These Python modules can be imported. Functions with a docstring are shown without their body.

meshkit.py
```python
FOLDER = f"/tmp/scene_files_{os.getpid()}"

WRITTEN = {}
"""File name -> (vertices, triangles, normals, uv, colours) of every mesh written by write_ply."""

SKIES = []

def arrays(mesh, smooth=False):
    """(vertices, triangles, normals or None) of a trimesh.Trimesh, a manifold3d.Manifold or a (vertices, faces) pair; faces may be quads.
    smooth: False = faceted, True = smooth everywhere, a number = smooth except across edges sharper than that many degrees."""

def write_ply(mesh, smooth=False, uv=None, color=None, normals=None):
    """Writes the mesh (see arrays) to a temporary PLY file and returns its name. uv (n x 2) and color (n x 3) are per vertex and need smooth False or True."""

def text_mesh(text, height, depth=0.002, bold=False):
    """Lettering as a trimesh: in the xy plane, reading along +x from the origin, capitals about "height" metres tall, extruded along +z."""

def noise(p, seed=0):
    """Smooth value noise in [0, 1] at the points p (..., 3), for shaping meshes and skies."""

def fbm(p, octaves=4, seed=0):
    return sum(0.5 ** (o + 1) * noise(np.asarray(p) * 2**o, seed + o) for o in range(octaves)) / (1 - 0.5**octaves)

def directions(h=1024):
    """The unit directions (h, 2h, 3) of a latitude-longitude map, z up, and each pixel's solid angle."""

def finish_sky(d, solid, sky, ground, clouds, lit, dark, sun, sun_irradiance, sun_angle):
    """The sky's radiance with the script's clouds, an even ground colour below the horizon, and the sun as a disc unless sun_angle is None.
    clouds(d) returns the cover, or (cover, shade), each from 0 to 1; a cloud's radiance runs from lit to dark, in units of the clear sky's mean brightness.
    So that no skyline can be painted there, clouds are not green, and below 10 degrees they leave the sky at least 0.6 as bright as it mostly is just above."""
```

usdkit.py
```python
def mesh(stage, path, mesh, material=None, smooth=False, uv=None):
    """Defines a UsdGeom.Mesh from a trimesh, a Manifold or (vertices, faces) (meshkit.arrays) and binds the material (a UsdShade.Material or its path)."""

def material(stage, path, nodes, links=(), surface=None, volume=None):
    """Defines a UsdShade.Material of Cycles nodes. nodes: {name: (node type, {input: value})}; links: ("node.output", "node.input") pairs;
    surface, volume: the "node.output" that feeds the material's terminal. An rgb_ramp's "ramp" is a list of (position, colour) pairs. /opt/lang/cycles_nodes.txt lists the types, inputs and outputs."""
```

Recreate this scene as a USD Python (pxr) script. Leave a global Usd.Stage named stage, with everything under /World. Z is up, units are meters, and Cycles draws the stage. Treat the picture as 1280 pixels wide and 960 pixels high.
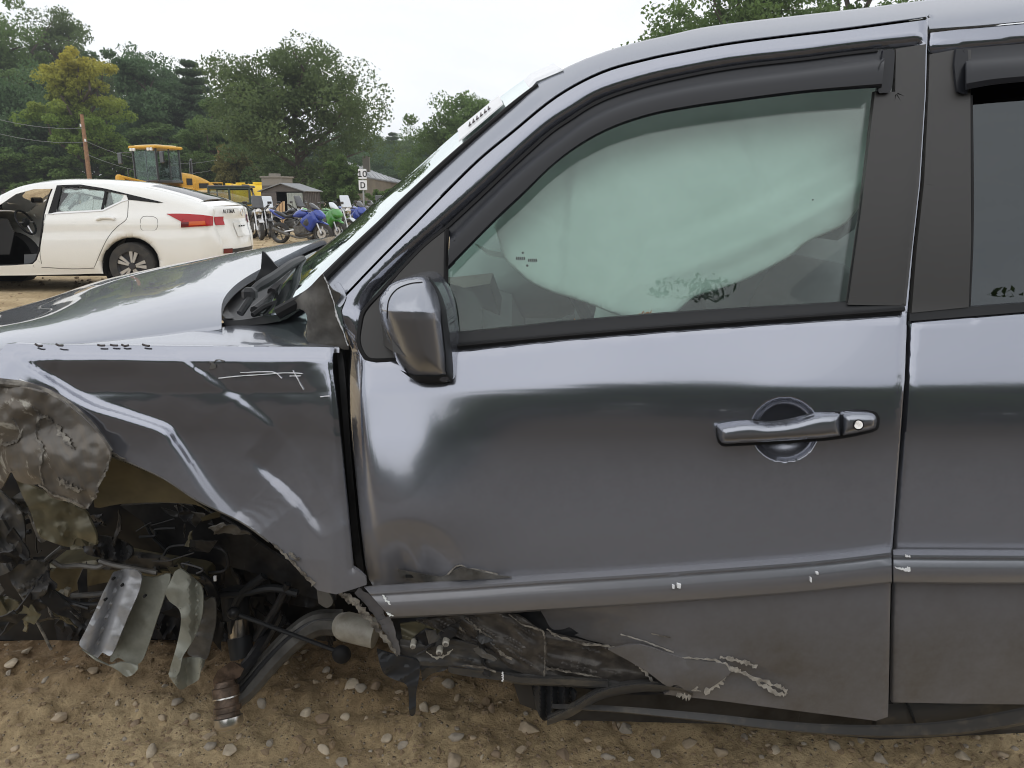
import math, random
import numpy as np, trimesh, shapely, usdkit, meshkit
from scipy.spatial import Delaunay
from scipy.interpolate import LinearNDInterpolator
from scipy.ndimage import gaussian_filter
from shapely.geometry import Polygon, LineString
from pxr import Usd, UsdGeom, UsdLux, UsdShade, Gf, Sdf, Vt

stage = Usd.Stage.CreateInMemory()
UsdGeom.SetStageUpAxis(stage, 'Z')
UsdGeom.SetStageMetersPerUnit(stage, 1.0)
world = UsdGeom.Xform.Define(stage, '/World')
UsdGeom.Scope.Define(stage, '/World/Looks')

# ------------------------------------------------------------------ camera, sky, sun, exposure
CAM_H, PITCH, FPX = 1.30, math.radians(13.6), 961.0     # a phone held at 1.3 m, tilted down; focal length in pixels of a 1280 wide picture
cam = UsdGeom.Camera.Define(stage, '/World/camera')
cam.CreateHorizontalApertureAttr(36.0)
cam.CreateVerticalApertureAttr(27.0)
cam.CreateFocalLengthAttr(36.0 * FPX / 1280)
cam.CreateClippingRangeAttr(Gf.Vec2f(0.02, 3000))
cam.AddTranslateOp().Set(Gf.Vec3d(0, 0, CAM_H))
cam.AddRotateXOp().Set(90 - math.degrees(PITCH))
cam.CreateExposureAttr(0.0)

SUN_EL, SUN_AZ = math.radians(48), math.radians(205)     # azimuth = atan2(x, y): behind the camera, a little to the left
skymat = usdkit.material(stage, '/World/Looks/overcast_sky', {
    'sky': ('sky_texture', {'sky_type': 'single_scattering', 'sun_disc': False, 'sun_elevation': SUN_EL, 'sun_rotation': SUN_AZ, 'aerosol_density': 2.0}),
    'tc': ('texture_coordinate', {}),
    'map': ('mapping', {'scale': (1.0, 1.0, 2.6)}),
    'n': ('noise_texture', {'scale': 2.2, 'detail': 5, 'roughness': 0.55, 'distortion': 0.4}),
    'r': ('rgb_ramp', {'ramp': [(0.30, (8.3, 8.55, 9.1)), (0.5, (9.6, 9.75, 10.0)), (0.72, (10.8, 10.8, 10.8))]}),
    'm': ('mix', {'fac': 0.93}),
    'b': ('background_shader', {'strength': 0.112})},
    [('tc.generated', 'map.vector'), ('map.vector', 'n.vector'), ('n.fac', 'r.fac'), ('sky.color', 'm.color1'), ('r.color', 'm.color2'), ('m.color', 'b.color')], surface='b.background')
dome = UsdLux.DomeLight.Define(stage, '/World/sky')
UsdShade.MaterialBindingAPI.Apply(dome.GetPrim()).Bind(skymat)
sun = UsdLux.DistantLight.Define(stage, '/World/sun')
sun.CreateNormalizeAttr(True)
sun.CreateIntensityAttr(0.13)
sun.CreateAngleAttr(90.0)
sun.CreateColorAttr(Gf.Vec3f(1.0, 0.97, 0.92))
sun.AddRotateZOp().Set(-math.degrees(SUN_AZ) + 180)
sun.AddRotateXOp().Set(-(90 - math.degrees(SUN_EL)) * -1)

# ------------------------------------------------------------------ helpers
RNG = np.random.default_rng(7)
fwd = np.array([0, math.cos(PITCH), -math.sin(PITCH)])
upv = np.array([0, math.sin(PITCH), math.cos(PITCH)])

def tan_el(py):
    v = (480 - np.asarray(py, float)) / FPX
    return (v * math.cos(PITCH) - math.sin(PITCH)) / (math.cos(PITCH) + v * math.sin(PITCH))

def W(px, py, y):
    """The point at distance y in front of the camera that photo pixel (px, py) shows."""
    px, py, y = (np.asarray(a, float) for a in (px, py, y))
    px, py, y = np.broadcast_arrays(px, py, y)
    v = (480 - py) / FPX
    ky = math.cos(PITCH) + v * math.sin(PITCH)
    s = y / ky
    return np.stack([(px - 640) / FPX * s, y, CAM_H + s * (v * math.cos(PITCH) - math.sin(PITCH))], -1)

def ground_at(px, py):
    y = -CAM_H / tan_el(py)
    return W(px, py, y)

used = {}
def path_of(name, parent=None):
    base = str(parent.GetPath()) if parent is not None else '/World'
    k = (base, name)
    n = used.get(k, 0)
    used[k] = n + 1
    return f'{base}/{name}' + (f'_{n:03d}' if n else '')

def tag(p, label=None, category=None, group=None, kind=None):
    p = p.GetPrim() if hasattr(p, 'GetPrim') else p
    for k, v in (('label', label), ('category', category), ('group', group), ('kind', kind)):
        if v:
            p.SetCustomDataByKey(k, v)
    return p

ORIGIN = {}
def thing(name, loc, label, category, group=None, rz=0, scale=None):
    x = UsdGeom.Xform.Define(stage, path_of(name))
    x.AddTranslateOp().Set(Gf.Vec3d(*map(float, loc)))
    if rz:
        x.AddRotateZOp().Set(float(rz))
    if scale is not None:
        x.AddScaleOp().Set(Gf.Vec3f(*map(float, np.broadcast_to(scale, 3))))
    p = tag(x.GetPrim(), label, category, group)
    return p

def copy_of(src, loc, label=None, rz=0, scale=None, group=None, category=None):
    name = src.GetName().rstrip('0123456789').rstrip('_')
    was = src.GetCustomData()
    p = thing(name, loc, label or was.get('label'), category or was.get('category'), group or was.get('group'), rz, scale)
    p.GetReferences().AddInternalReference(src.GetPath())
    p.SetInstanceable(True)
    return p

def part(name, mesh, m, parent=None, smooth=35, label=None, kind=None, **kw):
    """One Mesh prim. In a thing built in world coordinates its origin is taken off."""
    o = np.zeros(3)
    q = parent
    while q is not None and str(q.GetPath()) != '/World':
        if str(q.GetPath()) in ORIGIN:
            o = ORIGIN[str(q.GetPath())]
            break
        q = q.GetParent()
    if isinstance(mesh, (tuple, list)):
        mesh = trimesh.Trimesh(np.asarray(mesh[0], float), np.asarray(mesh[1]), process=False)
    elif hasattr(mesh, 'to_mesh'):
        v, f, _ = meshkit.arrays(mesh)
        mesh = trimesh.Trimesh(v, f, process=False)
    if np.any(o):
        mesh = mesh.copy()
        mesh.apply_translation(-o)
    g = usdkit.mesh(stage, path_of(name, parent), mesh, m, smooth=smooth).GetPrim()
    tag(g, label, kind=kind, **kw)
    return g

def here(p, o):
    ORIGIN[str(p.GetPath())] = np.asarray(o, float)
    return p

cat = trimesh.util.concatenate

def box(c, s, rz=0, ry=0, rx=0):
    m = trimesh.creation.box(s)
    for a, ax in ((rx, [1, 0, 0]), (ry, [0, 1, 0]), (rz, [0, 0, 1])):
        if a:
            m.apply_transform(trimesh.transformations.rotation_matrix(math.radians(a), ax))
    m.apply_translation(c)
    return m

def rbox(c, s, b=0.02, rz=0, ry=0, rx=0):
    """A box with chamfered edges."""
    s = np.asarray(s, float) / 2
    b = min(b, s.min() * 0.9)
    pts = [np.array([sx, sy, sz]) * (s - b * (1 - np.eye(3)[k])) for sx in (-1, 1) for sy in (-1, 1) for sz in (-1, 1) for k in range(3)]
    m = trimesh.convex.convex_hull(np.array(pts))
    for a, ax in ((rx, [1, 0, 0]), (ry, [0, 1, 0]), (rz, [0, 0, 1])):
        if a:
            m.apply_transform(trimesh.transformations.rotation_matrix(math.radians(a), ax))
    m.apply_translation(c)
    return m

def cyl(a, b, r, r2=None, n=16):
    return tube([a, b], [r, r if r2 is None else r2], n)

def tube(pts, r, n=8, cap=True):
    pts = np.asarray(pts, float)
    r = np.broadcast_to(np.asarray(r, float), len(pts))
    t = np.gradient(pts, axis=0)
    t /= np.linalg.norm(t, axis=1, keepdims=True) + 1e-12
    a = np.array([0, 0, 1.0]) if abs(t[0][2]) < 0.9 else np.array([1.0, 0, 0])
    u = np.cross(t[0], a); u /= np.linalg.norm(u)
    rings = []
    ang = np.linspace(0, 2 * np.pi, n, endpoint=False)
    for i in range(len(pts)):
        u = u - t[i] * (u @ t[i]); u /= np.linalg.norm(u) + 1e-12
        w = np.cross(t[i], u)
        rings.append(pts[i] + r[i] * (np.cos(ang)[:, None] * u + np.sin(ang)[:, None] * w))
    v = np.vstack(rings)
    f = []
    for i in range(len(pts) - 1):
        for k in range(n):
            a0, a1 = i * n + k, i * n + (k + 1) % n
            f += [[a0, a1, a1 + n], [a0, a1 + n, a0 + n]]
    if cap:
        c0, c1 = len(v), len(v) + 1
        v = np.vstack([v, pts[0], pts[-1]])
        L = (len(pts) - 1) * n
        for k in range(n):
            f += [[c0, (k + 1) % n, k], [c1, L + k, L + (k + 1) % n]]
    return trimesh.Trimesh(v, np.array(f), process=False)

def curve(pts, n=8):
    """Catmull-Rom through pts, n samples per span."""
    p = np.asarray(pts, float)
    q = np.vstack([2 * p[0] - p[1], p, 2 * p[-1] - p[-2]])
    out = []
    for i in range(1, len(q) - 2):
        a, b, c, d = q[i - 1], q[i], q[i + 1], q[i + 2]
        for t in np.linspace(0, 1, n, endpoint=False):
            out.append(0.5 * (2 * b + (c - a) * t + (2 * a - 5 * b + 4 * c - d) * t * t + (3 * b - a - 3 * c + d) * t ** 3))
    out.append(p[-1])
    return np.array(out)

def fill(poly, step, holes=(), refine=(), seed=1):
    """Points and triangles filling a polygon, edges followed closely."""
    P = Polygon(poly, list(holes)).buffer(0)
    if P.geom_type != 'Polygon':
        P = max(P.geoms, key=lambda g: g.area)
    rings = [np.array(shapely.segmentize(r, step).coords)[:-1] for r in (P.exterior, *P.interiors)]
    b = np.vstack(rings)
    x0, y0, x1, y1 = P.bounds
    gs = []
    def grid(s, x0, y0, x1, y1, off=0.0):
        xs = np.arange(x0 + s * 0.3, x1, s)
        ys = np.arange(y0 + s * 0.3, y1, s * 0.87)
        X, Y = np.meshgrid(xs, ys)
        X = X + (np.arange(len(ys)) % 2)[:, None] * s * 0.5
        return np.stack([X.ravel(), Y.ravel()], 1)
    g = grid(step, x0, y0, x1, y1)
    for (rx0, ry0, rx1, ry1, rs) in refine:
        g = g[~((g[:, 0] > rx0) & (g[:, 0] < rx1) & (g[:, 1] > ry0) & (g[:, 1] < ry1))]
        gs.append((grid(rs, rx0, ry0, rx1, ry1), rs))
    gs.append((g, step))
    keep = [b]
    bd = P.boundary
    inner = P.buffer(-0.42 * step)
    for gm in getattr(inner, 'geoms', [inner]):
        if not gm.is_empty:
            keep += [np.array(shapely.segmentize(r, step).coords)[:-1] for r in (gm.exterior, *gm.interiors)]
    for g, s in gs:
        if len(g):
            pt = shapely.points(g)
            ok = shapely.contains_xy(P, g[:, 0], g[:, 1]) & (shapely.distance(pt, bd) > max(0.45 * s, 0.82 * step))
            keep.append(g[ok])
    v = np.vstack(keep)
    f = Delaunay(v, qhull_options='QJ Pp').simplices
    c = v[f].mean(1)
    f = f[shapely.contains_xy(P, c[:, 0], c[:, 1])]
    a = v[f[:, 1]] - v[f[:, 0]]; d = v[f[:, 2]] - v[f[:, 0]]
    cr = a[:, 0] * d[:, 1] - a[:, 1] * d[:, 0]
    e2 = np.max([((v[f[:, i]] - v[f[:, (i + 1) % 3]]) ** 2).sum(1) for i in range(3)], 0)
    ok = np.abs(cr) > 0.04 * e2
    f = f[ok]; cr = cr[ok]
    f[cr < 0] = f[cr < 0][:, ::-1]
    return v, f, P

def rim_edges(f):
    e = np.vstack([f[:, [0, 1]], f[:, [1, 2]], f[:, [2, 0]]])
    s = {(a, b) for a, b in e.tolist()}
    return np.array([(a, b) for a, b in s if (b, a) not in s])

def shell(v, f, push):
    """Front skin v, back skin v + push, joined along the rim."""
    n = len(v)
    e = rim_edges(f)
    q = np.vstack([v, v + push])
    side = np.vstack([np.stack([e[:, 1], e[:, 0], e[:, 0] + n], 1), np.stack([e[:, 1], e[:, 0] + n, e[:, 1] + n], 1)])
    return trimesh.Trimesh(q, np.vstack([f, f[:, ::-1] + n, side]), process=False)

def sheet(poly, off, base, step=6, thick=0.004, holes=(), refine=(), push=None):
    """A metal or plastic panel: its outline as the photo shows it, at the depth base(py) + off(px, py)."""
    v, f, P = fill(poly, step, holes, refine)
    o = off(v[:, 0], v[:, 1]) if callable(off) else np.full(len(v), float(off))
    y = base(v[:, 1]) + o
    p = W(v[:, 0], v[:, 1], y)
    f = f[:, ::-1] if np.mean(np.cross(p[f[:, 1]] - p[f[:, 0]], p[f[:, 2]] - p[f[:, 0]])[:, 1]) > 0 else f
    return shell(p, f, np.array([0, thick, 0]) if push is None else np.asarray(push, float))

def loft(rows, thick=None, close=False):
    rows = [np.asarray(r, float) for r in rows]
    n, m = len(rows), len(rows[0])
    v = np.vstack(rows)
    f = []
    for i in range(n - 1):
        for k in range(m - 1 + close):
            a, b = i * m + k, i * m + (k + 1) % m
            f += [[a, b, b + m], [a, b + m, a + m]]
    f = np.array(f)
    if thick is None:
        return trimesh.Trimesh(v, f, process=False)
    return shell(v, f, np.asarray(thick, float))

def resample(pts, n):
    p = np.asarray(pts, float)
    d = np.concatenate([[0], np.cumsum(np.linalg.norm(np.diff(p, axis=0), axis=1))])
    t = np.linspace(0, d[-1], n)
    return np.stack([np.interp(t, d, p[:, k]) for k in range(p.shape[1])], 1)

def pillow(poly, w, b, step, y=0.0, holes=()):
    """A rounded slab of the outline (x, z), w thick in y about y, its edges rounded over b."""
    v, f, P = fill(poly, step, holes)
    d = shapely.distance(shapely.points(v), P.boundary)
    k = np.clip(d / b, 0, 1)
    h = w / 2 - min(b, w / 2) * (1 - np.sqrt(np.clip(1 - (1 - k) ** 2, 0, 1)))
    n = len(v)
    p = np.vstack([np.stack([v[:, 0], y - h, v[:, 1]], 1), np.stack([v[:, 0], y + h, v[:, 1]], 1)])
    e = rim_edges(f)
    side = np.vstack([np.stack([e[:, 1], e[:, 0], e[:, 0] + n], 1), np.stack([e[:, 1], e[:, 0] + n, e[:, 1] + n], 1)])
    return trimesh.Trimesh(p, np.vstack([f, f[:, ::-1] + n, side]), process=False)

def lathe(profile, n=28, axis='y'):
    """profile: (radius, along) pairs."""
    pr = np.asarray(profile, float)
    a = np.linspace(0, 2 * np.pi, n, endpoint=False)
    rows = []
    for r, h in pr:
        c, s = r * np.cos(a), r * np.sin(a)
        k = np.full(n, h)
        rows.append(np.stack({'y': [c, k, s], 'z': [c, s, k], 'x': [k, c, s]}[axis], 1))
    return loft(rows, close=True)

def hull(*pts):
    return trimesh.convex.convex_hull(np.vstack(pts))

def move(m, t=(0, 0, 0), rz=0, ry=0, rx=0):
    m = m.copy()
    for a, ax in ((rx, [1, 0, 0]), (ry, [0, 1, 0]), (rz, [0, 0, 1])):
        if a:
            m.apply_transform(trimesh.transformations.rotation_matrix(math.radians(a), ax))
    m.apply_translation(t)
    return m

def field(points, sigma=6.0, box_=(-60, 380, 520, 960), s=2.0):
    """A smooth depth field through control points (px, py, metres)."""
    p = np.asarray(points, float)
    x0, y0, x1, y1 = box_
    xs, ys = np.arange(x0, x1, s), np.arange(y0, y1, s)
    X, Y = np.meshgrid(xs, ys)
    from scipy.interpolate import NearestNDInterpolator
    L = LinearNDInterpolator(p[:, :2], p[:, 2])(X, Y)
    N = NearestNDInterpolator(p[:, :2], p[:, 2])(X, Y)
    Z = gaussian_filter(np.where(np.isnan(L), N, L), sigma / s, mode='nearest')
    from scipy.interpolate import RegularGridInterpolator
    R = RegularGridInterpolator((ys, xs), Z, bounds_error=False, fill_value=None, method='linear')
    return lambda px, py: R(np.stack([py, px], -1))

def G(px, py, cx, cy, rx, ry):
    return np.exp(-((px - cx) / rx) ** 2 - ((py - cy) / ry) ** 2)

def n2(px, py, scale, seed=0, oct=3):
    q = np.stack([np.asarray(px, float) / scale + 100, np.asarray(py, float) / scale + 100, np.zeros_like(np.asarray(px, float)) + seed * 3.7], -1)
    return meshkit.fbm(q, oct, seed) - 0.5

def crease(px, py, scale, seed=0):
    """Crumple noise in [-0.5, 0.5]: flat facets meeting at sharp folds."""
    px, py = np.asarray(px, float), np.asarray(py, float)
    a = seed * 1.7
    u, v = px * math.cos(a) + py * math.sin(a), -px * math.sin(a) + py * math.cos(a)
    r = 0
    for k, (s, w) in enumerate(((1.0, 0.62), (0.45, 0.38))):
        n = meshkit.noise(np.stack([u / (scale * s * 1.7) + 50, v / (scale * s * 0.8) + 50, np.full(u.shape, seed * 2.3 + k)], -1), seed + k)
        r = r + w * np.abs(2 * n - 1)
    return r - 0.45

# ------------------------------------------------------------------ materials
def mat(name, color, rough=0.5, metal=0.0, var=None, bump=None, obj=True, dust=None, **kw):
    """var: (scale, second colour, low, high); bump: (scale, strength, distance); dust: (z low, z high, colour, most)."""
    nodes = {'p': ('principled_bsdf', {'roughness': rough, 'metallic': metal, **kw})}
    links = []
    nodes['g'] = ('texture_coordinate', {})
    src = None
    if var:
        sc, c2, lo, hi = var
        nodes['n'] = ('noise_texture', {'scale': sc, 'detail': 6, 'roughness': 0.62})
        nodes['r'] = ('rgb_ramp', {'ramp': [(lo, color), (hi, c2)]})
        links += [('g.object', 'n.vector'), ('n.fac', 'r.fac')]
        src = 'r.color'
    if dust:
        z0, z1, dc, most = dust
        nodes['geo'] = ('geometry', {})
        nodes['sep'] = ('separate_xyz', {})
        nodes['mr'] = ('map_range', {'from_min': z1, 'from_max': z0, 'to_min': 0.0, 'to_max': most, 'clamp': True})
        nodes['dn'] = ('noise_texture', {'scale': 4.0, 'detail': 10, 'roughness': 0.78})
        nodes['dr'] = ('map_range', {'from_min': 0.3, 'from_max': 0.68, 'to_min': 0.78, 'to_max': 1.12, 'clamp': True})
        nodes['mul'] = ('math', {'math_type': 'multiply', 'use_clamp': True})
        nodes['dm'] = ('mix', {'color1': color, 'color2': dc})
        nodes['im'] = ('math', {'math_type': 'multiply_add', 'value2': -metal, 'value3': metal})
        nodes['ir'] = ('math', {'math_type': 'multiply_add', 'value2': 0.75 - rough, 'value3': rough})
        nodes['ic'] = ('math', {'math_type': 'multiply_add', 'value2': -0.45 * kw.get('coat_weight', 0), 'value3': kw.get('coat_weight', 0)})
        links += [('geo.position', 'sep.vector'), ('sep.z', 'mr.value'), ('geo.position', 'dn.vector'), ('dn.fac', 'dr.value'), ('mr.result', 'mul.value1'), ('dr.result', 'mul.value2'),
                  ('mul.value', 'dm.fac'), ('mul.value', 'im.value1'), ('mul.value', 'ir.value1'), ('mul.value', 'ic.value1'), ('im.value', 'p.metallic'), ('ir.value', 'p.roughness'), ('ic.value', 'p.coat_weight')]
        if src:
            links.append((src, 'dm.color1'))
        src = 'dm.color'
    if src:
        links.append((src, 'p.base_color'))
    else:
        nodes['p'][1]['base_color'] = color
    if bump:
        sc, st, di = bump
        nodes['bn'] = ('noise_texture', {'scale': sc, 'detail': 5, 'roughness': 0.6})
        nodes['b'] = ('bump', {'strength': st, 'distance': di})
        links += [('g.object', 'bn.vector'), ('bn.fac', 'b.height'), ('b.normal', 'p.normal')]
    return usdkit.material(stage, '/World/Looks/' + name, nodes, links, surface='p.BSDF')

M = {}
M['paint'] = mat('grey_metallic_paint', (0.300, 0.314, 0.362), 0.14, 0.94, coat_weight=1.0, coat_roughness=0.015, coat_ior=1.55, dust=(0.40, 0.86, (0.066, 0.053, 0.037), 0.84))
M['paint_clean'] = mat('grey_metallic_paint_clean', (0.285, 0.300, 0.340), 0.24, 0.92, coat_weight=1.0, coat_roughness=0.015, coat_ior=1.6)
M['moulding'] = mat('moulding_paint', (0.300, 0.314, 0.355), 0.18, 0.93, coat_weight=1.0, coat_roughness=0.015, coat_ior=1.55, dust=(0.50, 0.66, (0.085, 0.066, 0.043), 0.55))
M['torn_skin'] = mat('scuffed_dark_skin', (0.042, 0.037, 0.033), 0.45, 0.3, var=(26, (0.085, 0.076, 0.066), 0.45, 0.62), bump=(60, 0.4, 0.003))
M['bare'] = mat('bare_torn_strip', (0.46, 0.44, 0.40), 0.45, 0.35, var=(50, (0.26, 0.245, 0.22), 0.42, 0.62), bump=(90, 0.4, 0.002))
M['scraped'] = usdkit.material(stage, '/World/Looks/scraped_paint', {
    'g': ('texture_coordinate', {}), 'mp': ('mapping', {'scale': (1.0, 1.0, 0.55)}),
    'n': ('noise_texture', {'scale': 11.0, 'detail': 8, 'roughness': 0.66, 'distortion': 1.2}),
    'r': ('rgb_ramp', {'ramp': [(0.0, (0.085, 0.08, 0.075)), (0.44, (0.105, 0.095, 0.083)), (0.56, (0.125, 0.105, 0.082)), (0.60, (0.36, 0.34, 0.29)), (0.66, (0.28, 0.26, 0.21)), (0.69, (0.095, 0.087, 0.076))]}),
    'p': ('principled_bsdf', {'roughness': 0.45, 'metallic': 0.25, 'coat_weight': 0.3}),
    'b': ('bump', {'strength': 0.5, 'distance': 0.004})},
    [('g.object', 'mp.vector'), ('mp.vector', 'n.vector'), ('n.fac', 'r.fac'), ('r.color', 'p.base_color'), ('n.fac', 'b.height'), ('b.normal', 'p.normal')], surface='p.BSDF')
M['torn'] = mat('bare_torn_edge', (0.25, 0.232, 0.20), 0.5, 0.3, var=(45, (0.07, 0.063, 0.056), 0.40, 0.60), bump=(120, 0.5, 0.002))
M['olive'] = mat('olive_inner_metal', (0.13, 0.115, 0.07), 0.42, 0.35, var=(9, (0.075, 0.068, 0.045), 0.4, 0.65), bump=(16, 0.25, 0.004))
M['rail'] = mat('grey_green_primer_metal', (0.27, 0.275, 0.235), 0.45, 0.3, var=(14, (0.16, 0.16, 0.13), 0.42, 0.7), bump=(22, 0.3, 0.004))
M['rail_light'] = mat('pale_painted_metal', (0.34, 0.345, 0.36), 0.4, 0.45, var=(12, (0.19, 0.19, 0.19), 0.45, 0.68), bump=(22, 0.3, 0.004))
M['greymetal'] = mat('dusty_grey_metal', (0.15, 0.145, 0.135), 0.5, 0.5, var=(14, (0.07, 0.066, 0.06), 0.4, 0.65), bump=(25, 0.4, 0.005))
M['darkmetal'] = mat('dark_oily_metal', (0.035, 0.035, 0.037), 0.42, 0.4, var=(12, (0.012, 0.012, 0.013), 0.4, 0.65), bump=(25, 0.35, 0.005))
M['oily'] = mat('shaded_black_metal', (0.010, 0.010, 0.011), 0.38, 0.2, var=(14, (0.022, 0.021, 0.020), 0.42, 0.66))  # deep wheel house shade put into the colour; also used for black parts
M['black'] = mat('black_plastic', (0.018, 0.019, 0.021), 0.45, 0.0, bump=(400, 0.08, 0.0006), specular_ior_level=0.3)
M['rubber'] = mat('black_rubber', (0.014, 0.014, 0.015), 0.6, specular_ior_level=0.2)
M['dusty_black'] = mat('dusty_black_plastic', (0.035, 0.034, 0.033), 0.5, var=(18, (0.085, 0.075, 0.06), 0.5, 0.72), bump=(90, 0.2, 0.002))
M['applique'] = mat('satin_black_pillar_film', (0.036, 0.0345, 0.033), 0.42, bump=(700, 0.05, 0.0004))
M['visor'] = mat('smoked_acrylic_visor', (0.012, 0.013, 0.016), 0.30, specular_ior_level=0.32)
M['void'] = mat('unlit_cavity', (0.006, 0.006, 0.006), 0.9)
M['rust'] = mat('rusty_iron', (0.055, 0.038, 0.027), 0.42, 0.5, var=(40, (0.13, 0.09, 0.065), 0.42, 0.62), bump=(70, 0.4, 0.003))
M['chrome'] = mat('bright_steel', (0.62, 0.60, 0.57), 0.22, 1.0, var=(30, (0.35, 0.32, 0.28), 0.5, 0.7))
M['whiteplastic'] = mat('off_white_plastic', (0.34, 0.325, 0.28), 0.45, var=(14, (0.20, 0.18, 0.145), 0.45, 0.7))
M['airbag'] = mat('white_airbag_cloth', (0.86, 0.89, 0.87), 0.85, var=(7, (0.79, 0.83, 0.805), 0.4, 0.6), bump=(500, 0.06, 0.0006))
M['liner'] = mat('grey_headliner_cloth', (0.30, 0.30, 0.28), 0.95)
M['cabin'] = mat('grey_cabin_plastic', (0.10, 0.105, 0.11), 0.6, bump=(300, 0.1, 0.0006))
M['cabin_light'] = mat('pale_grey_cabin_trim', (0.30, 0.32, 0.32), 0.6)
M['seat'] = mat('grey_seat_cloth', (0.17, 0.175, 0.175), 0.9, bump=(260, 0.2, 0.001))
M['leaf_litter'] = mat('orange_leaf', (0.62, 0.20, 0.03), 0.6)
M['print'] = mat('dark_print', (0.05, 0.04, 0.04), 0.6)
M['sticker'] = mat('white_paper_sticker', (0.80, 0.81, 0.82), 0.5)

def glassmat(name, tint, gloss=(1, 1, 1), ior=1.5, rough=0.0, film=0.0, film_color=(0.5, 0.5, 0.5)):
    nodes = {'t': ('transparent_bsdf', {'color': tint}), 'g': ('glossy_bsdf', {'color': gloss, 'roughness': rough}), 'f': ('fresnel', {'IOR': ior}), 'm': ('mix_closure', {})}
    links = [('f.fac', 'm.fac'), ('t.BSDF', 'm.closure1'), ('g.BSDF', 'm.closure2')]
    return usdkit.material(stage, '/World/Looks/' + name, nodes, links, surface='m.closure')
M['glass'] = glassmat('green_tinted_side_glass', (0.87, 0.95, 0.92), ior=1.48)
M['glass_dark'] = glassmat('dark_privacy_glass', (0.06, 0.065, 0.07), gloss=(0.9, 0.97, 1.0), ior=1.85)
M['glass_clear'] = glassmat('clear_windshield_glass', (0.80, 0.88, 0.84), gloss=(0.86, 0.92, 0.91), ior=1.28)
M['white_paint'] = mat('white_car_paint', (0.80, 0.80, 0.77), 0.35, coat_weight=1.0, coat_roughness=0.03, dust=(0.1, 0.7, (0.50, 0.44, 0.33), 0.45))
M['tyre'] = mat('tyre_rubber', (0.03, 0.029, 0.028), 0.75, var=(10, (0.055, 0.05, 0.043), 0.45, 0.7), bump=(60, 0.2, 0.004))
M['alloy'] = mat('machined_alloy', (0.60, 0.60, 0.60), 0.3, 0.9)
M['alloy_dark'] = mat('dark_alloy', (0.05, 0.05, 0.055), 0.4, 0.5)
M['red_lens'] = mat('red_lamp_lens', (0.36, 0.006, 0.010), 0.2)
M['amber_lens'] = mat('amber_lamp_lens', (0.55, 0.09, 0.012), 0.25)
M['dark_red_lens'] = mat('dark_red_lamp_lens', (0.10, 0.008, 0.010), 0.2)
M['yellow'] = mat('machine_yellow_paint', (0.66, 0.36, 0.03), 0.42, var=(3, (0.52, 0.29, 0.04), 0.45, 0.7))
M['bright_yellow'] = mat('tank_yellow_paint', (0.80, 0.55, 0.02), 0.4, var=(2, (0.68, 0.45, 0.04), 0.45, 0.7))
M['cream'] = mat('cream_roof_paint', (0.72, 0.60, 0.38), 0.5)
M['blue'] = mat('blue_bike_paint', (0.008, 0.035, 0.26), 0.25, 0.2, coat_weight=1.0)
M['green'] = mat('green_bike_paint', (0.04, 0.22, 0.025), 0.3, coat_weight=1.0)
M['pale'] = mat('pale_bike_paint', (0.62, 0.66, 0.70), 0.3, coat_weight=1.0)
M['bikeblack'] = mat('black_bike_paint', (0.015, 0.015, 0.016), 0.25, coat_weight=1.0)
M['army'] = mat('dark_green_truck_paint', (0.035, 0.055, 0.045), 0.5)
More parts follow.
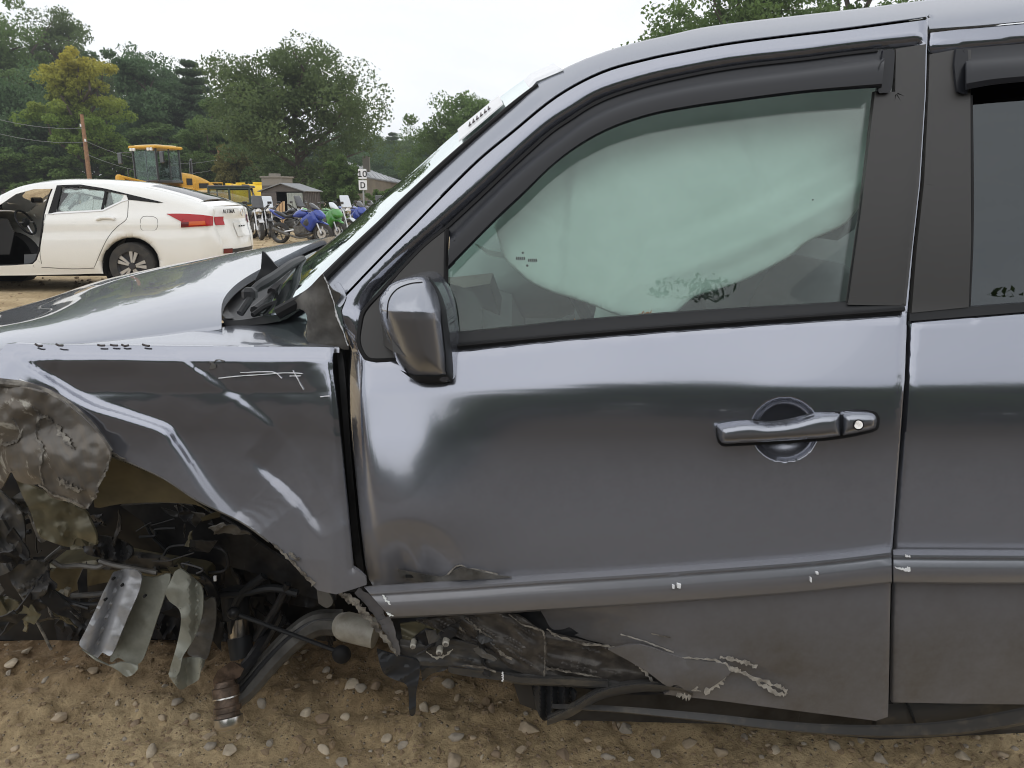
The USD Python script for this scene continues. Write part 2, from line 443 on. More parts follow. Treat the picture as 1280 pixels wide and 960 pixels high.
M['shed_brown'] = mat('brown_sheet_metal', (0.095, 0.082, 0.074), 0.6, var=(2, (0.07, 0.061, 0.055), 0.4, 0.7))
M['shed_pale'] = mat('pale_green_sheet_metal', (0.34, 0.37, 0.34), 0.55, var=(2, (0.26, 0.28, 0.26), 0.4, 0.7))
M['shed_roof'] = mat('weathered_grey_roof_metal', (0.22, 0.23, 0.24), 0.5, var=(2, (0.15, 0.155, 0.16), 0.4, 0.7))
M['barn_wall'] = mat('weathered_beige_cladding', (0.22, 0.19, 0.145), 0.8, var=(1.2, (0.16, 0.14, 0.11), 0.4, 0.7))
M['barn_roof'] = mat('galvanised_roof_sheet', (0.42, 0.43, 0.45), 0.45, 0.3, var=(0.8, (0.34, 0.35, 0.36), 0.4, 0.7))
M['wood'] = mat('pole_wood', (0.30, 0.165, 0.085), 0.8, var=(6, (0.20, 0.11, 0.06), 0.4, 0.7))
M['pale_wood'] = mat('raw_pine_board', (0.50, 0.33, 0.18), 0.8)
M['wire'] = mat('grey_cable', (0.30, 0.31, 0.32), 0.6)
M['sign_white'] = mat('white_sign_board', (0.78, 0.79, 0.80), 0.6)
M['sign_black'] = mat('black_lettering', (0.02, 0.02, 0.02), 0.6)
M['post'] = mat('galvanised_post', (0.36, 0.37, 0.37), 0.5, 0.5)
M['cinder'] = mat('grey_block_wall', (0.24, 0.22, 0.19), 0.85)
M['bark'] = mat('grey_brown_bark', (0.085, 0.066, 0.05), 0.9, var=(5, (0.05, 0.04, 0.032), 0.4, 0.7), bump=(12, 0.6, 0.03))

def turning_leaf(name, a, b, c):
    """Leaves that turn from green at the foot of the crown to orange at its top."""
    return usdkit.material(stage, '/World/Looks/' + name, {
        'geo': ('geometry', {}), 'tc': ('texture_coordinate', {}), 'sp': ('separate_xyz', {}), 'h': ('math', {'math_type': 'multiply_add', 'value2': 0.085, 'value3': -0.62}), 'add': ('math', {'math_type': 'multiply_add', 'value2': 0.45, 'use_clamp': True}),
        'r': ('rgb_ramp', {'ramp': [(0.0, a), (0.5, b), (1.0, c)]}), 'd': ('principled_bsdf', {'roughness': 0.5, 'specular_ior_level': 0.35}), 't': ('translucent_bsdf', {}), 'm': ('mix_closure', {'fac': 0.42})},
        [('tc.object', 'sp.vector'), ('sp.z', 'h.value1'), ('geo.random_per_island', 'add.value1'), ('h.value', 'add.value3'), ('add.value', 'r.fac'), ('r.color', 'd.base_color'), ('r.color', 't.color'), ('d.BSDF', 'm.closure1'), ('t.BSDF', 'm.closure2')], surface='m.closure')

def leafmat(name, a, b, c):
    return usdkit.material(stage, '/World/Looks/' + name, {
        'geo': ('geometry', {}), 'r': ('rgb_ramp', {'ramp': [(0.0, a), (0.55, b), (1.0, c)]}),
        'd': ('principled_bsdf', {'roughness': 0.5, 'specular_ior_level': 0.35}), 't': ('translucent_bsdf', {}), 'm': ('mix_closure', {'fac': 0.42})},
        [('geo.random_per_island', 'r.fac'), ('r.color', 'd.base_color'), ('r.color', 't.color'), ('d.BSDF', 'm.closure1'), ('t.BSDF', 'm.closure2')], surface='m.closure')
M['leaf_oak'] = leafmat('oak_leaf', (0.091, 0.133, 0.045), (0.137, 0.192, 0.062), (0.205, 0.254, 0.083))
M['leaf_dark'] = leafmat('dark_leaf', (0.068, 0.121, 0.048), (0.103, 0.172, 0.066), (0.160, 0.224, 0.078))
M['leaf_mid'] = leafmat('mid_green_leaf', (0.103, 0.166, 0.045), (0.164, 0.244, 0.062), (0.251, 0.312, 0.078))
M['leaf_yellow'] = turning_leaf('turning_leaf', (0.15, 0.23, 0.04), (0.42, 0.36, 0.05), (0.78, 0.40, 0.06))
M['leaf_rust'] = leafmat('rust_leaf', (0.18, 0.17, 0.05), (0.32, 0.19, 0.055), (0.46, 0.21, 0.06))
M['needle'] = leafmat('pine_needle', (0.064, 0.107, 0.048), (0.096, 0.152, 0.062), (0.148, 0.195, 0.078))
# ------------------------------------------------------------------ the ground
GY0 = 1.62     # the car's side stands about 1.4 m away
def ground_z(x, y):
    x, y = np.asarray(x, float), np.asarray(y, float)
    q = np.stack([x, y, np.zeros_like(x)], -1)
    z = (meshkit.fbm(q * 0.35, 3, 5) - 0.5) * 0.10 * np.clip((y - 4) / 8, 0, 1)
    near = np.clip((6.5 - np.abs(y - 2)) / 3, 0, 1)
    z += near * (meshkit.fbm(q * 2.3, 4, 11) - 0.5) * 0.05
    # clods: pushed up earth under and beside the car
    clod = np.clip(meshkit.fbm(q * 9, 3, 21) - 0.42, 0, 1)
    belt = np.exp(-((y - 1.85 - 0.06 * np.sin(x * 3)) / 0.30) ** 2)
    z += clod * 0.085 * belt + np.clip(meshkit.fbm(q * 17, 2, 77) - 0.5, 0, 1) * 0.06 * belt
    z += 0.030 * np.exp(-((y - 1.98) / 0.3) ** 2)
    fine = np.clip(meshkit.fbm(q * 30, 2, 31) - 0.45, 0, 1)
    z += fine * 0.030 * near * np.clip(belt * 1.3 + 0.35, 0, 1) + (meshkit.fbm(q * 55, 2, 41) - 0.5) * 0.006 * near
    # the bumpy heap at the right
    z += 0.05 * np.exp(-((x - 0.85) / 0.55) ** 2 - ((y - 1.66) / 0.10) ** 2) * (0.5 + 1.4 * clod)
    # smooth wheel rut at the lower left
    z -= 0.018 * np.exp(-((x + 1.35) / 0.4) ** 2 - ((y - 1.62) / 0.2) ** 2)
    return z

def axis_steps(lo, a, b, hi, d, grow=1.22):
    mid = list(np.arange(a, b, d))
    up, s = [b], d
    while up[-1] < hi:
        s *= grow; up.append(up[-1] + s)
    dn, s = [a], d
    while dn[-1] > lo:
        s *= grow; dn.append(dn[-1] - s)
    return np.array(sorted(set(np.round(dn[1:] + mid + up, 5))))
gx = axis_steps(-600, -1.9, 1.9, 600, 0.011)
gy = axis_steps(-500, 1.30, 3.0, 900, 0.011)
GX, GYY = np.meshgrid(gx, gy)
GZ = ground_z(GX, GYY)
gv = np.stack([GX.ravel(), GYY.ravel(), GZ.ravel()], 1)
nx = len(gx)
ii = (np.arange(len(gy) - 1)[:, None] * nx + np.arange(nx - 1)[None]).ravel()
gf = np.vstack([np.stack([ii, ii + 1, ii + nx + 1], 1), np.stack([ii, ii + nx + 1, ii + nx], 1)])

M['dirt'] = usdkit.material(stage, '/World/Looks/sandy_dirt', {
    'g': ('geometry', {}),
    'n1': ('noise_texture', {'scale': 1.3, 'detail': 7, 'roughness': 0.65}), 'n2': ('noise_texture', {'scale': 34.0, 'detail': 7, 'roughness': 0.72}),
    'r1': ('rgb_ramp', {'ramp': [(0.34, (0.28, 0.203, 0.122)), (0.50, (0.415, 0.315, 0.200)), (0.66, (0.53, 0.42, 0.285))]}),
    'r2': ('rgb_ramp', {'ramp': [(0.30, (0.55, 0.52, 0.48)), (0.5, (1.0, 1.0, 1.0)), (0.68, (1.25, 1.24, 1.22))]}),
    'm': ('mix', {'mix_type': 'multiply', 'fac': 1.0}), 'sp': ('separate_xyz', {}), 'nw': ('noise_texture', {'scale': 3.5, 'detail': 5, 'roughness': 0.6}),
    'w1': ('math', {'math_type': 'multiply_add', 'value2': 0.55, 'value3': -0.28}), 'w2': ('math', {'math_type': 'add'}), 'wr': ('rgb_ramp', {'ramp': [(0.0, (0.17, 0.162, 0.15)), (0.20, (0.19, 0.182, 0.168)), (0.34, (1.06, 1.07, 1.0)), (0.42, (1.06, 1.07, 1.0)), (0.49, (0.55, 0.49, 0.43)), (0.66, (0.44, 0.385, 0.335)), (0.80, (1.1, 1.13, 1.08)), (1.0, (1.16, 1.18, 1.12))]}),  # darker band beside the car; unseen ground behind the camera darkened for paint reflections
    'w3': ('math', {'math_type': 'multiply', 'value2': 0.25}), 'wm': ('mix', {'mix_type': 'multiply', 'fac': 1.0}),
    'v': ('voronoi_texture', {'scale': 75.0, 'feature': 'f1'}), 'vr': ('rgb_ramp', {'ramp': [(0.0, (1, 1, 1)), (0.16, (0.75, 0.75, 0.75)), (0.30, (0, 0, 0))]}),
    'vc': ('separate_color', {}), 'vg': ('math', {'math_type': 'greater_than', 'value2': 0.72}), 'vm': ('math', {'math_type': 'multiply'}),
    'mp': ('mix', {'color2': (0.42, 0.36, 0.28)}),
    'ha': ('math', {'math_type': 'multiply_add', 'value2': 0.7}), 'b': ('bump', {'strength': 1.0, 'distance': 0.018}),
    'p': ('principled_bsdf', {'roughness': 0.95, 'specular_ior_level': 0.2})},
    [('g.position', 'n1.vector'), ('g.position', 'n2.vector'), ('n1.fac', 'r1.fac'), ('n2.fac', 'r2.fac'), ('r1.color', 'm.color1'), ('r2.color', 'm.color2'),
     ('g.position', 'v.vector'), ('v.distance', 'vr.fac'), ('v.color', 'vc.color'), ('vc.r', 'vg.value1'), ('vg.value', 'vm.value1'), ('vr.color', 'vm.value2'),
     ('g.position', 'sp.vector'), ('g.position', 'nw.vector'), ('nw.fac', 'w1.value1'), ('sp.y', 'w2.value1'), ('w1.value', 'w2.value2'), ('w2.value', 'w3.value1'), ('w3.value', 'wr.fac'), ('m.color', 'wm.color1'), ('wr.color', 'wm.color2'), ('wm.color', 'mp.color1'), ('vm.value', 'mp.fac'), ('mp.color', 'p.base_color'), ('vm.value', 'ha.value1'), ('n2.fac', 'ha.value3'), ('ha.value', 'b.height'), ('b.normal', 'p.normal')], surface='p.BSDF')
ground = UsdGeom.Xform.Define(stage, '/World/ground').GetPrim()
tag(ground, kind='structure', label='sandy brown dirt lot strewn with pebbles and stones', category='ground')
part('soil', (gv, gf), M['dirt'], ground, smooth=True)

STONE = [mat(f'stone_{k}', c, 0.85, var=(30, tuple(0.62 * x for x in c), 0.4, 0.65), bump=(60, 0.4, 0.004)) for k, c in
         zip(('tan', 'grey', 'brown', 'pale'), ((0.42, 0.335, 0.235), (0.36, 0.315, 0.255), (0.29, 0.215, 0.145), (0.52, 0.44, 0.33)))]
def stone_mesh(rng, sub=2):
    m = trimesh.creation.icosphere(sub)
    v = m.vertices * (1 + 0.42 * (meshkit.noise(m.vertices * 1.3 + rng.uniform(0, 50, 3)) - 0.5)[:, None])
    n = rng.normal(size=(9, 3)); n /= np.linalg.norm(n, axis=1, keepdims=True)
    for k in n:                                   # worn facets
        d = v @ k
        v = v - np.clip(d - 0.60, 0, 9)[:, None] * k
    return trimesh.Trimesh(v, m.faces, process=False)
STONES = [stone_mesh(np.random.default_rng(40 + k), 1 if k > 3 else 2) for k in range(12)]
SPOTS = [(18, 853, 22), (75, 902, 26), (86, 843, 12), (205, 905, 15), (232, 908, 16), (118, 858, 18), (340, 858, 20), (383, 900, 24), (404, 902, 26), (432, 903, 20), (439, 875, 26), (452, 880, 20), (470, 877, 22),
         (408, 850, 18), (329, 890, 20), (358, 849, 16), (530, 899, 24), (614, 898, 22), (660, 918, 34), (483, 928, 22), (503, 936, 20), (569, 930, 26), (428, 955, 24), (405, 942, 20), (568, 957, 34), (704, 945, 26),
         (652, 940, 24), (591, 930, 16), (543, 899, 20), (589, 879, 14), (782, 925, 24), (806, 916, 20), (770, 918, 16), (735, 931, 18), (722, 914, 14), (804, 888, 14), (862, 945, 24), (700, 880, 18), (650, 868, 22),
         (560, 868, 26), (543, 862, 18), (500, 878, 14), (572, 880, 18), (90, 948, 20), (190, 945, 24), (262, 940, 22), (246, 902, 18), (222, 893, 22), (300, 930, 12), (288, 948, 24), (338, 936, 14), (20, 935, 14),
         (60, 868, 12), (148, 890, 14), (170, 912, 18), (262, 925, 24), (310, 868, 14), (290, 862, 16), (372, 870, 14), (395, 862, 12), (620, 950, 20), (760, 952, 22), (820, 950, 20), (900, 952, 24), (930, 935, 16), (968, 952, 18),
         (1040, 950, 20), (1100, 955, 22), (1160, 950, 18), (1200, 956, 22), (1250, 952, 20), (1075, 938, 14), (45, 792, 14), (35, 833, 14), (10, 818, 10), (62, 815, 12), (115, 812, 10), (300, 800, 12), (340, 815, 12), (380, 826, 12)]
stone_xy = []
def add_stone(px, py, wpx, rng, k):
    p = ground_at(px, py)
    scale = 0.88 * wpx / FPX * np.linalg.norm(p - [0, 0, CAM_H]) / 2
    q = STONES[int(rng.integers(12))].copy()
    q.apply_scale([scale * rng.uniform(0.80, 1.05), scale * rng.uniform(0.6, 0.9), scale * rng.uniform(0.40, 0.62)])
    q = move(q, rz=rng.uniform(0, 360), ry=rng.uniform(-18, 18), rx=rng.uniform(-15, 15))
    q.apply_translation([p[0], p[1], float(ground_z(p[0], p[1])) + scale * 0.12])
    part('stone', q, STONE[k], ground, smooth=50)
srng = np.random.default_rng(5)
for (px, py, w) in SPOTS:
    add_stone(px, py, w, srng, int(srng.choice(4, p=[0.35, 0.25, 0.15, 0.25])))
for _ in range(170 - len(SPOTS)):
    px = srng.uniform(0, 1280)
    lo = np.interp(px, [0, 120, 300, 500, 800, 1280], [810, 810, 800, 860, 905, 935])
    py = lo + (960 - lo) * srng.uniform(0, 1) ** 0.8
    add_stone(px, py, srng.uniform(5, 12), srng, int(srng.choice(4, p=[0.35, 0.25, 0.25, 0.15])))
PEB, pv, pf, nn = [trimesh.creation.icosphere(1) for _ in range(1)][0], [], [], 0
PT = trimesh.creation.icosahedron()
prng = np.random.default_rng(8)
for _ in range(11000):
    y = 1.35 + prng.exponential(0.55)
    x = prng.uniform(-1, 1) * (1.3 + y * 0.5)
    s = 0.0022 + prng.exponential(0.0022)
    if prng.random() < 0.2:
        y = prng.uniform(3, 30); x = -prng.uniform(0.05, 0.8) * y; s = prng.uniform(0.01, 0.03) * (1 if y < 12 else 1.5)
    v = PT.vertices * prng.uniform(0.6, 1.25, 3) * [1, 1, 0.7] * s * (1 + 0.25 * prng.normal(size=(12, 1)))
    pv.append(v + [x, y, float(0)]); pf.append(PT.faces + nn); nn += 12
pv = np.vstack(pv)
pc = pv.reshape(-1, 12, 3).mean(1)
pz = ground_z(pc[:, 0], pc[:, 1])
pv[:, 2] += np.repeat(pz, 12)
M['pebble'] = usdkit.material(stage, '/World/Looks/pebbles', {'g': ('geometry', {}), 'r': ('rgb_ramp', {'ramp': [(0, (0.24, 0.175, 0.108)), (0.5, (0.34, 0.265, 0.175)), (0.8, (0.42, 0.345, 0.25)), (1, (0.52, 0.45, 0.35))]}), 'p': ('principled_bsdf', {'roughness': 0.9})},
                             [('g.random_per_island', 'r.fac'), ('r.color', 'p.base_color')], surface='p.BSDF')
part('pebbles', (pv, np.vstack(pf)), M['pebble'], ground, smooth=False, kind='stuff')

# ------------------------------------------------------------------ the crashed car, nearest the camera
TILT = [(0.00, -8), (0.15, -6), (0.45, -3), (0.60, 0), (0.75, 3.5), (0.88, 7), (0.935, 10), (0.955, 20), (1.085, 22), (1.105, 15), (1.20, 16), (1.38, 21), (1.62, 27), (2.2, 32)]
zz = np.linspace(0, 2.2, 2201)
tt = np.tan(np.radians(gaussian_filter(np.interp(zz, *zip(*TILT)), 6)))
sy = np.concatenate([[0], np.cumsum((tt[1:] + tt[:-1]) / 2 * np.diff(zz))])
sy += 1.40 - np.interp(0.60, zz, sy)
_py = np.arange(-200, 1101, 1.0)
_y = np.full(len(_py), 1.4)
for _ in range(60):
    _y = 0.5 * _y + 0.5 * np.interp(CAM_H + _y * tan_el(_py), zz, sy)
SIDE = lambda py: np.interp(py, _py, _y)          # distance of the car's side surface along the ray of row py
S = lambda px, py, off=0.0: W(px, py, SIDE(py) + off)

suv = here(thing('crashed_suv', (0.2, 2.2, 0), 'grey suv with crumpled front fender, torn off front wheel and deployed white side airbag', 'suv'), (0.2, 2.2, 0))

def panel(name, poly, off, m, parent=suv, step=6, thick=0.006, smooth=30, holes=(), refine=(), push=None, base=SIDE, **kw):
    return part(name, sheet(poly, off, base, step, thick, holes, refine, push), m, parent, smooth, **kw)

def ribbon(line, width, off, thick=0.006, n=4):
    """A strip along a photo line, width in pixels (constant or per point), lying off the side surface."""
    c = curve(line, n)
    w = np.interp(np.linspace(0, 1, len(c)), np.linspace(0, 1, np.size(width)), np.ravel(width)) if np.size(width) > 1 else np.full(len(c), width)
    t = np.gradient(c, axis=0); t /= np.linalg.norm(t, axis=1, keepdims=True)
    nrm = np.stack([-t[:, 1], t[:, 0]], 1)
    return np.vstack([c + nrm * w[:, None] / 2, (c - nrm * w[:, None] / 2)[::-1]])

def strip3(line, r, off, n=5, seg=6):
    c = curve(line, n)
    o = np.interp(np.linspace(0, 1, len(c)), np.linspace(0, 1, np.size(off)), np.ravel(off))
    return tube(S(c[:, 0], c[:, 1], o), r, seg)

# --- body side: pillar and roof rail
gap = curve([(432, 369), (476, 323), (519, 280), (560, 238), (600, 199), (640, 166), (696, 121), (752, 91), (809, 74.5), (865, 63), (921, 53.5), (1000, 43.6), (1056, 37), (1157, 23.5)], 5)
outer = curve([(395, 362), (409, 346), (434, 321), (475, 281), (505, 251), (560, 200.5), (600, 165), (640, 131), (671, 105.5), (719, 79), (778, 57.6), (837, 43.6), (893, 32), (1000, 19), (1080, 10), (1150, 1), (1300, -16), (1360, -22)], 5)
gap_rear = [(1360, 16), (1300, 24), (1280, 26.6), (1220, 32), (1162, 36), (1157, 23.5)]
pil = Polygon(list(outer) + gap_rear + list(gap[::-1]) + [(420, 375)]).buffer(0).difference(LineString(list(gap)).buffer(1.6))
pil = max(pil.geoms, key=lambda g: g.area) if pil.geom_type != 'Polygon' else pil
gap_line = LineString(list(gap))
out_line = LineString(list(outer))
def off_pillar(px, py):
    p = shapely.points(np.stack([px, py], 1))
    d1, d2 = shapely.distance(p, gap_line), shapely.distance(p, out_line)
    return 0.004 + 0.055 * np.clip(1 - d2 / 42, 0, 1) ** 2 
panel('body_side', list(pil.exterior.coords)[:-1], off_pillar, M['paint_clean'], step=4, thick=0.012, smooth=50)
# dark backing in the door gap
panel('door_gap', ribbon(list(gap[::4]), 9, 0), 0.030, M['void'], thick=0.01)
# roof skin behind the rail, crowned across the car
def roof_row(t, n=9):
    px = np.interp(t, [0, 1], [0, len(outer) - 1])
    i = np.linspace(40, len(outer) - 1, 60)
    o = np.stack([np.interp(i, np.arange(len(outer)), outer[:, k]) for k in (0, 1)], 1)
    p = S(o[:, 0], o[:, 1], 0.060)
    c = math.sin(math.pi * t)
    return p + np.stack([0 * p[:, 0] - 0.02 * c * np.exp(-(np.arange(60) / 14.0) ** 2), np.full(60, 1.12 * t), np.full(60, 0.050 * c - 0.004)], 1)
part('roof', loft([roof_row(t) for t in np.linspace(0, 1, 15)], thick=(0, 0, -0.03)), M['paint_clean'], suv, 40)

# --- windshield
near = curve([(344, 391), (383, 369), (405, 347), (436, 316), (475, 279), (505, 249), (560, 198), (600, 163), (640, 129), (668, 107)], 5)
far = curve([(306, 395), (330, 372), (375, 330), (430, 288), (480, 243), (520, 212), (560, 176), (600, 143), (632, 117), (660, 97)], 5)
k = len(near)
n3 = S(near[:, 0], near[:, 1], 0.062)
m3 = W(*((near * 0.45 + far * 0.55).T), n3[:, 1] + 0.12)
f3 = W(far[:, 0], far[:, 1], n3[:, 1] + 0.40)
back = f3 + [0.0, 0.40, 0]
back[:, 0] += 0.02
farside = n3 + [0.0, 1.26, 0]
q3 = farside * 0.5 + back * 0.5 + [-0.05, 0.05, 0]
ctl = [n3, m3, f3, back, q3, farside]
rows = [curve([c[j] for c in ctl], 4) for j in range(k)]
part('roof_header', loft([rows[-2], rows[-1] + [0.004, 0, .008], rows[-1] + [0.06, 0, 0.03]], thick=(0, 0, -0.02)), M['paint_clean'], suv)
ws = part('windshield', loft(rows, thick=(0.003, 0, -0.004)), M['glass_clear'], suv, 40)
part('windshield_trim', strip3(list((near + [1.5, 1.5])[::5]), 0.004, 0.06), M['rubber'], ws)
part('windshield_trim', tube(n3 + [0.006, -0.008, 0.0], np.linspace(0.013, 0.004, k), 8), M['rubber'], ws)
# the sticker inside the top corner of the glass
st = []
for j in range(int(k * 0.70), int(k * 0.87)):
    st.append(rows[j][1:7] + [-0.004, 0, 0.004])
part('paper_sticker', loft(st, thick=(-0.002, 0, 0.002)), M['sticker'], ws, label='white lot sticker with dark figures')
a0, a1 = st[1], st[-2]
def on_sticker(u, v):
    r = a0 * (1 - u) + a1 * u
    i = v * (len(r) - 1)
    return np.array([np.interp(i, np.arange(len(r)), r[:, c]) for c in range(3)]) + [-0.005, 0, 0.005]
marks = []
for u in (0.18, 0.30, 0.42, 0.55, 0.68, 0.8):
    marks.append(tube([on_sticker(u, 0.3), on_sticker(u + 0.03, 0.6)], 0.0015, 5))
    marks.append(tube([on_sticker(u, 0.3), on_sticker(u + 0.07, 0.32)], 0.0014, 5))
part('sticker_figures', cat(marks), M['print'], ws)

# --- hood
h_near = curve([(-60, 445), (0, 435), (60, 430), (125, 424), (200, 415.5), (250, 408.5), (277, 404.5)], 6)
h_mid = curve([(-60, 425), (0, 412), (60, 404), (125, 392), (200, 378), (250, 371), (283, 368)], 6)
h_m2 = curve([(-60, 412), (0, 399.5), (60, 386), (125, 366), (200, 351), (262, 340), (326, 336)], 6)
h_far = curve([(-60, 408), (0, 390), (60, 373), (125, 351), (200, 333.5), (300, 314.5), (412, 296)], 6)
hn = W(h_near[:, 0], h_near[:, 1], 1.60)
hm = W(h_mid[:, 0], h_mid[:, 1], 1.76)
h2 = W(h_m2[:, 0], h_m2[:, 1], 2.12)
hf = W(h_far[:, 0], h_far[:, 1], 2.62)
hb = hf + [0.0, 0.25, -0.05]
hc = hf + [0.0, 0.42, -0.14]
rows = [curve([hn[j] + [0, 0.0, -0.03], hn[j], hm[j], h2[j], hf[j], hb[j], hc[j]], 6) for j in range(len(hn))]
hood = part('hood', loft(rows, thick=(0, 0.0, -0.02)), M['paint_clean'], suv, 50)
def hood_pt(px, py, y, dz=0.0):
    return W(px, py, y) + [0, 0, dz]
for (px, py, y) in ((203, 359, 2.04), (296, 319, 2.55)):
    c = W(px, py, y)
    part('washer_nozzle', hull(trimesh.creation.icosphere(2, 0.012).vertices * [1, 1, 0.8] + c, c + [[0.02, 0, -0.012], [-0.02, 0, -0.012], [0, 0.016, -0.012], [0, -0.016, -0.012]]), M['black'], hood)

# gap under the hood edge
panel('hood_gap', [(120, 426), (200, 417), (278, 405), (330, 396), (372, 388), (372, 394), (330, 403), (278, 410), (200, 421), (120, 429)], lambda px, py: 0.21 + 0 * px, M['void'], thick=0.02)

# --- fender: upper band under the hood, then the crumpled side
def off_upper(px, py):
    return 0.02 + 0.16 * np.clip((433 - py) / 30, 0, 1) ** 1.0
panel('fender_top', [(-20, 446), (60, 434), (125, 428), (200, 420.5), (278, 409), (330, 402.5), (350, 399), (362, 391), (374, 386), (384, 390), (384, 400), (381, 420), (386, 429), (424, 434), (424, 441), (200, 441), (20, 440)], off_upper, M['paint_clean'], step=5)
def signed(path, px, py):
    """Distance to a fold line (positive above / right of it) and how far along it the nearest point lies."""
    from scipy.spatial import cKDTree
    c = resample(curve(path, 8), 240)
    t = np.gradient(c, axis=0); t /= np.linalg.norm(t, axis=1, keepdims=True)
    t = gaussian_filter(t, (3, 0), mode='nearest')
    d, i = cKDTree(c).query(np.stack([px, py], 1))
    n = np.stack([t[:, 1], -t[:, 0]], 1)
    s = ((px - c[i, 0]) * n[i, 0] + (py - c[i, 1]) * n[i, 1])
    return np.sign(s) * d, i / 239.0
FOLD1 = [(14, 446), (60, 472), (112, 503), (160, 519), (206, 535), (221, 553), (245, 587), (270, 622), (294, 648), (316, 676)]
FOLD3 = [(306, 570), (330, 590), (358, 613), (384, 642), (404, 674)]
FOLD5 = [(258, 470), (300, 500), (350, 540), (392, 590), (428, 650)]
def foff0(px, py):
    s, t = signed(FOLD1, px, py)
    w = np.clip(t / 0.14, 0, 1) * np.clip((1.02 - t) / 0.12, 0, 1)
    wide = 4.0 + 8.5 * np.clip((t - 0.50) / 0.40, 0, 1)
    o = (0.0085 + 0.0085 * np.clip((t - 0.50) / 0.40, 0, 1)) * w * (1 + np.tanh(s / wide)) * np.exp(-np.maximum(s, 0) / 60)
    o += 0.007 * np.clip(-s / 42, 0, 1) * np.clip(t / 0.2, 0, 1)
    s, t = signed(FOLD3, px, py)
    o += 0.0068 * np.clip(t / 0.2, 0, 1) * np.clip((1 - t) / 0.2, 0, 1) * (1 + np.tanh(s / 5.0)) * np.exp(-np.maximum(s, 0) / 34)
    s, t = signed(FOLD5, px, py)
    o += 0.0011 * (1 + np.tanh(s / 4.0)) * np.exp(-np.maximum(s, 0) / 80)
    o += 0.012 * np.clip((453 - py) / 22, 0, 1) ** 2 - 0.011 * np.clip((px - 320) / 96, 0, 1) ** 1.5
    o += 0.00036 * np.clip(py - 450, 0, 40) * np.clip((428 - px) / 50, 0.25, 1) * np.clip((px - 10) / 60, 0, 1)
    o += 0.006 * G(px, py, 130, 476, 70, 22) - 0.010 * np.clip((40 - px) / 60, 0, 1)
    o += 0.010 * np.clip((py - 700) / 40, 0, 1) * np.clip((430 - px) / 40, 0, 1)
    return o
fender_poly = list(curve([(17, 429), (60, 430.5), (120, 431), (200, 432), (300, 433), (410, 433)], 3)) + list(curve([(417, 433.5), (416, 462), (422, 512), (429, 580), (435, 640), (441, 709)], 4)) + [(449, 714), (457, 722), (458, 731), (440, 737), (420, 743), (397, 738)] + \
    list(curve([(397, 738), (375, 715), (337, 677), (300, 651), (247, 625), (202, 596), (150, 572), (139, 563), (112, 527), (75, 497), (37, 482), (-20, 475)], 5)) + [(-20, 446), (0, 440), (8, 430)]
fedge = LineString([(417, 433), (416, 462), (422, 512), (429, 580), (435, 640), (441, 711)])
def foff(px, py):
    d = shapely.distance(shapely.points(np.stack([px, py], 1)), fedge)
    return foff0(px, py) + 0.006 * np.clip(1 - d / 10, 0, 1) ** 2 + 0.0016 * crease(px, py, 55, 4) + 0.0006 * n2(px, py, 22, 3)
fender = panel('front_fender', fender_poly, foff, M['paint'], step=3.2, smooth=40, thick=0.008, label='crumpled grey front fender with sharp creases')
# the folded lip of the wheel arch, with the paint knocked off
lip = curve([(-20, 476), (0, 478), (37, 483), (75, 498), (112, 528), (139, 564)], 6)
part('arch_lip', tube(S(lip[:, 0], lip[:, 1], foff(lip[:, 0], lip[:, 1]) - 0.002), np.linspace(0.010, 0.004, len(lip)), 8), M['torn'], fender, label='bent arch lip with bare brown edge')
lip2 = curve([(139, 564), (150, 572), (202, 596), (247, 625), (300, 651), (337, 677)], 6)
part('arch_lip', tube(S(lip2[:, 0], lip2[:, 1], foff(lip2[:, 0], lip2[:, 1]) + 0.004), 0.003, 6), M['greymetal'], fender)
def jag(line, width, rng, n=9, amp=0.5):
    c = curve(line, n)
    t = np.gradient(c, axis=0); t /= np.linalg.norm(t, axis=1, keepdims=True) + 1e-9
    nrm = np.stack([-t[:, 1], t[:, 0]], 1)
    w = np.interp(np.linspace(0, 1, len(c)), np.linspace(0, 1, np.size(width)), np.ravel(width)) if np.size(width) > 1 else np.full(len(c), width)
    w = 0.55 * w
    a = c + nrm * (w * (0.5 + amp * rng.uniform(-1, 1, len(c))))[:, None]
    b = c - nrm * (w * (0.5 + amp * rng.uniform(-1, 1, len(c))))[:, None]
    return np.vstack([a, b[::-1]])
jr = np.random.default_rng(3)
def tear(parent, line, width, off, m=M['torn'], name='torn_edge', n=7, amp=0.5, base_off=None, **kw):
    p = Polygon(jag(line, width, jr, n, amp)).buffer(0)
    if p.geom_type != 'Polygon':
        p = max(p.geoms, key=lambda g: g.area)
    if p.area < 4:
        return
    o = off if callable(off) else (lambda px, py: off + 0.0 * px)
    panel(name, list(p.exterior.coords)[:-1], o, m, parent, step=3.5, thick=0.0015, smooth=25, **kw)
fr = lambda d: (lambda px, py: foff(px, py) + d)
tear(fender, [(340, 679), (356, 694), (376, 714), (392, 731)], [3, 7, 5, 8], fr(-0.003))
tear(fender, [(362, 690), (368, 698), (374, 700)], 6, fr(-0.004))
tear(fender, [(140, 566), (148, 571), (157, 574)], [6, 5, 2], fr(-0.004))
for ln in ([(273, 473), (300, 470), (330, 468), (360, 466), (378, 467)], [(366, 463), (372, 474), (379, 487)], [(362, 470), (376, 470)], [(300, 466), (340, 465), (352, 473)], [(400, 496), (412, 495)], [(24, 474), (34, 478)]):
    tear(fender, ln, 1.5, fr(-0.0025), M['sticker'], 'scratch', 4, 0.3)
tear(fender, [(262, 452), (270, 458), (262, 461), (270, 450), (280, 452)], 2.2, fr(-0.0025), M['greymetal'], 'scratch', 4, 0.4)
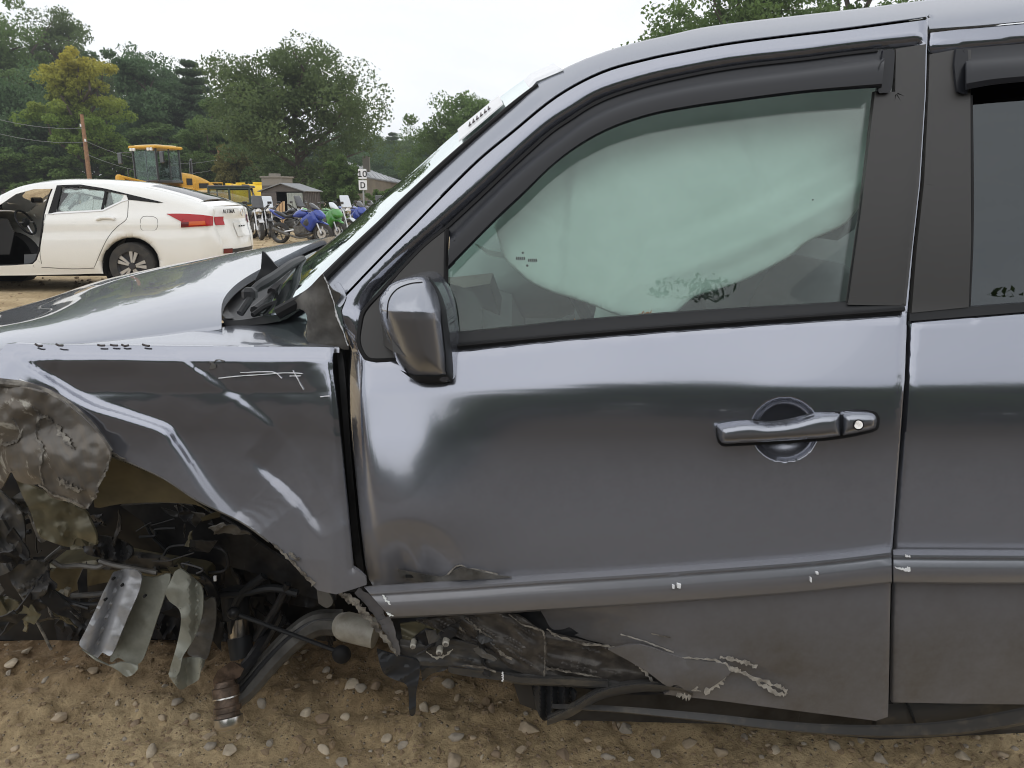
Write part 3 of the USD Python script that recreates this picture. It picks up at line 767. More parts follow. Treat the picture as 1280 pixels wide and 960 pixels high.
for x0 in (44, 70, 122, 138, 152, 178):      # chipped sealer along the top edge
    part('edge_chip', strip3([(x0, 430.5 + 0.8 * jr.uniform(-1, 1)), (x0 + 4, 432 + jr.uniform(-1, 1)), (x0 + 9, 431.5 + jr.uniform(-1, 1))], 0.0022, 0.008, 2, 5), M['print'], fender)

# scraped flap of bumper skin hanging under the arch, and the metal behind
SC = [(-30, 480, -.02), (30, 488, -.005), (80, 505, .005), (110, 535, .0), (139, 567, -.01), (120, 600, -.008), (100, 632, .015), (60, 618, .015), (20, 605, .03), (0, 600, .03), (-20, 640, .04), (40, 540, .012), (80, 565, -.012), (60, 530, .02), (20, 540, -.004), (100, 580, -.02), (40, 585, .0)]
sc0 = field(SC, 4, (-60, 440, 240, 700))
scoff = lambda px, py: sc0(px, py) + 0.030 * n2(px, py, 34, 5, 3) + 0.006 * n2(px, py, 9, 7)
flap = panel('bumper_flap', list(curve([(-20, 478), (0, 480), (37, 485), (75, 500), (112, 530), (138, 566), (130, 590), (122, 610), (112, 632), (104, 636), (88, 628), (70, 624), (60, 618), (52, 606), (36, 606), (20, 600), (14, 590), (8, 600), (0, 612), (-20, 615)], 3)), scoff, M['scraped'], step=4, smooth=40, thick=0.005, label='scraped brown piece of bumper skin')
fl = lambda d: (lambda px, py: scoff(px, py) + d)
for ln, w in (([(137, 570), (132, 590), (124, 604), (118, 622), (108, 635)], [3, 5, 4, 6, 5]), ([(40, 508), (48, 520), (44, 545), (52, 560), (50, 590), (54, 606)], [3, 6, 4, 8, 3, 3]), ([(70, 530), (78, 545), (88, 556), (92, 562)], [4, 14, 10, 3]), ([(70, 600), (84, 606), (96, 612), (106, 612)], [10, 12, 9, 3]),
              ([(0, 556), (14, 554), (24, 546), (28, 536)], [4, 7, 4, 2]), ([(48, 606), (66, 618), (86, 626), (104, 634)], [2, 5, 4, 6]), ([(14, 522), (20, 530), (26, 542)], [2, 3, 2]), ([(46, 518), (58, 522), (66, 528)], [3, 12, 3])):
    tear(flap, ln, w, fl(-0.004))
panel('arch_inner_panel', list(curve([(139, 572), (165, 582), (205, 600), (245, 627), (262, 640), (244, 631), (200, 628), (150, 630), (118, 634), (124, 606), (134, 588)], 3)), lambda px, py: 0.06 + 0.0011 * (py - 570) + 0.012 * n2(px, py, 30, 2), M['olive'], step=5, label='olive underside of the arch')
panel('arch_inner_panel', list(curve([(20, 600), (50, 612), (75, 625), (105, 638), (112, 650), (120, 668), (118, 680), (96, 672), (88, 684), (60, 676), (48, 668), (38, 640), (28, 620)], 3)), lambda px, py: 0.07 + 0.05 * n2(px, py, 22, 6), M['olive'], step=4)

# --- wheel house: liner wall deep inside, rails and junk
YW = lambda d: (lambda py: SIDE(py) + d)
def deep(name, poly, y, m, step=6, thick=0.01, parent=suv, amp=0.0, scale=30, seed=1, smooth=24, **kw):
    """A crumpled plate standing at distance y (a number or a function of px, py)."""
    o = (lambda px, py: (y(px, py) if callable(y) else y) + amp * (0.7 * crease(px, py, scale * 1.5, seed) + 0.3 * n2(px, py, scale * 1.6, seed)))
    return panel(name, poly, o, m, parent, step=step, thick=thick, smooth=smooth, base=lambda py: 0.0 * np.asarray(py, float), **kw)
house = deep('wheel_house', [(-40, 560), (120, 560), (250, 600), (340, 660), (480, 730), (480, 800), (300, 800), (-40, 800)], lambda px, py: 2.02 + 0.0006 * (px - 200), M['oily'], step=12, amp=0.10, scale=70, seed=4, thick=0.03)
deep('wheel_house_panel', list(curve([(150, 632), (230, 630), (290, 655), (340, 690), (400, 725), (420, 750), (380, 745), (330, 720), (250, 700), (205, 690), (190, 660)], 3)), lambda px, py: 1.78 + 0.0005 * (py - 640), M['darkmetal'], step=7, amp=0.05, scale=40, seed=8)
part('liner_pressing', tube(curve(W(np.array([205, 215, 250, 275, 284, 282, 260, 215]), np.array([694, 683, 682, 686, 696, 712, 716, 714]), 1.755), 5), 0.004, 6), M['darkmetal'], suv)
deep('frame_rail', list(curve([(60, 706), (85, 704), (130, 700), (170, 708), (215, 715), (250, 722), (250, 738), (200, 736), (150, 727), (110, 733), (66, 748), (58, 730)], 3)), lambda px, py: 1.70 + 0.0016 * np.abs(py - 712), M['olive'], step=5, amp=0.03, scale=25, seed=3, thick=0.08)
part('rail_flange', strip3([(66, 702), (78, 708), (100, 707), (122, 709), (134, 703)], 0.006, [0.235, 0.24]), M['greymetal'], suv)
part('rail_flange', strip3([(124, 701), (140, 706), (160, 710), (178, 713), (196, 716)], 0.006, [0.235, 0.23]), M['greymetal'], suv)
# crushed rail ends: an open channel pointing to the ground
def y_left(px, py):
    return 1.60 - 0.0005 * (py - 715)
horn = deep('crushed_rail', list(curve([(141, 716), (160, 712), (176, 718), (174, 738), (162, 766), (152, 790), (143, 812), (137, 820), (128, 816), (120, 824), (112, 816), (99, 806), (106, 790), (118, 765), (128, 742)], 3)), lambda px, py: y_left(px, py) + 0.03 * np.exp(-((px - (150 - (py - 720) * 0.33)) / 7) ** 2), M['rail_light'], step=4, amp=0.03, scale=16, seed=2, thick=0.005, label='torn pale channel of the front rail')
deep('channel_wall', list(curve([(174, 720), (192, 722), (213, 718), (206, 745), (196, 775), (186, 805), (176, 828), (162, 830), (148, 822), (140, 828), (138, 820), (152, 790), (166, 756)], 3)), lambda px, py: y_left(px, py) + 0.045, M['rail'], parent=horn, step=4, amp=0.015, scale=24, seed=5, thick=0.005)
deep('channel_lip', list(curve([(102, 812), (118, 822), (136, 832), (150, 828), (172, 832), (168, 842), (158, 846), (150, 840), (140, 834), (120, 826)], 2)), lambda px, py: y_left(px, py) + 0.02, M['rail'], parent=horn, step=4, amp=0.02, scale=12, seed=6, thick=0.004)
for (px, py) in ((181, 745), (155, 757), (132, 749), (153, 731), (142, 723)):
    c = W(px, py, y_left(px, py) - 0.002)
    part('bolt_hole', cyl(c + [0, -0.004, 0], c + [0, 0.004, 0], 0.0032, n=10), M['void'], horn)
horn2 = deep('crushed_rail', list(curve([(218, 715), (226, 712), (240, 722), (252, 735), (254, 752), (252, 772), (244, 795), (234, 812), (228, 822), (224, 840), (216, 848), (211, 842), (220, 810), (226, 780), (224, 762), (212, 752), (206, 742)], 3)), lambda px, py: 1.63 - 0.0004 * (py - 715) + 0.02 * np.exp(-((px - 246) / 6.0) ** 2), M['rail'], step=4, amp=0.035, scale=15, seed=12, thick=0.005, label='curled grey channel of the front rail')
deep('channel_wall', list(curve([(254, 752), (268, 748), (270, 775), (264, 805), (258, 824), (246, 822), (234, 816), (244, 795), (252, 772)], 3)), lambda px, py: 1.67, M['greymetal'], parent=horn2, step=4, amp=0.02, scale=18, seed=13, thick=0.005)
deep('channel_lip', list(curve([(228, 824), (240, 822), (256, 826), (250, 842), (248, 850), (234, 858), (224, 862), (210, 842), (218, 838)], 2)), lambda px, py: 1.60 + 0.02 * np.cos((px - 235) / 5.0), M['rail'], parent=horn2, step=3, amp=0.02, scale=12, seed=14, thick=0.004)
deep('bracket', list(curve([(236, 706), (250, 716), (266, 730), (274, 752), (270, 760), (262, 745), (250, 728), (232, 716)], 3)), 1.72, M['darkmetal'], step=4, amp=0.05, scale=14, seed=15)
# jumble of torn brackets, hoses and wiring at the far left
def shard(name, c, size, rng, m, parent=suv, long=2.2, amp=0.35):
    """A jagged scrap of crumpled sheet at the point c, turned any way."""
    k = int(rng.integers(7, 12))
    an = np.sort(rng.uniform(0, 2 * np.pi, k))
    r = size * rng.uniform(0.45, 1.0, k)
    q = np.stack([r * np.cos(an) * long ** 0.5, r * np.sin(an) / long ** 0.5], 1)
    P = Polygon(q).buffer(0)
    if P.geom_type != 'Polygon' or P.area < size * size * 0.1:
        return
    v, f, _ = fill(list(P.exterior.coords)[:-1], size / 7)
    z = amp * size * crease(v[:, 0] / size * 10, v[:, 1] / size * 10, 7.0, int(rng.integers(100)))
    w = np.stack([v[:, 0], z, v[:, 1]], 1)
    R = trimesh.transformations.euler_matrix(rng.uniform(-.7, .7), rng.uniform(0, 6.3), rng.uniform(-.8, .8))[:3, :3]
    part(name, shell(w @ R.T + c, f[:, ::-1], R @ np.array([0, 0.0025, 0])), M[m], parent, 22)
shr = np.random.default_rng(77)
for _ in range(64):
    px, py = shr.uniform(-15, 290), shr.uniform(635, 790)
    if 105 < px < 215 and py > 700:
        continue
    yy = shr.uniform(1.60, 1.90) if px > 70 else shr.uniform(1.54, 1.75)
    shard('torn_scrap', W(px, py, yy), shr.uniform(0.022, 0.06), shr, str(shr.choice(['oily', 'oily', 'oily', 'darkmetal', 'darkmetal', 'dusty_black', 'greymetal', 'olive'])), long=shr.uniform(1.2, 4.5))
for _ in range(34):
    px, py = shr.uniform(270, 420), shr.uniform(700, 800)
    shard('torn_scrap', W(px, py, shr.uniform(1.82, 1.98)), shr.uniform(0.03, 0.07), shr, str(shr.choice(['oily', 'oily', 'oily', 'darkmetal'])), long=shr.uniform(1.2, 4.5))
for _ in range(20):
    px, py = shr.uniform(-10, 380), shr.uniform(650, 780)
    d = shr.uniform(-1, 1, 2) * [60, 26]
    e = shr.uniform(-1, 1, (2, 2)) * [14, 10]
    yy = shr.uniform(1.60, 1.78) if px < 250 else shr.uniform(1.76, 1.9)
    c = curve([(px, py), (px + d[0] * .35 + e[0, 0], py + d[1] * .35 + e[0, 1]), (px + d[0] * .7 + e[1, 0], py + d[1] * .7 + e[1, 1]), (px + d[0], py + d[1])], 5)
    part('wire', tube(W(c[:, 0], np.minimum(c[:, 1], 792), yy), shr.uniform(0.0014, 0.004), 6), M[str(shr.choice(['oily', 'black', 'darkmetal']))], suv)
jk = np.random.default_rng(17)
junk = [([(34, 640), (42, 662), (50, 678), (60, 672), (52, 656)], 'greymetal', 1.56), ([(70, 648), (92, 656), (112, 668), (122, 680), (96, 682), (76, 676)], 'olive', 1.62), ([(-20, 600), (10, 622), (30, 650), (26, 700), (0, 720), (-30, 720)], 'dusty_black', 1.58),
        ([(20, 690), (40, 700), (60, 704), (58, 740), (40, 750), (22, 740), (10, 715)], 'dusty_black', 1.60), ([(-20, 740), (16, 750), (34, 760), (30, 768), (8, 770), (-20, 778)], 'olive', 1.62), ([(30, 720), (60, 735), (62, 755), (44, 765), (26, 750)], 'darkmetal', 1.66),
        ([(110, 668), (140, 672), (165, 684), (160, 700), (130, 698), (105, 690)], 'darkmetal', 1.68), ([(120, 700), (160, 690), (210, 698), (212, 716), (170, 712), (130, 712)], 'dusty_black', 1.69), ([(-20, 780), (40, 775), (110, 770), (150, 770), (150, 800), (60, 800), (-20, 800)], 'darkmetal', 1.95),
        ([(10, 625), (30, 615), (34, 640), (20, 652)], 'greymetal', 1.60), ([(150, 745), (240, 738), (300, 760), (360, 775), (340, 800), (220, 800), (160, 790)], 'darkmetal', 1.98), ([(16, 660), (36, 690), (30, 700), (8, 676)], 'darkmetal', 1.56), ([(240, 650), (330, 690), (400, 730), (390, 760), (300, 730)], 'darkmetal', 1.9)]
for i, (pl, m, y) in enumerate(junk):
    deep('torn_bracket', list(curve(pl + [pl[0]], 4))[:-1], y, M[m], step=4, amp=0.09, scale=17, seed=30 + i, thick=0.004)
for pts, r, m in (([(15, 690), (30, 705), (50, 707), (62, 697), (78, 684)], .006, 'greymetal'), ([(0, 690), (20, 672), (38, 664)], .005, 'black'), ([(48, 674), (70, 672), (90, 670)], .005, 'greymetal'), ([(60, 735), (90, 752), (120, 755), (150, 748)], .005, 'black'), ([(90, 745), (130, 742), (165, 735)], .007, 'dusty_black'),
                  ([(180, 650), (190, 670), (202, 682), (210, 690)], .004, 'black'), ([(250, 745), (300, 742), (340, 735), (372, 742)], .010, 'black'), ([(330, 720), (300, 745), (290, 780), (296, 800)], .011, 'black'), ([(360, 730), (345, 760), (320, 800)], .010, 'darkmetal'), ([(0, 756), (10, 748), (20, 760), (36, 752)], .006, 'olive')):
    c = curve([tuple(p) for p in pts], 5)
    part('hose', tube(W(c[:, 0], c[:, 1], 1.63 if pts[0][0] < 150 else 1.78), r, 8), M[m], suv)
part('cable', tube(curve(W(np.array([25, 38, 52, 64]), np.array([741, 762, 788, 812]), 1.60), 4), 0.0032, 6), M['torn'], suv, label='thin pale cable reaching the ground')
c0 = W(78, 742, 1.72)
part('hose_clip', cat([box(c0, (0.016, 0.016, 0.014)), box(c0 + [0.012, 0, 0.004], (0.012, 0.012, 0.022), ry=20)]), M['whiteplastic'], suv)

# --- steering and suspension left without its wheel
arm_pts = curve([W(428, 778, 1.80), W(395, 780, 1.79), W(365, 800, 1.76), W(335, 830, 1.70), W(308, 862, 1.63), W(288, 880, 1.585)], 6)
arm = part('control_arm', tube(arm_pts, np.interp(np.linspace(0, 1, len(arm_pts)), [0, .2, .5, .8, 1], [0.034, 0.034, 0.030, 0.026, 0.02]), 10), M['greymetal'], suv, label='bent lower control arm resting on the dirt')
part('arm_rib', tube(arm_pts + [0, -0.02, 0.018], 0.007, 6), M['darkmetal'], arm)
part('control_arm', tube(curve([W(345, 772, 1.88), W(330, 800, 1.78), W(312, 828, 1.68), W(290, 852, 1.60)], 6), [0.016] * 19, 8), M['darkmetal'], suv)
bj_t, bj_b = W(281, 852, 1.565), W(287, 912, 1.52)
ax = (bj_b - bj_t); L = np.linalg.norm(ax); ax /= L
bj = part('ball_joint', tube([bj_t + ax * L * t for t in (0, .1, .12, .3, .32, .5, .52, .62, .64, .72)], [.020, .024, .030, .030, .026, .026, .031, .031, .026, .028], 18), M['rust'], suv, label='rusty ball joint with bright worn cap')
part('worn_cap', tube([bj_t + ax * L * t for t in (.72, .74, .88, .95, 1.0)], [.029, .032, .032, .028, .018], 18), M['chrome'], bj)
part('clamp_ring', tube([bj_t + ax * L * t for t in (.31, .34)], [.0305, .0305], 18), M['chrome'], bj)
part('knuckle_stub', hull(W(np.array([268, 300, 305, 290, 272, 266]), np.array([862, 846, 836, 826, 838, 850]), 1.585), W(np.array([270, 300, 300, 274]), np.array([862, 846, 830, 840]), 1.62)), M['rust'], bj, label=None)
rod = part('tie_rod', tube([W(292, 766, 1.72), W(430, 817, 1.71)], 0.0055, 8), M['black'], suv)
part('bush', hull(trimesh.creation.icosphere(2, 0.024).vertices * [1.0, .8, 1] + W(427, 818, 1.71)), M['rubber'], rod)
part('bush', hull(trimesh.creation.icosphere(2, 0.016).vertices + W(292, 766, 1.72)), M['darkmetal'], rod)
part('damper', tube([W(296, 770, 1.80), W(299, 796, 1.79)], 0.026, n=16), M['chrome'], suv, label='short bright damper shaft')
part('damper', tube([W(292, 735, 1.82), W(296, 772, 1.80)], 0.034, n=16), M['black'], suv)
part('damper', tube([W(299, 796, 1.79), W(303, 822, 1.77)], 0.03, n=16), M['black'], suv)
part('tube_end', tube([W(430, 783, 1.72), W(432, 783, 1.715), W(470, 792, 1.70)], [.034, .036, .036], 22), M['whiteplastic'], suv, label='off white plastic tube end')
part('link_tab', sheet(list(curve([(396, 738), (402, 733), (412, 742), (416, 754), (408, 760), (398, 754)], 3)), 0.08, SIDE, 3, 0.006), M['greymetal'], suv)
part('small_clip', box(W(269, 723, 1.70), (0.006, 0.006, 0.012)), M['sticker'], suv)
# --- front door
front_edge = curve([(438, 440), (436, 480), (438, 530), (444, 590), (450, 650), (456, 700), (461, 724)], 5)
hole = [(447, 428), (448, 408), (452, 388), (470, 365), (510, 325), (557, 284)] + list(curve([(557, 284), (600, 245), (640, 207), (687, 165), (720, 143), (752, 124), (809, 105.5), (865, 93), (921, 83), (1000, 74), (1070, 65), (1146, 57)], 4)) + \
    [(1146, 70), (1143, 140), (1136, 260), (1126, 386), (1125, 394), (980, 403.5), (830, 414), (690, 425.5), (560, 439.5), (500, 449), (470, 451), (459, 447), (451, 440)]
door_right = [(1160, 23.5), (1159, 53), (1157, 120), (1150, 230), (1141, 310), (1134, 390), (1131, 470), (1126, 540), (1120, 620), (1115, 690), (1113, 740), (1112, 800), (1111, 860), (1110, 896)]
door_bottom = [(1095, 901), (1000, 889), (900, 876), (830, 868)]
tear_line = list(curve([(830, 868), (842, 860), (850, 848), (836, 838), (812, 832), (790, 816), (760, 806), (735, 800), (712, 792), (690, 786), (681, 772)], 4))
door_poly = [tuple(p) for p in gap] + door_right + door_bottom + tear_line + [(676, 764), (600, 768), (520, 772), (490, 772), (474, 745)] + list(front_edge[::-1]) + [(430, 410), (426, 388)]
_dp = Polygon(door_poly).buffer(0).difference(LineString(list(gap)).buffer(1.4))
_dp = max(_dp.geoms, key=lambda g: g.area) if _dp.geom_type != 'Polygon' else _dp
door_poly = list(_dp.exterior.coords)[:-1]
hole_line = Polygon(hole).exterior
front_line = LineString([(432, 369), (427, 388), (431, 412)] + [tuple(p) for p in front_edge])
right_line = LineString(door_right)
RX, RY, RW, RH = 981, 537, 41, 39
def door_off(px, py):
    p = shapely.points(np.stack([px, py], 1))
    dh, df, dr = shapely.distance(p, hole_line), shapely.distance(p, front_line), shapely.distance(p, right_line)
    o = np.zeros(len(px))
    up = np.clip((395 - py) / 30, 0, 1)
    o += up * 0.020 * np.clip(1 - dh / 17, 0, 1) ** 1.7                 # the frame turns in towards the glass
    o += (1 - up) * 0.004 * np.clip(1 - dh / 6, 0, 1) ** 2
    o += 0.045 * np.clip(1 - df / 26, 0, 1) ** 2.0 * np.clip((py - 395) / 40, 0, 1)   # front edge folded in
    o += 0.006 * np.clip(1 - dr / 5, 0, 1) ** 2
    # dents behind the front fender
    o += 0.066 * np.clip(1 - np.hypot((px - 508) / 78, (py - 728) / 80), 0, 1) ** 1.1 - 0.022 * np.clip(1 - np.abs(px - 524 - (py - 712) * 0.4) / 14, 0, 1) * np.clip((py - 668) / 40, 0, 1) * np.clip((735 - py) / 20, 0, 1)
    o -= 0.009 * G(px, py, 530, 655, 70, 40)
    o -= 0.033 * G(px, py, 500, 622, 88, 88)
    o += 0.004 * G(px, py, 466, 655, 22, 60)
    o -= 0.004 * G(px, py, 575, 722, 26, 14)
    o += 0.004 * G(px, py, 630, 725, 60, 16)
    o += 0.0030 * G(px, py, 800, 600, 150, 70)
    # pushed in under the moulding, where the sill was torn open
    low = np.clip((py - 745) / 30, 0, 1)
    o += low * 0.030 * np.clip((800 - px) / 120, 0, 1)
    o += low * (0.022 * G(px, py, 740, 790, 70, 30) - 0.016 * G(px, py, 850, 845, 60, 22) + 0.012 * G(px, py, 930, 845, 60, 12) + 0.010 * n2(px, py, 26, 4) * np.clip((960 - px) / 160, 0, 1) * np.clip((py - 775) / 40, 0, 1))
    o += 0.0016 * n2(px, py, 150, 12, 2)
    # finger bowl behind the handle
    r2 = ((px - RX) / RW) ** 2 + ((py - RY) / RH) ** 2
    o += 0.030 * np.sqrt(np.clip(1 - r2, 0, 1))
    return o
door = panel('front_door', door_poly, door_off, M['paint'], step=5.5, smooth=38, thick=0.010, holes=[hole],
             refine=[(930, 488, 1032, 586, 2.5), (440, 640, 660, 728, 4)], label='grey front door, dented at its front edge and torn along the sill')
dof = lambda d: (lambda px, py: door_off(px, py) + d)
# black cavity behind the gap between fender and door
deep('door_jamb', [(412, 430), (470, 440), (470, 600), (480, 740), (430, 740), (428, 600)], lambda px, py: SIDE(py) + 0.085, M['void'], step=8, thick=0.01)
panel('hinge_pillar', list(curve([(421, 440), (428, 440), (434, 500), (440, 580), (448, 660), (455, 716), (450, 716), (442, 690), (436, 620), (428, 520)], 3)), 0.060, M['darkmetal'], step=5, thick=0.02)

# window furniture
def off_between(lo, hi):
    return lo
glass_poly = [(556, 422), (560, 330), (617, 258), (676, 205), (752, 140), (809, 122), (921, 98), (1097, 84), (1095, 121), (1078, 261), (1060, 382), (830, 397), (700, 409)]
part('window_glass', sheet(glass_poly, 0.024, SIDE, 14, 0.004), M['glass'], door, 60)
def trim_off(px, py):
    return 0.014 + 0.0 * px
topline = curve([(557, 285), (600, 245.5), (640, 208), (687, 166), (720, 144), (752, 125), (809, 106.5), (865, 94), (921, 84), (1000, 75), (1070, 66), (1117, 61)], 4)
ridge = curve([(562, 297), (610, 249), (653, 209), (699, 173), (744, 143), (794, 123), (857, 108), (921, 97.5), (1000, 87), (1060, 79), (1106, 72.5)], 4)
lower = curve([(560, 337), (617, 279), (652, 246), (699, 201), (752, 167), (809, 146), (865, 135), (921, 127), (1000, 117), (1060, 112), (1102, 109)], 4)
nn_ = 50
tl, rd, lw = resample(topline, nn_), resample(ridge, nn_), resample(lower, nn_)
vis = door
visor = part('window_visor', loft([S(tl[:, 0], tl[:, 1], 0.010), S(rd[:, 0], rd[:, 1], 0.004), S(*(rd * .85 + lw * .15).T, -0.016), S(*(rd * .5 + lw * .5).T, -0.026), S(*(rd * .12 + lw * .88).T, -0.027), S(lw[:, 0], lw[:, 1], -0.020)], thick=(0, 0.004, 0)), M['visor'], door, 40)
e0, e1, e2 = S(*tl[-1], 0.010), S(*rd[-1], 0.004), S(*lw[-1], -0.020)
panel('visor_end_flange', list(curve([(1104, 63), (1112, 61), (1117, 62), (1118.5, 68), (1117, 90), (1115, 108), (1112, 115), (1104, 116), (1098, 114), (1100, 90)], 3)), -0.006, M['visor'], door, step=4, thick=0.008)
part('visor_end_cap', hull(S(np.array([1103, 1106, 1098, 1102, 1104]), np.array([72, 73, 109, 110, 90]), -0.005), S(np.array([1100, 1096, 1098]), np.array([78, 104, 90]), -0.024)), M['visor'], door)
front_cap = hull(S(np.array([563, 561, 571, 569]), np.array([297, 337, 292, 329]), 0.012), S(np.array([568, 566]), np.array([300, 325]), -0.020))
part('visor_end_cap', front_cap, M['visor'], door)
part('window_trim', strip3(list((topline + [0.5, 1.0])[::3]), 0.006, 0.012), M['rubber'], door)
# black weatherstrip along the foot of the window
panel('weatherstrip', [(553, 418), (620, 411), (700, 402.5), (830, 391.5), (950, 384), (1062, 377.5), (1130, 379), (1133, 392.5), (1000, 401.5), (830, 413.5), (690, 425.5), (560, 439.5), (553, 440)], lambda px, py: 0.008 - 0.006 * np.exp(-((py - (438 - (px - 560) * 0.079) + 9) / 7.0) ** 2), M['black'], door, step=4, thick=0.014)
part('weatherstrip', tube(S(*curve([(556, 434), (690, 421), (830, 409), (980, 398), (1130, 387.5)], 5).T, -0.0035), 0.0035, 6), M['rubber'], door)
panel('pillar_applique', [(1094, 114), (1119, 115), (1120, 61), (1157.5, 55), (1156, 120), (1149, 230), (1140, 310), (1132.5, 382), (1060, 381), (1062, 370), (1077, 261)], lambda px, py: 0.002 + 0.004 * np.clip(1 - np.abs(px - np.interp(py, [55, 120, 230, 310, 385], [1157, 1156, 1149, 1140, 1133])) / 5, 0, 1), M['applique'], door, step=8, thick=0.014, smooth=8)
part('window_seal', strip3([(1096, 116), (1087, 190), (1077.5, 262), (1061, 379)], 0.005, 0.008), M['rubber'], door)
# mirror: sail plate, housing, rim
sail = list(curve([(557.5, 285), (530, 309), (500, 341), (477, 368), (458, 390), (453, 408), (451, 426), (456, 441), (464, 449)], 3)) + [(470, 450), (500, 448), (557, 440), (557, 360), (556, 310)]
panel('mirror_sail', sail, lambda px, py: 0.000 + 0 * px, M['applique'], door, step=6, thick=0.016)
part('sail_border', strip3([(557, 286), (530, 308), (500, 339), (477, 365), (456, 388), (450.5, 408), (449, 427), (454, 441), (464, 449.5), (500, 449)], 0.0055, 0.004, 4), M['rubber'], door)
part('sail_divider', strip3([(558, 287), (557, 340), (557, 438)], 0.006, 0.004), M['rubber'], door)
mir = curve([(480, 364), (488, 355), (503, 348), (524, 343.5), (537, 347), (548, 362), (556, 382), (560, 408), (563, 430), (565.5, 452), (565.5, 474), (558, 478), (547, 479), (524, 477), (510, 469), (496, 452), (488, 432), (480, 412), (474, 390), (474, 374), (480, 364)], 4)[:-1]
MP = Polygon(mir)
def mirror_off(px, py):
    d = shapely.distance(shapely.points(np.stack([px, py], 1)), MP.boundary)
    k = np.clip(d / 46, 0, 1)
    o = -0.085 - 0.062 * np.sqrt(1 - (1 - k) ** 2) + (SIDE(412.0) - SIDE(py))
    o += 0.00022 * np.clip(py - 400, 0, 99)       # leans out towards the bottom
    o += 0.0011 * np.clip(388 - py, 0, 99) + 0.00025 * np.clip(px - 530, 0, 99)
    return o
mhouse = panel('mirror_housing', list(mir), mirror_off, M['paint_clean'], door, step=3, thick=0.01, smooth=60, push=(0.012, 0.085, 0))
rimc = curve([(537, 346), (548, 361), (556.5, 382), (560.5, 408), (563.5, 430), (566, 452), (566, 474), (558, 478), (547, 479.5), (524, 478), (510, 470)], 4)
mo = mirror_off(rimc[:, 0], rimc[:, 1])
outer_r = rimc + 0.0
inn = rimc + np.stack([np.interp(rimc[:, 1], [340, 400, 470, 480], [-2, -7, -9, -4]), np.interp(rimc[:, 1], [400, 440, 480], [0, -1, -9])], 1)
r0 = S(outer_r[:, 0], outer_r[:, 1], mo + 0.03); r1 = S(outer_r[:, 0], outer_r[:, 1], mo - 0.004); r2 = S(inn[:, 0], inn[:, 1], mirror_off(inn[:, 0], inn[:, 1]) - 0.0035)
part('mirror_rim', loft([r0, r1, r2], thick=(-0.002, 0.004, 0)), M['black'], door, 50)
part('mirror_foot', hull(S(np.array([474, 500, 505, 480]), np.array([378, 372, 440, 432]), -0.002), S(np.array([484, 520, 520, 492]), np.array([390, 380, 450, 440]), -0.10)), M['applique'], door)
part('mirror_seam', tube(S(*curve([(484, 398), (486, 376), (496, 362), (512, 355), (528, 353)], 5).T, mirror_off(*curve([(484, 398), (486, 376), (496, 362), (512, 355), (528, 353)], 5).T) + 0.0005), 0.0016, 6), M['rubber'], door)

# handle
def bar(poly, depth0, bulge, name, m, parent, b=11, step=2.6, thick=0.02):
    P = Polygon(poly)
    def o(px, py):
        d = shapely.distance(shapely.points(np.stack([px, py], 1)), P.boundary)
        k = np.clip(d / b, 0, 1)
        return depth0 - bulge * np.sqrt(1 - (1 - k) ** 2)
    return panel(name, poly, o, m, parent, step=step, thick=thick, smooth=60)
hp = list(curve([(899, 545), (899, 536), (906, 532), (937, 528), (960, 530), (990, 527), (1024, 518.5), (1050, 517.5)], 4)) + list(curve([(1051, 545), (1030, 548), (1000, 550), (970, 552), (930, 554), (906, 555), (900, 551)], 4))
handle = bar(hp, -0.014, 0.020, 'door_handle', M['paint_clean'], door)
lp = list(curve([(1053, 517), (1070, 515), (1090, 516.5), (1096, 522), (1096, 530), (1093, 536), (1075, 541), (1053, 545)], 4))
lockcap = bar(lp, -0.012, 0.020, 'lock_cap', M['paint_clean'], door)
part('key_lock', cyl(S(1073, 531, -0.020), S(1073, 531, -0.0345), 0.0078, n=18), M['chrome'], door)
part('key_lock', tube(S(1073 + 6.2 * np.cos(np.linspace(0, 2 * np.pi, 20)), 531 + 6.2 * np.sin(np.linspace(0, 2 * np.pi, 20)), -0.0325), 0.0013, 6), M['rubber'], door)
hb = Polygon(hp).union(Polygon(lp)).buffer(3.2).simplify(0.4)
panel('handle_gasket', list(hb.exterior.coords)[:-1], lambda px, py: np.minimum(door_off(px, py), 0.002) - 0.003, M['rubber'], door, step=4, thick=0.003)

# mouldings: chamfer on top, groove, face, tucked under
def moulding(name, top, bot, parent, n=40, endpush=0.0):
    T, B = resample(top, n), resample(bot, n)
    sec = [(0.0, 0.002), (0.03, -0.008), (0.16, -0.0205), (0.22, -0.0215), (0.27, -0.0185), (0.33, -0.0195), (0.50, -0.0250), (0.62, -0.0265), (0.80, -0.0245), (0.95, -0.0180), (1.0, -0.004), (1.0, 0.004)]
    rows = [S(*(T * (1 - t) + B * t).T, o) for t, o in sec]
    return part(name, loft(rows, thick=(0, 0.004, 0)), M['moulding'], parent, 24)
mt = curve([(455, 734), (560, 727), (640, 721), (800, 710.5), (900, 703.5), (1000, 696), (1060, 690), (1114, 683)], 5)
mb = curve([(489, 773), (560, 770), (640, 766), (800, 756), (900, 749), (1000, 741), (1060, 735), (1115, 729)], 5)
mould = moulding('side_moulding', mt, mb, door)
mo_ = lambda t: -0.029
for (px, py, w, h) in ((842, 734, 3, 5), (849, 733, 5, 6), (1014, 725, 2, 7), (1022, 717, 3, 3)):
    panel('paint_chip', [(px - w / 2, py - h / 2), (px + w / 2, py - h / 3), (px + w / 3, py + h / 2), (px - w / 2, py + h / 3)], -0.030, M['sticker'], mould, step=2, thick=0.006)
tear(mould, [(478, 744), (484, 752), (489, 757)], [3, 5, 2], -0.026, M['airbag'], 'paint_chip')
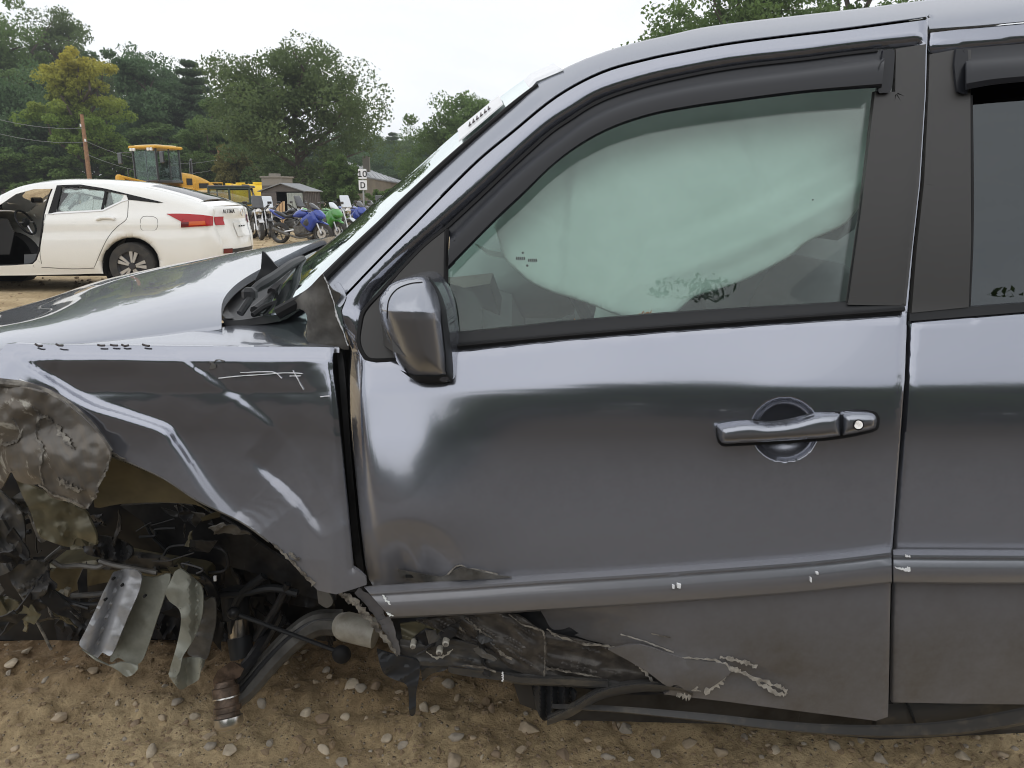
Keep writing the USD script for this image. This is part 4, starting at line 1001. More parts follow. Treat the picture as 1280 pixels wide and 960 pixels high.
tear(mould, [(483, 766), (488, 769), (492, 770)], [2, 4, 2], -0.026, M['airbag'], 'paint_chip')
# metal fold above the moulding's front end
panel('split_seam', list(curve([(497, 712), (520, 716), (548, 721), (560, 718), (575, 710), (590, 712), (620, 719), (640, 722), (610, 724), (580, 725), (555, 727), (520, 727), (500, 722)], 3)), lambda px, py: door_off(px, py) - 0.012 + 0.010 * n2(px, py, 12, 3), M['greymetal'], door, step=3.5, thick=0.003)
part('slot', box(S(512, 720, door_off(np.array([512.]), np.array([720.]))[0] - 0.016), (0.016, 0.004, 0.006)), M['void'], door)
part('seam_edge', strip3([(560, 718), (573, 707), (590, 711), (622, 718)], 0.0022, -0.004), M['torn'], door)

# torn skin along the sill
tear(door, [(480, 773), (488, 790), (496, 810), (499, 822)], [26, 22, 14, 5], lambda px, py: 0.004 + 0.007 * n2(px, py, 12, 5), M['paint'], 'bent_skin', 6, 0.12)
tear(door, [(430, 742), (446, 755), (462, 775), (480, 797), (497, 820)], [8, 13, 12, 10, 5], lambda px, py: -0.006 + 0.007 * n2(px, py, 8, 5), M['torn'], 'torn_edge', 7, 0.4)
tear(door, [(424, 742), (440, 752), (452, 757)], [8, 12, 8], lambda px, py: 0.0 + 0.007 * n2(px, py, 8, 5), M['torn'], 'torn_edge', 7, 0.4)
tear(door, [(446, 738), (462, 752), (478, 775), (492, 808)], [16, 22, 24, 10], lambda px, py: 0.008 + 0.007 * n2(px, py, 14, 5), M['paint'], 'bent_skin', 6, 0.10)
deep('torn_sill', list(curve([(486, 772), (560, 770), (640, 765), (690, 768), (720, 790), (770, 806), (812, 830), (850, 852), (842, 866), (780, 868), (700, 856), (650, 852), (600, 836), (560, 824), (520, 826), (502, 822), (492, 800)], 3)), lambda px, py: SIDE(py) + 0.045, M['darkmetal'], step=3.5, amp=0.03, scale=22, seed=22, thick=0.006, label='crushed dark sill below the door')
def streak(px, py, along, across, slope, seed):
    """Long pulled folds running along the slope."""
    c, k = math.cos(slope), math.sin(slope)
    u, v = px * c + py * k, -px * k + py * c
    n = meshkit.noise(np.stack([u / along + 20, v / across + 20, np.full(np.shape(u), seed * 1.3)], -1), seed)
    m = meshkit.noise(np.stack([u / along * 2.1 + 20, v / across * 2.3 + 20, np.full(np.shape(u), seed * 2.1)], -1), seed + 3)
    return np.abs(2 * n - 1) * 0.65 + np.abs(2 * m - 1) * 0.35 - 0.45
pulled = [
    ([(520, 776), (580, 769), (640, 767), (668, 783), (682, 796), (682, 846), (655, 842), (622, 828), (596, 808), (560, 792)], .016, 'torn_skin', .034, .55, 'pulled_sheet'),
    ([(682, 790), (716, 798), (770, 812), (800, 826), (838, 856), (828, 866), (780, 858), (720, 850), (684, 846)], .024, 'torn_skin', .030, .28, 'pulled_sheet'),
    ([(500, 800), (540, 796), (600, 808), (660, 838), (690, 848), (690, 856), (640, 848), (580, 834), (530, 832), (504, 826)], .022, 'dusty_black', .030, .25, 'pulled_sheet'),
    ([(500, 780), (530, 778), (560, 790), (556, 806), (530, 812), (506, 804)], .034, 'olive', .03, .3, 'pulled_sheet'),
    ([(560, 834), (620, 840), (700, 846), (770, 852), (768, 858), (700, 856), (620, 850), (566, 842)], .012, 'dusty_black', .016, .1, 'pulled_sheet')]
for i, (pl, o, m, am, sl, nm) in enumerate(pulled):
    panel(nm, list(curve(pl + [pl[0]], 4))[:-1], (lambda o, am, sl, i: lambda px, py: o + am * streak(px, py, 85, 15, sl, 60 + i))(o, am, sl, i), M[m], door, step=2.6, thick=0.004, smooth=28)
for ln, w, o in (([(582, 772), (592, 782), (602, 790), (616, 798)], [3, 4, 5, 3], .006), ([(566, 774), (574, 784), (582, 792)], [2, 4, 2], .006), ([(636, 768), (652, 780), (670, 786), (680, 790)], [2, 3, 3, 2], .004), ([(678, 788), (681, 800), (681, 825), (680, 846)], [3, 3, 2, 2], .004),
                 ([(684, 786), (694, 794), (712, 800), (736, 806), (760, 808), (786, 816)], [3, 5, 4, 6, 4, 3], .004), ([(616, 806), (628, 818), (640, 824)], [2, 5, 3], .0), ([(572, 832), (600, 834), (620, 840)], [2, 4, 2], .004),
                 ([(682, 836), (700, 838), (720, 842), (745, 846), (752, 848)], [3, 5, 3, 2, 1], .006), ([(776, 812), (786, 820), (796, 830), (806, 840), (816, 852)], [3, 4, 5, 6, 4], .004), ([(776, 793), (800, 800), (822, 808), (842, 816)], [1.5, 2, 2.5, 2], -0.002),
                 ([(814, 792), (826, 795), (838, 797)], 1.5, -0.002), ([(900, 822), (916, 824), (932, 828), (946, 834)], [2, 4, 5, 4], -.006), ([(846, 822), (880, 824), (900, 828), (920, 838), (946, 848), (970, 858), (984, 864)], [2, 2, 3, 4, 4, 5, 6], -.008),
                 ([(880, 866), (896, 856), (902, 846), (912, 838), (926, 838)], [5, 8, 7, 6, 3], -.008), ([(936, 846), (956, 858), (976, 868), (984, 866)], [2, 5, 5, 3], -.007), ([(862, 842), (868, 852), (868, 864)], [4, 10, 12], -.010), ([(812, 850), (824, 858), (830, 862)], [3, 7, 4], -.004), ([(846, 868), (854, 870), (864, 871)], [6, 8, 5], -.006)):
    big = ln[0][0] >= 840 and o < -.005
    tear(door, ln, [k * 1.7 for k in np.ravel(w)] if big else w, (lambda o: lambda px, py: o + 0.004 * n2(px, py, 8, 5))(o), M['bare'] if big or ln[0][0] == 776 else M['torn'])
deep('bulged_skin', list(curve([(760, 812), (800, 806), (850, 822), (905, 830), (915, 838), (900, 852), (880, 864), (862, 866), (846, 856), (834, 858), (812, 842), (786, 826)], 3)), lambda px, py: SIDE(py) - 0.004 - 0.012 * G(px, py, 850, 845, 40, 18), M['paint'], step=3.5, amp=0.022, scale=22, seed=71, thick=0.005, parent=door)
for (px, py, r) in ((557, 805, 7), (549, 816, 7), (516, 808, 6)):
    c = S(px, py, -0.006)
    part('plastic_clip', tube([c + [0, .02, 0], c, c + [0, -.002, 0]], [r * .0010, r * .0010, r * .0007], 14), M['whiteplastic'], door)
    part('plastic_clip', tube([c + [0, 0, 0], c + [0, -.006, 0]], [r * .0006, r * .0005], 10), M['torn'], door)
tear(door, [(532, 814), (544, 822), (556, 820), (566, 812)], [3, 5, 6, 2], 0.0, M['whiteplastic'], 'torn_edge')
tear(door, [(628, 840), (629, 846), (628, 852)], [2, 6, 2], 0.0, M['sticker'], 'torn_edge')

for _ in range(14):
    t = shr.uniform(0, 0.45)
    shard('torn_scrap', S(500 + 310 * t, np.interp(t, [0, .5, 1], [800, 808, 842]) + shr.uniform(-14, 16), shr.uniform(0.004, 0.04)), shr.uniform(0.016, 0.045), shr, str(shr.choice(['oily', 'darkmetal', 'darkmetal', 'dusty_black', 'greymetal'])), door, shr.uniform(1.4, 3.6))
# sill: rocker, step strip and the trim hanging from it
deep('rocker_panel', [(640, 848), (760, 856), (840, 866), (1000, 886), (1100, 892), (1300, 872), (1300, 915), (1100, 925), (900, 905), (700, 900), (650, 880)], lambda px, py: SIDE(py) + 0.10, M['darkmetal'], step=12, amp=0.01, scale=30, seed=2, thick=0.08)
panel('sill_panel', [(1098, 870), (1190, 872), (1300, 874), (1300, 912), (1180, 912), (1095, 912)], 0.055, M['dusty_black'], step=8, thick=0.02)
part('sill_seam', strip3([(1132, 876), (1138, 888), (1144, 904)], 0.003, 0.05), M['void'], suv)
lo_ = curve([(690, 884), (760, 887), (830, 893), (900, 900), (960, 907), (1040, 913.5), (1120, 915), (1200, 910), (1300, 893)], 6)
w_ = np.interp(np.linspace(0, 1, len(lo_)), [0, .3, .6, 1], [4, 8, 11, 20])
part('sill_strip', loft([S(lo_[:, 0], lo_[:, 1] - w_ / 2, 0.030), S(lo_[:, 0], lo_[:, 1] - w_ / 2, 0.004), S(lo_[:, 0], lo_[:, 1] + w_ / 3, -0.004), S(lo_[:, 0], lo_[:, 1] + w_ / 2, 0.012)], thick=(0, 0.006, 0)), M['dusty_black'], suv, 30, label='long bowed strip of sill trim')
hs = curve([(684, 902), (715, 888), (750, 868), (785, 860), (815, 858), (850, 862), (866, 868)], 6)
hw = np.interp(np.linspace(0, 1, len(hs)), [0, .15, .6, 1], [10, 15, 14, 6])
part('hanging_trim', loft([S(hs[:, 0], hs[:, 1] - hw / 2, 0.01), S(hs[:, 0], hs[:, 1] - hw / 5, -0.012), S(hs[:, 0], hs[:, 1] + hw / 5, -0.010), S(hs[:, 0], hs[:, 1] + hw / 2, 0.008)], thick=(0, 0.006, 0)), M['dusty_black'], suv, 30, label='bent strip of trim hanging to the dirt')
hs = curve([(630, 846), (655, 850), (700, 852), (760, 855)], 6)
part('hanging_trim', loft([S(hs[:, 0], hs[:, 1] - 5, 0.02), S(hs[:, 0], hs[:, 1] - 3, -0.004), S(hs[:, 0], hs[:, 1] + 4, -0.002), S(hs[:, 0], hs[:, 1] + 6, 0.014)], thick=(0, 0.006, 0)), M['dusty_black'], suv, 30)
deep('hanging_bracket', list(curve([(664, 856), (700, 858), (722, 868), (706, 886), (690, 898), (678, 900), (670, 886)], 3)), lambda px, py: SIDE(py) + 0.05 + 0.012 * np.sin(px / 2.4), M['black'], step=3, thick=0.01)
deep('torn_liner', list(curve([(471, 812), (490, 818), (510, 822), (524, 828), (524, 846), (520, 868), (519, 892), (512, 893), (511, 872), (508, 856), (494, 850), (480, 842), (474, 828)], 3)), lambda px, py: SIDE(py) + 0.01, M['black'], step=4, amp=0.04, scale=18, seed=81, thick=0.005, label='torn black flap of wheel liner')
deep('torn_liner', list(curve([(525, 832), (545, 824), (570, 826), (556, 838), (540, 842), (528, 852)], 3)), lambda px, py: SIDE(py) + 0.035, M['dusty_black'], step=4, amp=0.04, scale=14, seed=83, thick=0.005)

# --- rear door
rear_poly = [(1164, 41), (1220, 34.5), (1280, 29), (1360, 21), (1360, 46), (1280, 54), (1220, 61), (1162, 67), (1160, 58)]
rd_hole = [(1162, 70), (1280, 57), (1340, 51), (1340, 386), (1280, 390), (1140, 401), (1141, 395), (1152, 260), (1160, 125)]
rdp = [(1163.5, 41), (1220, 34.5), (1280, 29), (1360, 21), (1360, 881), (1280, 880.5), (1200, 879.5), (1115, 878), (1116, 800), (1117.5, 740), (1119, 690), (1124, 620), (1130, 540), (1134.5, 470), (1138, 392), (1145, 310), (1154, 230), (1160, 120), (1160.5, 55)]
rline = Polygon(rd_hole).exterior
rleft = LineString(rdp[7:])
def rear_off(px, py):
    p = shapely.points(np.stack([px, py], 1))
    dh, dl = shapely.distance(p, rline), shapely.distance(p, rleft)
    up = np.clip((395 - py) / 30, 0, 1)
    o = 0.010 + up * 0.020 * np.clip(1 - dh / 15, 0, 1) ** 1.7 + (1 - up) * 0.008 * np.clip(1 - dh / 6, 0, 1) ** 2
    return o + 0.006 * np.clip(1 - dl / 5, 0, 1) ** 2 + 0.0012 * n2(px, py, 160, 33, 2)
rear = panel('rear_door', rdp, rear_off, M['paint'], step=7, smooth=38, thick=0.010, holes=[rd_hole], label='undamaged grey rear door')
panel('door_gap', ribbon([(1160, 60), (1157, 130), (1151, 235), (1142, 315), (1136, 392), (1132, 472), (1127, 545), (1121, 622), (1116.5, 690), (1114.5, 742), (1113, 800), (1112, 880)], 9, 0), 0.030, M['void'], thick=0.01)
panel('pillar_applique', [(1162, 68), (1194, 62), (1214, 62), (1213, 125), (1214, 300), (1211, 384), (1139.5, 391), (1146, 310), (1155, 230), (1160.5, 122)], 0.010, M['applique'], rear, step=8, thick=0.014)
part('window_glass', sheet([(1208, 84), (1380, 72), (1380, 384), (1205, 388)], 0.034, SIDE, 14, 0.004), M['glass_dark'], rear, 60)
part('window_seal', strip3([(1213, 120), (1214.5, 220), (1214, 300), (1210.5, 382)], 0.004, 0.014), M['rubber'], rear)
rt = resample(curve([(1194, 61.5), (1230, 58.5), (1280, 54.5), (1360, 48)], 4), 20)
rr = resample(curve([(1208, 74), (1240, 71), (1280, 68), (1360, 62)], 4), 20)
rl = resample(curve([(1208, 112), (1240, 106), (1280, 102), (1360, 96)], 4), 20)
part('window_visor', loft([S(rt[:, 0], rt[:, 1], 0.016), S(rr[:, 0], rr[:, 1], 0.012), S(*(rr * .85 + rl * .15).T, -0.010), S(*(rr * .5 + rl * .5).T, -0.018), S(*(rr * .2 + rl * .8).T, -0.020), S(rl[:, 0], rl[:, 1], -0.012)], thick=(0, 0.004, 0)), M['visor'], rear, 40)
panel('visor_end_flange', list(curve([(1195, 62), (1204, 61.5), (1210, 64), (1210, 112), (1207, 117), (1200, 116), (1196, 110), (1193, 80)], 3)), 0.002, M['visor'], rear, step=4, thick=0.008)
panel('weatherstrip', [(1137, 391), (1211, 384), (1280, 379), (1380, 372), (1380, 386), (1280, 390), (1200, 396.5), (1137, 401.5)], 0.012, M['black'], rear, step=5, thick=0.014)
rmt = curve([(1117, 687), (1200, 687.5), (1280, 688), (1370, 688)], 5)
rmb = curve([(1117, 729), (1200, 730), (1280, 730), (1370, 730)], 5)
rm_ = moulding('side_moulding', rmt, rmb, rear, 24)
tear(rm_, [(1119, 709), (1128, 712), (1138, 711)], [2, 4, 9], -0.028, M['sticker'], 'paint_chip')
tear(rm_, [(1132, 695), (1138, 696)], [4, 3], -0.028, M['sticker'], 'paint_chip')

# --- cowl: torn plastic, wiper, fender tip
cow = deep('cowl_panel', list(curve([(275, 388), (280, 370), (300, 356), (330, 340), (360, 326), (395, 312), (425, 302), (432, 310), (400, 330), (372, 352), (352, 372), (336, 388), (310, 398), (290, 399)], 3)), lambda px, py: 1.70 + 0.010 * (395 - py), M['black'], step=5, amp=0.01, scale=20, seed=5, thick=0.012)
deep('cowl_lip', list(curve([(272, 388), (276, 374), (286, 366), (300, 355), (322, 342), (350, 326), (390, 311), (424, 301), (426, 304), (392, 316), (352, 332), (326, 348), (306, 360), (290, 372), (282, 386), (290, 397), (282, 398)], 3)), lambda px, py: 1.66 + 0.0103 * (395 - py), M['black'], step=4, thick=0.012, parent=cow)
deep('torn_cowl_end', list(curve([(326, 336), (327, 322), (328, 314), (333, 318), (345, 332), (352, 340), (340, 350), (326, 356), (318, 352)], 3)), 1.86, M['black'], step=4, amp=0.02, scale=20, seed=15, thick=0.006, parent=cow)
deep('cowl_tray', [(276, 400), (284, 372), (310, 352), (345, 332), (400, 308), (440, 296), (446, 306), (408, 350), (386, 384), (368, 396), (330, 406)], lambda px, py: 1.84 + 0.0108 * (395 - py), M['oily'], step=8, thick=0.01, parent=cow)
arm_w = curve([W(300, 392, 1.60), W(312, 374, 1.63), W(318, 362, 1.66), W(340, 348, 1.74), W(362, 332, 1.86), W(378, 324, 1.98)], 5)
wip = part('wiper_arm', tube(arm_w, np.interp(np.linspace(0, 1, len(arm_w)), [0, .4, .5, 1], [.008, .009, .013, .010]), 8), M['black'], suv)
part('wiper_blade', tube(curve([W(346, 378, 1.68), W(330, 384, 1.66), W(316, 394, 1.63)], 5), .006, 6), M['rubber'], wip)
part('wiper_knuckle', rbox(W(312, 368, 1.64), (.03, .03, .03), .008), M['black'], wip)
part('wiper_linkage', cat([tube([W(322, 384, 1.72), W(352, 356, 1.86)], .006, 6), tube([W(318, 388, 1.70), W(338, 372, 1.80)], .010, 8), tube([W(340, 366, 1.8), W(366, 342, 1.92)], .012, 8)]), M['darkmetal'], wip)
pale_c = curve([W(352, 352, 1.86), W(362, 340, 1.92), W(378, 330, 2.0), W(396, 322, 2.08)], 5)
part('dash_edge', tube(pale_c, np.linspace(.008, .018, len(pale_c)), 8), M['cabin_light'], suv)
deep('scuttle_panel', list(curve([(278, 399), (300, 400), (340, 392), (372, 376), (400, 352), (404, 358), (390, 376), (368, 392), (356, 399), (330, 405), (282, 408)], 3)), lambda px, py: SIDE(py) + 0.16, M['black'], step=5, thick=0.02)
TP = [(396, 352, .010), (403, 342, .000), (412, 360, .004), (424, 370, .004), (418, 382, .004), (424, 410, .002), (434, 436, .004), (385, 400, .028), (386, 428, .016), (372, 372, .06), (362, 388, .085), (378, 384, .042), (410, 432, .010), (400, 380, .006), (398, 410, .012)]
to = field(TP, 4, (340, 320, 460, 460))
part('fender_tip', sheet(list(curve([(403, 342), (409, 352), (416, 362), (426, 368), (421, 378), (418, 388), (424, 402), (429, 418), (436, 437), (412, 432), (388, 429), (383, 420), (384, 402), (382, 391), (374, 386), (364, 390), (358, 386), (372, 372), (390, 356)], 3)), lambda px, py: to(px, py) + 0.004 * n2(px, py, 10, 3) + (SIDE(400.0) - SIDE(py)) * 0.8 + 0.0004 * (py - 400), SIDE, 3.5, 0.004), M['greymetal'], suv, 35, label='torn tip of the fender at the pillar foot')
tear(suv, [(405, 346), (412, 362), (417, 378), (420, 392), (428, 412), (435, 432)], [1.5, 2.5, 2, 3, 2, 2], lambda px, py: to(px, py) - 0.003 + (SIDE(400.0) - SIDE(py)) * 0.8 + 0.0004 * (py - 400), M['sticker'])
deep('pillar_fold', list(curve([(417, 356), (424, 354), (432, 368), (430, 378), (424, 384), (420, 376), (424, 368)], 3)), lambda px, py: SIDE(py) - 0.004, M['paint_clean'], step=3, thick=0.006)
part('trim_clip', cat([rbox(W(371, 372, 1.585), (.008, .006, .007), .002), rbox(W(376, 368, 1.59), (.005, .006, .005), .001)]), M['greymetal'], suv)

# --- inside the cabin
ab_out = list(curve([(640, 220), (720, 150), (860, 105), (1000, 85), (1110, 80), (1110, 190), (1090, 222), (1072, 262), (1050, 284), (1010, 302), (985, 322), (940, 346), (900, 362), (868, 372), (842, 392), (810, 399), (776, 395), (744, 383), (712, 372), (690, 365), (664, 353), (646, 338), (632, 324), (624, 302), (618, 282)], 4))
AB = Polygon(ab_out)
def ab_off(px, py):
    d = shapely.distance(shapely.points(np.stack([px, py], 1)), AB.boundary)
    k = np.clip(d / 13, 0, 1)
    o = 0.062 + 0.085 * np.clip((390 - py) / 280, 0, 1) - 0.014 * np.sqrt(1 - (1 - k) ** 2)
    # the long roll of the lower edge at the right
    a = np.array([700, 382.]); b = np.array([1075, 235.])
    t = ((px - a[0]) * (b[0] - a[0]) + (py - a[1]) * (b[1] - a[1])) / ((b - a) @ (b - a))
    bow = 16 * np.sin(np.pi * np.clip(t, 0, 1))
    s = ((px - a[0]) * (a[1] - b[1]) + (py - a[1]) * (b[0] - a[0])) / np.linalg.norm(b - a) - bow
    o -= 0.028 * np.exp(-((s + 4) / 17) ** 2) * np.clip((t - 0.15) / 0.3, 0, 1)
    o += 0.030 * np.exp(-((s + 42) / 20) ** 2) * np.clip((t - 0.2) / 0.3, 0, 1)
    for (p0, p1, am, wd) in (((700, 372), (716, 190), .012, 4.0), ((905, 120), (985, 306), .010, 5.0), ((760, 385), (812, 300), .010, 4.0), ((640, 250), (760, 330), .007, 5.0)):
        tx, ty = p1[0] - p0[0], p1[1] - p0[1]; L_ = math.hypot(tx, ty)
        s_ = ((px - p0[0]) * ty - (py - p0[1]) * tx) / L_; t_ = ((px - p0[0]) * tx + (py - p0[1]) * ty) / L_ ** 2
        o += am * np.tanh(s_ / wd) * np.exp(-np.abs(s_) / 30) * np.clip(1.3 - np.abs(2 * t_ - 1), 0, 1)
    o += 0.022 * n2(px, py, 150, 41, 2) + 0.011 * crease(px, py, 70, 5) + 0.0035 * crease(px, py, 26, 9)
    o -= 0.018 * np.exp(-((px - 760) / 30) ** 2) * np.clip((240 - py) / 100, 0, 1) - 0.010 * np.exp(-((px - 700) / 16) ** 2) * np.clip((260 - py) / 100, 0, 1)
    return o
bag = panel('side_airbag', ab_out, ab_off, M['airbag'], step=6, smooth=60, thick=0.03, label='white curtain airbag hanging behind the side window')
bo = lambda d: (lambda px, py: ab_off(px, py) + d)
for (x0, x1, y) in ((645, 656, 323.2), (660, 672, 325.6)):
    for kx in np.arange(x0, x1, 2.4):
        panel('print_mark', [(kx, y - 2.2), (kx + 1.7, y - 1.9), (kx + 1.7, y + 1.9), (kx, y + 1.6)], bo(-0.002), M['print'], bag, step=1.5, thick=0.001)
for (x, y, r) in ((653.5, 316, 1.5), (659, 332, 1.6), (1016, 250, 1.2)):
    part('print_mark', trimesh.creation.icosphere(1, r * 0.0016) .apply_translation(S(x, y, ab_off(np.array([x]), np.array([y]))[0])), M['print'], bag)
part('bag_tether', loft([S(np.array([594, 612, 632, 640]), np.array([304, 313, 316, 310]), np.array([.11, .115, .12, .125])), S(np.array([594, 612, 632, 640]), np.array([306, 320, 323, 326]), np.array([.11, .115, .12, .125]))], thick=(0, .002, 0)), M['airbag'], bag)
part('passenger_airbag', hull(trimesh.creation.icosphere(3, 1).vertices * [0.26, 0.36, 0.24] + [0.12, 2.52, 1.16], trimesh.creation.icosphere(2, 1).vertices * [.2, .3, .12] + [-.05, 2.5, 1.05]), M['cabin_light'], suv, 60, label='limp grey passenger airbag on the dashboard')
part('dash_vent', hull(S(np.array([552, 575, 592, 602, 604, 604, 552]), np.array([352, 358, 366, 380, 396, 414, 422]), .10), S(np.array([552, 575, 592, 602, 604, 552]), np.array([356, 362, 370, 382, 414, 422]), .22)), M['oily'], suv, 40)
part('far_cabin_sheet', loft([[(x, 2.84 + 0.03 * math.sin(x * 9 + z * 6), z) for x in np.linspace(0.14, 1.9, 18)] for z in np.linspace(1.02, 1.62, 8)], thick=(0, 0.02, 0)), M['cabin_light'], suv, 60, label='added grey sheet across the far windows, greying the cabin')  # added sheet, standing in for grey reflections in the side window
# seats, dashboard, wheel, far side
def cabin(name, m, mesh, **kw):
    return part(name, mesh, m, suv, 40, **kw)
cabin('floor_pan', M['cabin'], box((1.3, 2.25, 0.32), (2.5, 1.4, 0.04)))
cabin('headliner', M['liner'], loft([[S(a, b, 0.16) + [0, t * 1.0, 0.02 * math.sin(math.pi * t)] for a, b in ((690, 118), (760, 92), (865, 66), (1000, 48), (1156, 30), (1330, 10))] for t in np.linspace(0, 1, 5)], thick=(0, 0, 0.02)))
dash_prof = [(-0.62, 1.06), (-0.42, 1.08), (-0.24, 1.10), (-0.12, 1.05), (-0.08, 0.95), (-0.10, 0.80), (-0.16, 0.62), (-0.30, 0.45), (-0.62, 0.45)]
cabin('dashboard', M['cabin'], move(pillow(dash_prof, 1.24, 0.05, 0.05), (0.12, 2.24, -0.02)))
cabin('instrument_hood', M['black'], hull(np.array([(-0.02, 1.72, 1.02), (-0.02, 2.06, 1.02), (-0.20, 1.72, 1.09), (-0.20, 2.06, 1.09), (-0.05, 1.76, 1.11), (-0.05, 2.02, 1.11), (-0.26, 1.72, 1.02), (-0.26, 2.06, 1.02)])))
wc = np.array([0.19, 1.90, 1.00]); wn = np.array([-0.88, 0, -0.48]); wu = np.array([-0.48, 0, 0.88]); wv = np.array([0, 1.0, 0])
a_ = np.linspace(0, 2 * np.pi, 41)
sw = cabin('steering_wheel', M['black'], tube([wc + 0.185 * (np.cos(t) * wu + np.sin(t) * wv) for t in a_], 0.015, 8, cap=False))
part('spoke', cat([tube([wc - wn * -0.02, wc + 0.18 * (math.cos(t) * wu + math.sin(t) * wv)], 0.014, 6) for t in (math.pi / 2, -math.pi / 2, math.pi)]), M['cabin'], sw)
part('hub', hull(trimesh.creation.icosphere(2, 0.075).vertices * [0.5, 1, 1] + wc), M['cabin'], sw)
part('driver_airbag', hull(trimesh.creation.icosphere(2, 1).vertices * [0.06, 0.17, 0.15] + wc + [0.05, 0, -0.06]), M['airbag'], sw, label='limp white driver airbag')
cabin('steering_column', M['black'], tube([wc + wn * 0.02, wc + wn * 0.26], 0.04, 10))
def seat(x, y, z=0.36):
    s = part('front_seat', hull(*[np.array([(x - 0.28, y - 0.24, z + .16), (x - 0.28, y + 0.24, z + .16), (x + 0.24, y - 0.24, z + .12), (x + 0.24, y + 0.24, z + .12), (x - 0.30, y - 0.20, z), (x - 0.30, y + 0.20, z), (x + 0.26, y - 0.22, z), (x + 0.26, y + 0.22, z)])]), M['seat'], suv, 30)
    part('backrest', move(pillow(list(curve([(0.0, 0.0), (-0.06, 0.25), (-0.05, 0.45), (0.02, 0.60), (0.12, 0.62), (0.15, 0.55), (0.13, 0.3), (0.12, 0.0)], 4)), 0.48, 0.08, 0.06), (x + 0.22, y, z + 0.14), ry=10), M['seat'], s, 60)
    part('headrest', rbox((x + 0.45, y, z + 0.90), (0.10, 0.25, 0.19), 0.05, ry=10), M['seat'], s, 60)
seat(0.62, 1.86); seat(0.62, 2.62); seat(1.55, 1.9); seat(1.55, 2.6)
cabin('far_door', M['cabin_light'], cat([box((0.9, 2.93, 0.72), (3.0, 0.06, 0.66)), box((0.72, 2.86, 1.25), (0.10, 0.06, 0.75), ry=-8)]))
cabin('inner_door_panel', M['cabin'], sheet([(452, 455), (560, 442), (830, 416), (1128, 396), (1112, 680), (480, 700)], 0.075, SIDE, 14, 0.03))
cabin('inner_sill_ledge', M['cabin'], loft([S(np.array([556, 700, 830, 1060]), np.array([420, 407, 395, 381]), o) for o in (0.03, 0.055, 0.085)], thick=(0, 0, -0.02)))
for i, (x, y, r) in enumerate(((704, 408, 4), (722, 404, 5), (800, 397, 4), (808, 396, 6), (816, 398, 4))):
    v = trimesh.creation.icosphere(2, 1.0).vertices * [r * .0019, .004, r * .0012]
    v = v + 0.35 * r * .0016 * np.random.default_rng(i).normal(size=v.shape)
    part('fallen_leaf', trimesh.Trimesh(v + S(x, y, 0.045), trimesh.creation.icosphere(2).faces), M['leaf_litter'], suv, 20)
# underside and far body so that the car stays closed from other sides
cabin('underbody', M['darkmetal'], cat([box((1.45, 2.35, 0.26), (2.2, 1.3, 0.05))]))
cabin('far_body_side', M['paint_clean'], cat([box((0.85, 2.99, 0.66), (3.1, 0.03, 0.78)), box((1.25, 2.80, 1.58), (1.9, 0.06, 0.10))]))
cabin('firewall', M['void'], box((-0.40, 2.42, 0.66), (0.06, 1.1, 0.6)))
cabin('rear_partition', M['cabin'], box((2.3, 2.3, 0.9), (0.05, 1.4, 1.2)))
# ------------------------------------------------------------------ trees
def leaf_mesh(rng, centres, radii, n, size, flat=0.75, droop=0.0):
    """Leaf sprays: small bent rhombs scattered through clumps."""
    V, F = [], []
    tot = 0
    for c, r in zip(centres, radii):
        d = rng.normal(size=(n, 3)); d /= np.linalg.norm(d, axis=1, keepdims=True)
        p = c + d * (r * rng.uniform(0.25, 1.0, (n, 1)) ** 0.6) * [1, 1, flat]
        a = rng.normal(size=(n, 3)); a[:, 2] -= droop; a /= np.linalg.norm(a, axis=1, keepdims=True)
        nrm = d * 0.7 + rng.normal(size=(n, 3)) * 0.6 + [0, 0, 0.5]
        b = np.cross(nrm, a); b /= np.linalg.norm(b, axis=1, keepdims=True) + 1e-9
        s = size * rng.uniform(0.6, 1.35, (n, 1))
        s = s * 0.80
        q = np.stack([p - a * s, p + b * s * 0.55 + nrm * s * 0.12, p + a * s, p - b * s * 0.55 + nrm * s * 0.12], 1).reshape(-1, 3)
        k = np.arange(n)[:, None] * 4 + tot
        V.append(q); F.append(np.vstack([k + [0, 1, 2], k + [0, 2, 3]])); tot += 4 * n
    return np.vstack(V), np.vstack(F)

